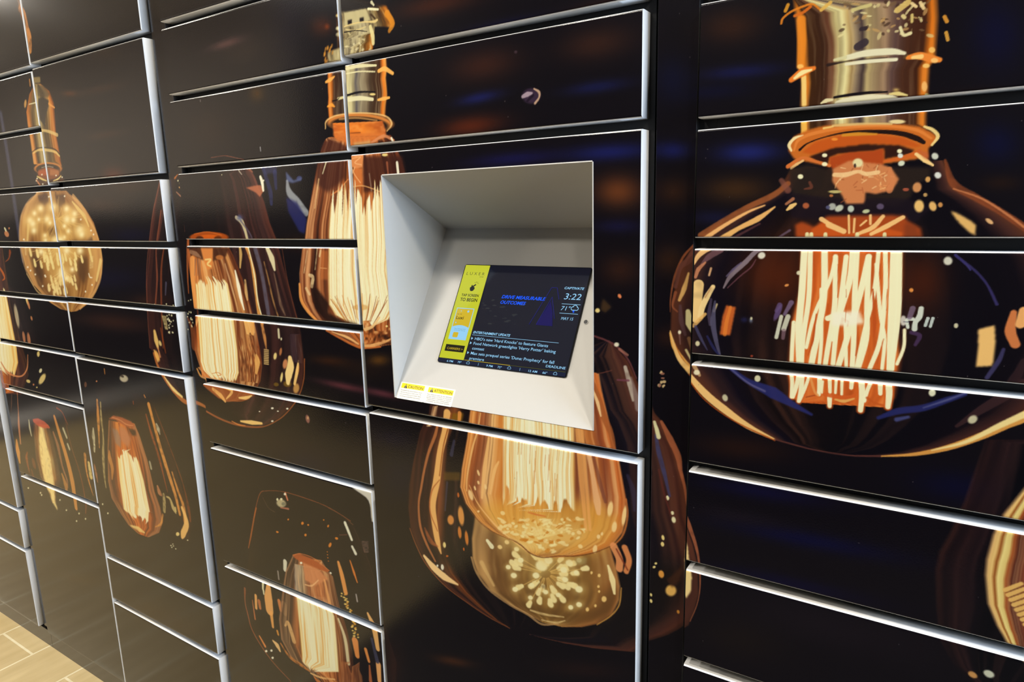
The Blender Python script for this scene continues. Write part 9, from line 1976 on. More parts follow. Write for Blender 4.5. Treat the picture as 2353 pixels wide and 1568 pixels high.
['b',-1775.5,507.7,2.33,-.39,-.3,-1.16,[120,110,110],.5,.7],
['b',75.2,-517,.55,.17,.07,-.74,[120,110,110],.5,.7],
['b',-2223.9,-178.6,3.23,.11,-.49,-1.61,[120,110,110],.5,.7],
['b',37.8,-221,.54,.06,.06,-.67,[120,110,110],.5,.7],
['b',-2376.8,-1483.5,3.91,1.42,-.62,-2.29,[120,110,110],.5,.7],
['b',-899.3,-773.3,1.5,.44,-.09,-1.26,[120,110,110],.5,.7],
['b',-202.8,-251.2,.73,.08,.04,-.78,[120,110,110],.5,.7],
['b',-2432.2,-441.6,3.68,.36,-.59,-1.81,[120,110,110],.5,.7],
['b',-645.8,-496.6,1.17,.24,-.03,-1.05,[120,110,110],.5,.7],
['b',-305.1,-477.5,.84,.19,.02,-.89,[120,110,110],.5,.7],
['b',-300.1,78,.76,-.05,.02,-.73,[120,110,110],.5,.7],
['b',-84.9,12.6,.6,-.02,.05,-.66,[120,110,110],.5,.7],
['b',79.8,-141.1,.5,.03,.06,-.63,[120,110,110],.5,.7],
['b',34.3,-54.4,.52,0,.06,-.63,[120,110,110],.5,.7],
['b',-726.4,-526.9,1.26,.26,-.05,-1.1,[120,110,110],.5,.7],
['b',73.8,-204.4,.52,.05,.06,-.65,[120,110,110],.5,.7],
['b',-809.8,79.9,1.23,-.07,-.06,-.93,[120,110,110],.5,.7],
['b',-1414.1,-82.4,1.98,.02,-.21,-1.23,[120,110,110],.5,.7],
['b',-68,-477,.65,.17,.05,-.79,[120,110,110],.5,.7],
['b',-1229.6,372.1,1.64,-.25,-.15,-1,[120,110,110],.5,.7],
['b',-2973.6,-936.9,4.9,.96,-.88,-2.3,[120,110,110],.5,.7],
['b',-990.3,-227.9,1.49,.11,-.1,-1.11,[120,110,110],.5,.7],
['b',-1725.2,230.1,2.33,-.2,-.29,-1.24,[120,110,110],.5,.7],
['b',-277.5,-25.3,.75,-.01,.03,-.75,[120,110,110],.5,.7],
['b',-1956.6,-872,2.99,.7,-.41,-1.79,[120,110,110],.5,.7],
['b',-1317.9,-966.3,2.06,.66,-.2,-1.53,[120,110,110],.5,.7],
['b',-150.6,156.2,.63,-.07,.04,-.65,[120,110,110],.5,.7],
['b',-1942.2,-1444.4,3.13,1.24,-.43,-2.05,[120,110,110],.5,.7],
['b',-1196.4,-146,1.72,.06,-.15,-1.17,[120,110,110],.5,.7],
['b',.2,-148.3,.56,.04,.05,-.67,[120,110,110],.5,.7],
['b',-770.4,201.9,1.17,-.12,-.05,-.88,[120,110,110],.5,.7],
['b',-645.9,179.5,1.05,-.11,-.03,-.84,[120,110,110],.5,.7],
['b',15.3,38.6,.53,-.03,.05,-.61,[120,110,110],.5,.7],
['b',-97.9,-574.7,.69,.22,.05,-.83,[120,110,110],.5,.7],
['b',-169.4,-167.4,.69,.05,.04,-.74,[120,110,110],.5,.7],
['b',-112.7,206.6,.59,-.09,.04,-.62,[120,110,110],.5,.7],
['b',-2291.1,-1178.8,3.65,1.07,-.56,-2.1,[120,110,110],.5,.7],
['b',-351.3,272.2,.77,-.13,.02,-.7,[120,110,110],.5,.7],
['b',-302.5,66,.76,-.05,.02,-.73,[120,110,110],.5,.7],
['b',-1082.4,247.8,1.5,-.17,-.11,-.99,[120,110,110],.5,.7],
['b',-302.8,-273.1,.81,.1,.02,-.83,[120,110,110],.5,.7],
['b',-266.5,9.7,.74,-.02,.03,-.73,[120,110,110],.5,.7],
['b',-2301.1,546.4,3.14,-.48,-.49,-1.34,[120,110,110],.5,.7],
['b',-616.6,51.1,1.04,-.05,-.02,-.86,[120,110,110],.5,.7],
['b',63.1,85.4,.49,-.04,.06,-.58,[120,110,110],.5,.7],
['b',-563.3,-59,1.01,.01,-.01,-.88,[120,110,110],.5,.7],
['b',-1162.5,-976.3,1.86,.63,-.15,-1.46,[120,110,110],.5,.7],
['b',-1089,-455.7,1.65,.25,-.13,-1.23,[120,110,110],.5,.7],
['b',-8,-616.3,.62,.23,.06,-.8,[120,110,110],.5,.7],
['b',-334.4,210.2,.76,-.1,.02,-.71,[120,110,110],.5,.7],
['b',-640.5,153.8,1.05,-.1,-.03,-.84,[120,110,110],.5,.7],
['b',-283.5,-709.1,.86,.31,.03,-.96,[120,110,110],.5,.7],
['b',-344.7,-437.9,.87,.18,.02,-.9,[120,110,110],.5,.7],
['b',-1631.6,44.7,2.25,-.06,-.27,-1.27,[120,110,110],.5,.7],
['p',[-1085,-607.3,-1016.2,-603.2,-1020.6,-676,-1028.9,-678,-1030.2,-638.9,-1034.6,-628,-1042.2,-621.8,-1054.7,-617.4],[206,202,186],1,.6],
]
# ---------------- the lockers ----------------
PRINT = paint(OPS)
_s = PRINT.c; LIN = np.where(_s <= .04045, _s/12.92, ((_s+.055)/1.055)**2.4).astype(np.float32); del PRINT, _s
def sample(u, v, su, sv):
    """print colour at wall coordinates (units), averaged over a cell su x sv"""
    out = np.zeros((len(v), len(u), 3), np.float32); n = 3
    for i in range(n):
        for j in range(n):
            x = np.clip(((u*1000+(i-1)/n*su*1000-CU0)/CRES).astype(int), 0, CW-1); y = np.clip(((CV1-v*1000-(j-1)/n*sv*1000)/CRES).astype(int), 0, CH-1)
            out += LIN[y[:, None], x[None, :]]
    return out/(n*n)
RI = CAMR.transposed()
def foot(u, v):                          # how much of the wall one pixel of the frame covers near (u, v)
    def pr(a, b):
        d = RI @ Vector((a, 1.0, b)); return Vector((d.x/-d.z, d.y/-d.z))*1543.6
    p = pr(u, v); return 1/max(1, (pr(u+.01, v)-p).length/.01), 1/max(1, (pr(u, v+.01)-p).length/.01)
def steps(a, b, d, extra=()):
    pts = sorted({a, b, *[e for e in extra if a < e < b]}); out = []
    for p, q in zip(pts[:-1], pts[1:]):
        n = max(1, int(math.ceil((q-p)/d))); out += list(np.linspace(p, q, n+1)[:-1])
    return np.array(out+[b])
R_EDGE = .0030; R_SIDE = .0005
def front(name, u0, u1, v0, v1, y=0.0, depth=.0262, parent=None, hole=None, r=R_EDGE, label=None, sidemat='paint'):
    """a folded sheet front with the print on its face and white edges, the left bevel coloured dark as shade; coordinates in wall units"""
    q = r/UNIT; qh = min(r, R_SIDE)/UNIT; a0, a1, b0, b1 = u0+qh, u1-qh, v0+q, v1-q
    cu, cv = max(min((a0+a1)/2, .12), -3.4), max(min((b0+b1)/2, .6), -1.9)
    fu, fv = foot(min(a1, .1), cv)[0], foot(cu, cv)[1]; fu = (fu+foot(cu, cv)[0])/2
    ys, ye = max(0, int((CV1-b1*1000)/CRES)), min(CH, int((CV1-b0*1000)/CRES)); xs, xe = max(0, int((a0*1000-CU0)/CRES)), min(CW, int((a1*1000-CU0)/CRES))
    busy = float(LIN[ys:ye:3, xs:xe:3].std()) if ye > ys and xe > xs else 0
    k = 1.25 if busy > .045 else (1.9 if busy > .012 else 4.0)
    if a0 > .2 or b0 > .66 or a1 < -3.0: k = max(k, 3)
    du, dv = fu*k, fv*k
    U = steps(a0, a1, du, hole[:2] if hole else ()); V = steps(b0, b1, dv, hole[2:] if hole else ())
    K = 5; T_ = np.arange(1, K+1)/K*PI/2           # the sheet rolls back over its top and bottom edges, print and all
    V2 = np.concatenate([(b0-q*np.sin(T_))[::-1], V, b1+q*np.sin(T_)]); YV = np.concatenate([(r*(1-np.cos(T_)))[::-1], np.zeros(len(V)), r*(1-np.cos(T_))])
    V = V2; nu, nv = len(U), len(V); col = sample(U, V, du, dv).reshape(-1, 3)
    X = np.tile(U*UNIT, nv); Zc = np.repeat(V*UNIT+EYE, nu); co = np.stack([X, y+np.repeat(YV, nu), Zc], 1)
    I, J = np.meshgrid(np.arange(nu-1), np.arange(nv-1)); i0 = (J*nu+I)
    if hole:
        cu_, cv_ = (U[:-1]+U[1:])/2, (V[:-1]+V[1:])/2
        keep = ~(((cu_ > hole[0]) & (cu_ < hole[1]))[None, :] & ((cv_ > hole[2]) & (cv_ < hole[3]))[:, None]); i0 = i0[keep]
    i0 = i0.ravel(); F = np.stack([i0, i0+1, i0+1+nu, i0+nu], 1); row = i0//nu; white = (row < K-2) | (row >= nv-1-K+2)
    rings = []
    for k_ in range(K+1):
        t = k_/K*PI/2; e = math.sin(t); yy = y+r*(1-math.cos(t)); rings.append((a0-qh*e, a1+qh*e, b0-q*e, b1+q*e, yy))
    rings.append((u0, u1, v0, v1, y+depth)); rv = []
    for (p0, p1, p2, p3, yy) in rings: rv += [(p0*UNIT, yy, p2*UNIT+EYE), (p1*UNIT, yy, p2*UNIT+EYE), (p1*UNIT, yy, p3*UNIT+EYE), (p0*UNIT, yy, p3*UNIT+EYE)]
    n0 = len(co); RF = []
    for k_ in range(len(rings)-1):
        for s_ in ((1, 3) if k_ < K else range(4)):
            a, b = n0+k_*4+s_, n0+k_*4+(s_+1) % 4; RF.append((a, a+4, b+4, b))
    last = n0+(len(rings)-1)*4
    if not hole: RF.append((last, last+3, last+2, last+1))
    co = np.vstack([co, np.array(rv)]); F = np.vstack([F, np.array(RF)])
    me = bpy.data.meshes.new(name); me.vertices.add(len(co)); me.vertices.foreach_set('co', co.astype(np.float32).ravel())
    me.loops.add(F.size); me.loops.foreach_set('vertex_index', F.astype(np.int32).ravel())
    me.polygons.add(len(F)); me.polygons.foreach_set('loop_start', np.arange(0, F.size, 4, dtype=np.int32))
    mi = np.zeros(len(F), np.int32); base = len(F)-len(RF); mi[base:] = 1; mi[:base][white] = 1; mi[[base+k_*2+1 for k_ in range(K)]] = 0; me.materials.append(M['print']); me.materials.append(M[sidemat]); me.polygons.foreach_set('material_index', mi)
    ca = me.color_attributes.new('print', 'FLOAT_COLOR', 'POINT'); c4 = np.ones((len(co), 4), np.float32); c4[:n0, :3] = col; c4[n0:, :3] = .012  # left bevel gets a dark colour, painting in its shaded side
    ca.data.foreach_set('color', c4.ravel()); me.update(calc_edges=True); me.validate()
    return link(name, me, parent, label)
GAP, DEPTH, TOPV, BOTV = .0165, .60, .79, -1.591
CARC = .0272                                   # the carcass front, just behind the doors
FLOORV = -EYE/UNIT
KIOSK = (-.9356, -.4833, -.3764, .0714)        # opening in the screen panel
def bank(cols, u0, u1, label, stile=None, kiosk=None):
    """one locker bank: cols = [(u0, u1, [door tops])]; stile = printed strip beside it"""
    t = link('parcel_locker', None); t.empty_display_size = .1; t['label'] = label; t['category'] = 'locker'; t['group'] = 'parcel locker banks along the wall'
    cx = (u0+u1)/2*UNIT; t.location = (cx, DEPTH/2, 0); bpy.context.view_layer.update(); t['world_children'] = 1
    kids = []
    b = MB(); X0, X1 = u0*UNIT, u1*UNIT; Z0, Z1 = BOTV*UNIT+EYE, (TOPV+.012)*UNIT+EYE
    b.box((X0, CARC+.012, Z0), (X0+.012, DEPTH, Z1)); b.box((X1-.012, CARC+.012, Z0), (X1, DEPTH, Z1)); b.box((X0, CARC+.012, Z1-.012), (X1, DEPTH, Z1)); b.box((X0, CARC+.012, Z0), (X1, DEPTH, Z0+.012)); b.box((X0+.012, DEPTH-.012, Z0+.012), (X1-.012, DEPTH, Z1-.012))
    for (c0, c1, tops) in cols:                 # face frame seen dark through the gaps
        for s_ in (c0, c1): b.box((max(X0, s_*UNIT-.016), CARC, Z0), (min(X1, s_*UNIT+.016), CARC+.012, Z1))
        for tp in tops+[BOTV-.008]: b.box((c0*UNIT+.016, CARC+.0005, (tp+GAP/2)*UNIT+EYE-.014), (c1*UNIT-.016, CARC+.012, min(Z1, (tp+GAP/2)*UNIT+EYE+.014)))
    kids.append(b.build('cabinet_body', ['dark'], t))
    for (c0, c1, tops) in cols:
        for i, tp in enumerate(tops):
            bt = (tops[i+1]+GAP) if i+1 < len(tops) else BOTV
            if kiosk and (c0, i) == kiosk[:2]:
                o = front('screen_panel', c0, c1, bt, tp, parent=t, hole=KIOSK, label='printed panel with a deep white recess for the touch screen'); kids.append(o); recess(o, t, kids)
            else: kids.append(front('door', c0, c1, bt, tp, parent=t))
    if stile:
        kids.append(front('filler_strip', stile[0], stile[1], BOTV, TOPV, y=.0130, depth=.014, parent=t, r=.0012, sidemat='dark'))
    XP = (stile[1]+.001)*UNIT if stile else X1; p = MB(); p.box((X0, .009, 0), (XP-.002, .03, (BOTV-.004)*UNIT+EYE)); p.box((X0, .03, 0), (XP-.002, DEPTH, (BOTV-.004)*UNIT+EYE-.004)); kids.append(p.build('plinth', ['plinth'], t))
    return t
SL0 = Vector((0, -.0006, KIOSK[2]*UNIT+EYE)); SL1 = Vector((0, .196*UNIT, -.0385*UNIT+EYE)); SLD = (SL1-SL0); SLL = SLD.length; SLD.normalize()
SLN = Vector((1, 0, 0)).cross(SLD)              # outward normal of the sloping back
SLOPE = Matrix(((1, SLD.x, SLN.x, 0), (0, SLD.y, SLN.y, SL0.y), (0, SLD.z, SLN.z, SL0.z), (0, 0, 0, 1)))   # local x along the wall, y up the slope, z out of it
def recess(panel, t, kids):
    x0, x1 = KIOSK[0]*UNIT, KIOSK[1]*UNIT; zt, zb = KIOSK[3]*UNIT+EYE, KIOSK[2]*UNIT+EYE; yb, zc = SL1.y, SL1.z; T = .0016
    b = MB()
    P = lambda x, y, z: (x, y, z)
    f0 = -.0006                                 # the folded lip stands a hair proud of the print
    # each wall is a thin sheet with its own thickness
    def sheet(q, n):
        q = [Vector(p) for p in q]; n = Vector(n).normalized()*T; k = len(b.v); b.v += [tuple(p) for p in q]+[tuple(p+n) for p in q]; c = len(q)
        b.f.append(tuple(range(k, k+c))); b.m.append(0); b.f.append(tuple(range(k+2*c-1, k+c-1, -1))); b.m.append(0)
        for i in range(c): j = (i+1) % c; b.f.append((k+i, k+c+i, k+c+j, k+j)); b.m.append(0)
    sheet([P(x0, f0, zb), P(x0, yb, zc), P(x0, f0, zt)], (-1, 0, 0))
    sheet([P(x1, f0, zb), P(x1, f0, zt), P(x1, yb, zc)], (1, 0, 0))
    sheet([P(x0, f0, zt), P(x0, yb, zc), P(x1, yb, zc), P(x1, f0, zt)], (0, .35, 1))
    sheet([P(x0, f0, zb), P(x1, f0, zb), P(x1, yb, zc), P(x0, yb, zc)], (0, 1, -.6))
    me = mesh('recess', b.v, b.f, ['niche'], b.m); o = link('recess', me, panel, label='white painted metal recess with a sloping back')
    bm = bmesh.new(); bm.from_mesh(me); bmesh.ops.recalc_face_normals(bm, faces=bm.faces); bm.to_mesh(me); bm.free()
    h = MB(); h.prism([(-.4683+.0034*math.cos(a*PI/12), .169+.0034*math.sin(a*PI/12)) for a in range(24)], .0006); ho = h.build('camera_hole', ['hole'], panel, label='small black round hole beside the touch screen'); ho.matrix_basis = SLOPE.copy()
    rg = MB(); ring(rg, -.4683, .169, .0034, .0042, .0009); ro = rg.build('camera_hole_rim', ['niche'], panel); ro.matrix_basis = SLOPE.copy()
    sticker(panel, 'warning_label', (-.8008, -.0008, -.7400, .0298), 'white label with a yellow CAUTION bar', 'CAUTION', (-.7975, .0190, -.7450, .0280), (-.7822, .0204, -.7480, .0256), ["To reduce the risk of electric shock.", "Do not remove or open cover. No", "user-serviceable parts inside. Refer", "servicing to qualified personnel."], -.7965, -.7465)
    sticker(panel, 'warning_label', (-.7396, -.0008, -.6790, .0298), 'white label with a yellow ATTENTION bar', 'ATTENTION', (-.7362, .0188, -.6822, .0275), (-.7232, .0204, -.6842, .0256), ["Pour réduire le risque de choc électrique,", "ne pas retirer ou ouvrir le couvercle.", "Aucune pièce à l'intérieur ne requiert", "l'entretien par l'utilisateur.", "Consulter du personnel qualifié."], -.7355, -.6815)
def ring(b, cx, cy, r0, r1, h, n=24):
    k = len(b.v)
    for r, z in ((r1, 0), (r1, h), (r0, h), (r0, 0)):
        for i in range(n): a = i*2*PI/n; b.v.append((cx+r*math.cos(a), cy+r*math.sin(a), z))
    for s_ in range(3):
        for i in range(n): j = (i+1) % n; b.f.append((k+s_*n+i, k+s_*n+j, k+(s_+1)*n+j, k+(s_+1)*n+i)); b.m.append(0)
def text_geo(s, box, z=0, shear=0, bold=0, sy=None):
    """built-in font as flat outlines fitted to box (x0, y0, x1, y1): y0 baseline, y1 capital height"""
    c = bpy.data.curves.new('t', 'FONT'); c.body = s; c.size = 1; c.shear = shear; c.offset = bold; c.resolution_u = 3; c.extrude = 0
    o = bpy.data.objects.new('t', c); C.objects.link(o); bpy.context.view_layer.update()
    me = bpy.data.meshes.new_from_object(o.evaluated_get(bpy.context.evaluated_depsgraph_get()))
    V = [v.co.copy() for v in me.vertices]; F = [tuple(p.vertices) for p in me.polygons]
    bpy.data.objects.remove(o); bpy.data.curves.remove(c); bpy.data.meshes.remove(me)
    if not V: return [], []
    xa, xb = min(v.x for v in V), max(v.x for v in V); cap = .73 if sy is None else sy
    sx, sv = (box[2]-box[0])/(xb-xa), (box[3]-box[1])/cap
    return [(box[0]+(v.x-xa)*sx, box[1]+v.y*sv, z) for v in V], F
def add_text(b, s, box, z, mi=0, **kw):
    V, F = text_geo(s, box, z, **kw); n = len(b.v); b.v += V; b.f += [tuple(n+i for i in f) for f in F]; b.m += [mi]*len(F)
def rect(b, x0, y0, x1, y1, z, mi=0): b.poly([(x0, y0, z), (x1, y0, z), (x1, y1, z), (x0, y1, z)], mi)
def rrect(x0, y0, x1, y1, r, n=6):
    o = []
    for cx, cy, a0 in ((x1-r, y1-r, 0), (x0+r, y1-r, PI/2), (x0+r, y0+r, PI), (x1-r, y0+r, 1.5*PI)):
        for i in range(n+1): a = a0+i*PI/2/n; o.append((cx+r*math.cos(a), cy+r*math.sin(a)))
    return o
def sticker(parent, name, box, label, word, bar, wbox, lines, lx0, lx1):
    b = MB(); b.prism(rrect(box[0], box[1], box[2], box[3], .0012), .0003, 0); rect(b, bar[0], bar[1], bar[2], bar[3], .0004, 1)
    tx = wbox[0]-.0052; tb, tt = wbox[1]-.0010, wbox[3]+.0013
    b.poly([(tx-.0036, tb, .0005), (tx+.0036, tb, .0005), (tx, tt, .0005)], 2); rect(b, tx-.0004, tb+.0024, tx+.0004, tt-.002, .0006, 0); rect(b, tx-.0004, tb+.0008, tx+.0004, tb+.0016, .0006, 0)
    add_text(b, word, wbox, .0005, 4, bold=.012)
    n = len(lines); top = .0158
    for i, s in enumerate(lines):
        h = .0030 if n == 5 else .0036; ww = (lx1-lx0)*(.62+.38*min(1, len(s)/38)); mid = (lx0+lx1)/2
        y = top-i*h; add_text(b, s, (mid-ww/2, y-.0015, mid+ww/2, y+.0003), .0005, 3)
    o = b.build(name, ['label', 'lyel', 'ink', 'ink2', 'brass'], parent, label=label); o.matrix_basis = SLOPE.copy(); return o

L2 = -2.2873; L3 = -1.0246
bank([(-4.09, -3.51, [.79, .60, .43, .09, -.25, -.60, -1.0977]), (-3.50, -2.9332, [.79, .60, .43, .26, .09, -.08, -.25, -.425, -1.0977, -1.2679])], -4.10, -2.925, 'leftmost locker bank, only its lower right edge shows beside the tiled floor', stile=(-2.917, -2.859))
bank([(-2.8530, L2, [.79, .4309, .2610, .0906, -.0796, -.2493, -.4224, -.5952, -.9353]), (L2+.0095, -1.6968, [.79, .4363, .0977, -.0762, -.2465, -.4255, -1.1090, -1.2757])], -2.859, -1.688, 'locker bank printed with the round starburst bulb, left of the screen bank', stile=(-1.680, -1.6195))
bank([(-1.6136, L3, [.79, .612, .4414, .2769, .1067, -.0698, -.2473, -.4289, -.6063, -.9525]), (L3+.0095, -.401, [.79, .626, .4559, .2843, .1149, -.4214, -1.109, -1.28])], -1.6195, -.392, 'locker bank with the white recess and touch screen', stile=(-.3835, -.3215), kiosk=(L3+.0095, 4))
bank([(-.3155, .285, [.79, .616, .446, .2759, .1062, -.0651, -.2420, -.4174, -.5895, -.766, -.94, -1.11, -1.28])], -.3215, .291, 'rightmost locker bank printed with the big globe bulb')

# ---------------- the touch screen ----------------
TAB = link('touch_screen', None); TAB['label'] = 'black tablet touch screen with a yellow side bar, in the white recess'; TAB['category'] = 'screen'; TAB.empty_display_size = .05
TAB.matrix_world = SLOPE @ Matrix.Translation((-.607, .1685, 0)); bpy.context.view_layer.update()
def tpart(name, b, mats, label=None):
    o = b.build(name, mats, TAB, label=label); o.matrix_parent_inverse = TAB.matrix_world.inverted(); o.matrix_basis = SLOPE.copy(); return o
b = MB(); b.prism(rrect(-.7333, .0745, -.4785, .2622, .0035), .0022); tpart('bezel', b, ['glass'], 'black glass bezel with rounded corners')
z1 = .00235
b = MB(); rect(b, -.7316, .0826, -.4802, .2610, z1, 0); rect(b, -.6783, .2480, -.4802, .2610, z1+.0001, 1); rect(b, -.6783, .160, -.6755, .248, z1+.0001, 1)
rr = random.Random(3)
for i in range(26):
    x = rr.uniform(-.672, -.585); y = rr.uniform(.150, .196); w_ = rr.uniform(.0016, .005); b.poly([(x+w_*math.cos(a), y+w_*.45*math.sin(a)*(1 if math.sin(a) > 0 else .3), z1+.0001) for a in [k*PI/6 for k in range(12)]], 2)
b.poly([(-.674, .2405, z1+.00012), (-.6725, .2405, z1+.00012), (-.655, .2470, z1+.00012), (-.6565, .2470, z1+.00012)], 2)
tpart('display', b, ['s_navy', 's_top', 's_city'])
b = MB(); rect(b, -.7316, .0824, -.6783, .2608, z1+.0002, 0); tpart('side_bar', b, ['s_yel'], 'yellow side bar of the display')
z2 = z1+.0004
b = MB(); add_text(b, 'L U X E R', (-.7246, .2413, -.6851, .2472), z2, 0); add_text(b, 'ONE', (-.6944, .2371, -.6860, .2394), z2, 0); tpart('brand_text', b, ['s_olive'])
b = MB()                                         # pointing hand with three rays
b.poly([(x, y, z2) for x, y in [(-.7086, .2165), (-.7072, .2118), (-.7045, .2098), (-.7000, .2108), (-.6978, .2150), (-.6985, .2175), (-.7010, .2185), (-.6966, .2222), (-.6972, .2236), (-.6988, .2236), (-.7035, .2200), (-.7045, .2222), (-.7062, .2216), (-.7060, .2188)]], 0)
for a in (20, 60, 100, 140): c, s_ = math.cos(math.radians(a)), math.sin(math.radians(a)); b.poly([(-.6972+c*.0028-s_*.0003, .2238+s_*.0028+c*.0003, z2), (-.6972+c*.0028+s_*.0003, .2238+s_*.0028-c*.0003, z2), (-.6972+c*.0052+s_*.0003, .2238+s_*.0052-c*.0003, z2), (-.6972+c*.0052-s_*.0003, .2238+s_*.0052+c*.0003, z2)], 0)
tpart('hand_icon', b, ['s_ink'])
b = MB(); add_text(b, 'TAP SCREEN', (-.7222, .1996, -.6848, .2046), z2, 0, bold=.02); add_text(b, 'TO BEGIN', (-.7222, .1903, -.6850, .1967), z2, 0, bold=.02); tpart('prompt_text', b, ['s_ink'])
b = MB(); rect(b, -.7236, .1178, -.6858, .1772, z2, 1); rect(b, -.7222, .1412, -.6872, .1758, z2+.0001, 0)
for x, y, r in ((-.7125, .1712, .0009), (-.6970, .1712, .0022), (-.7172, .1490, .0012)): b.poly([(x+r*math.cos(k*PI/6), y+r*math.sin(k*PI/6), z2+.0002) for k in range(12)], 1)
b.poly([(-.7222+.035*k/12, .1412+.0035*math.sin(k*PI/12), z2+.0002) for k in range(13)], 1)
add_text(b, "HI, I'M", (-.7188, .1641, -.7095, .1662), z2+.0003, 2); add_text(b, 'Luxi', (-.7190, .1556, -.7031, .1622), z2+.0003, 2, bold=.01)
add_text(b, 'Your Ultimate Guide', (-.7165, .1370, -.6920, .1386), z2+.0003, 3); add_text(b, 'to the Luxer One app', (-.7165, .1342, -.6920, .1358), z2+.0003, 3)
b.poly([(x, y, z2+.0003) for x, y in rrect(-.7162, .1216, -.7048, .1312, .002)], 0); ring(b, -.7105, .1264, .0028, .0033, z2+.0004, 16); b.m += [4]*(len(b.f)-len(b.m))
tpart('promotion_card', b, ['s_gold', 's_cyan', 's_ink', 's_txt', 's_olive'], 'pale blue and yellow card on the side bar')
b = MB(); rect(b, -.7243, .0954, -.6834, .1079, z2, 0); add_text(b, 'CARRIERS >', (-.7200, .0990, -.6862, .1031), z2+.0002, 1); tpart('carriers_button', b, ['s_btn', 's_gold'], 'black button on the side bar')
b = MB(); add_text(b, 'DRIVE MEASURABLE', (-.6362, .2000, -.5490, .2062), z2, 0, shear=.25, bold=.022); add_text(b, 'OUTCOMES', (-.6358, .1899, -.5850, .1960), z2, 0, shear=.25, bold=.022); tpart('headline_text', b, ['s_blue'], 'slanting blue headline')
b = MB()
def seg(b, p, q, w_, z, mi=0):
    d = Vector((q[0]-p[0], q[1]-p[1])); n = Vector((-d.y, d.x)).normalized()*w_/2; b.poly([(p[0]+n.x, p[1]+n.y, z), (p[0]-n.x, p[1]-n.y, z), (q[0]-n.x, q[1]-n.y, z), (q[0]+n.x, q[1]+n.y, z)], mi)
b.poly([(-.5550, .1565, z2), (-.5245, .1565, z2), (-.5300, .1800, z2), (-.5385, .2000, z2)], 1)
for p, q in (((-.5685, .1562), (-.5434, .2239)), ((-.5434, .2239), (-.5330, .2239)), ((-.5330, .2239), (-.5245, .2035)), ((-.5550, .1572), (-.5380, .2073)), ((-.5380, .2073), (-.5239, .1696))): seg(b, p, q, .0009, z2+.0001, 0)
tpart('triangle_graphic', b, ['s_mark', 's_dkblue'], 'dim blue triangle outline')
b = MB(); add_text(b, 'CAPTIVATE', (-.5195, .2224, -.4835, .2266), z2, 0, shear=.2, bold=.02); add_text(b, '3:22', (-.5160, .2045, -.4857, .2156), z2, 0, shear=.15); seg(b, (-.5175, .1963), (-.4835, .1963), .0007, z2)
add_text(b, '71°', (-.5165, .1851, -.4998, .1928), z2, 0, shear=.15); seg(b, (-.5175, .1800), (-.4840, .1800), .0007, z2); add_text(b, 'MAY 15', (-.5120, .1687, -.4902, .1740), z2, 0, shear=.15)
def cloud(b, x, y, s, z, mi=0):
    for cx, cy, r in ((-.28, .05, .22), (.02, .2, .30), (.32, .03, .2)):
        k = len(b.v); n = 14; a0, a1 = {-.28: (70, 270), .02: (10, 170), .32: (-90, 100)}[cx]
        for i in range(n): a = math.radians(a0+(a1-a0)*i/(n-1)); b.v += [(x+(cx+r*math.cos(a))*s, y+(cy+r*math.sin(a))*s, z), (x+(cx+(r+.09)*math.cos(a))*s, y+(cy+(r+.09)*math.sin(a))*s, z)]
        for i in range(n-1): b.f.append((k+2*i, k+2*i+1, k+2*i+3, k+2*i+2)); b.m.append(mi)
    seg(b, (x-.3*s, y-.2*s), (x+.34*s, y-.2*s), .09*s, z, mi)
cloud(b, -.4922, .1888, .0115, z2); b.poly([(-.4945, .1858, z2), (-.4915, .1858, z2), (-.4925, .1838, z2), (-.4905, .1838, z2), (-.4940, .1812, z2), (-.4932, .1836, z2), (-.4950, .1836, z2)], 1)
tpart('clock_text', b, ['s_cyan', 's_blue'], 'pale blue clock, temperature and date')
b = MB(); add_text(b, 'ENTERTAINMENT UPDATE', (-.6744, .1320, -.5986, .1365), z2, 0, shear=.2, bold=.02); seg(b, (-.6753, .1292), (-.5055, .1292), .0006, z2)
for s, y, x1 in (("HBO's new 'Hard Knocks' to feature Giants", .1203, -.5230), ("Food Network greenlights 'Harry Potter' baking", .1118, -.5068), ('contest', .1030, -.6424), ("Max sets prequel series 'Dune: Prophecy' for fall", .0940, -.5050), ('premiere', .0848, -.6370)):
    add_text(b, s, (-.6674, y, x1, y+.0053), z2, 0, bold=.006)
for y in (.1228, .1143, .0966): b.poly([(-.6750, y-.0026, z2), (-.6712, y, z2), (-.6750, y+.0026, z2)], 0)
add_text(b, 'DEADLINE', (-.5180, .0872, -.4830, .0914), z2, 0, bold=.01); tpart('news_text', b, ['s_cyan'], 'pale blue news lines')
b = MB(); rect(b, -.7316, .0752, -.4802, .0822, z1+.0003, 0); rect(b, -.6768, .0826, -.5840, .0833, z2, 1); rect(b, -.5840, .0826, -.4815, .0832, z2, 2)
for s, x0, x1 in (('6 PM', -.7126, -.6993), ('79°', -.6893, -.6814), ('9 PM', -.6294, -.6167), ('72°', -.6067, -.5988), ('12 AM', -.5473, -.5310), ('66°', -.5211, -.5128)): add_text(b, s, (x0, .0760, x1, .0797), z2, 3, bold=.01)
for x in (-.6676, -.5843, -.4985): cloud(b, x, .0778, .0060, z2, 3)
for x in (-.6462, -.5638): rect(b, x, .0757, x+.0005, .0805, z2, 3)
tpart('forecast_bar', b, ['s_bar', 's_gold', 's_olive', 's_cyan'], 'dark forecast strip along the bottom')

for o_ in bpy.data.objects:
    if 'world_children' in o_: del o_['world_children']

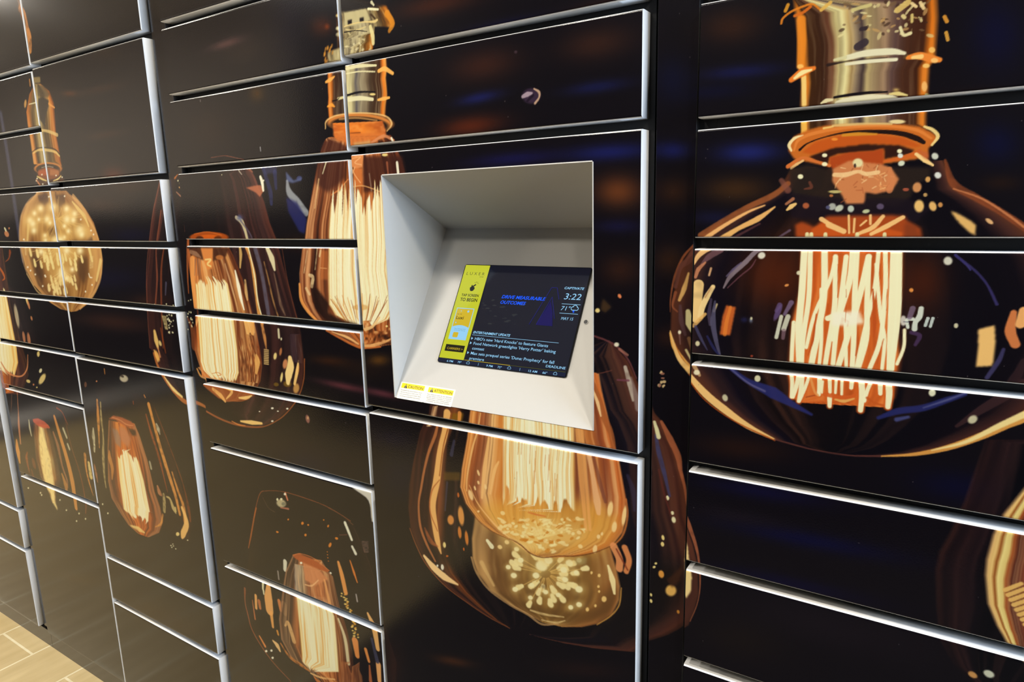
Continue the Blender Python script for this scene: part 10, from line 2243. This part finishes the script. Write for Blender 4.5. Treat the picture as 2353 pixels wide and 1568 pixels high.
# ---------------- the room ----------------
def struct(name, a, b_, m): b = MB(); b.box(a, b_); return b.build(name, [m], kind='structure')
XL, XR, YF, YB = -9.5, 3.0, -2.15, -2.6
struct('floor', (-5.2, YB, -.05), (XR, .9, 0), 'floor')
struct('floor_far', (XL, YB, -.05), (-5.86, .9, 0), 'dark_floor')
struct('trim_1', (-5.86, YB, -.05), (-5.5, .9, 0), 'strip')
struct('trim_2', (-5.5, YB, -.05), (-5.2, .9, 0), 'dark_floor')
struct('floor_dark_added', (-1.55, YF, 0), (XR, -.34, .004), 'dark_floor')  # unseen dark floor sheet, added to dim door reflections and recess bounce
struct('ceiling', (XL, YB, CEIL), (XR, .9, CEIL+.05), 'ceil')
struct('wall_back', (XL, DEPTH+.01, 0), (XR, DEPTH+.12, CEIL), 'cream_wall')
struct('wall_bulkhead', (XL, .03, (TOPV+.022)*UNIT+EYE), (XR, DEPTH+.01, CEIL), 'cream_wall')
struct('wall_back_left', (XL, .012, 0), (-4.11*UNIT, DEPTH+.01, (TOPV+.02)*UNIT+EYE), 'cream_wall')
struct('wall_back_right', (.2925*UNIT, .012, 0), (XR, DEPTH+.01, (TOPV+.02)*UNIT+EYE), 'cream_wall')
struct('wall_left', (XL-.1, YB, 0), (XL, .9, CEIL), 'cream_wall')
struct('wall_right', (XR, YF, 0), (XR+.1, .9, CEIL), 'cream_wall')
struct('wall_front', (XL, YB-.1, 1.50), (-3.5, YB, CEIL), 'cream_wall')
struct('wall_front_dado', (XL, YB-.1, 0), (-3.5, YB+.02, 1.50), 'panel')
struct('wall_front_panelled', (-3.5, YB-.1, 0), (XR, YF, CEIL), 'panel')
for x, y, _p in DOWNLIGHTS:
    t = link('downlight', None); t['label'] = 'round recessed ceiling downlight in front of the lockers'; t['category'] = 'light'; t['group'] = 'ceiling downlights'; t.location = (x, y, CEIL); t.empty_display_size = .05
    b = MB(); ring(b, 0, 0, .085, .105, .012, 32); o = b.build('trim_ring', ['trim'], t); o.location.z = -.012
    b = MB(); b.prism([(.085*math.cos(a*PI/16), .085*math.sin(a*PI/16)) for a in range(32)], .004); o = b.build('diffuser', ['lamp'], t); o.location.z = -.006
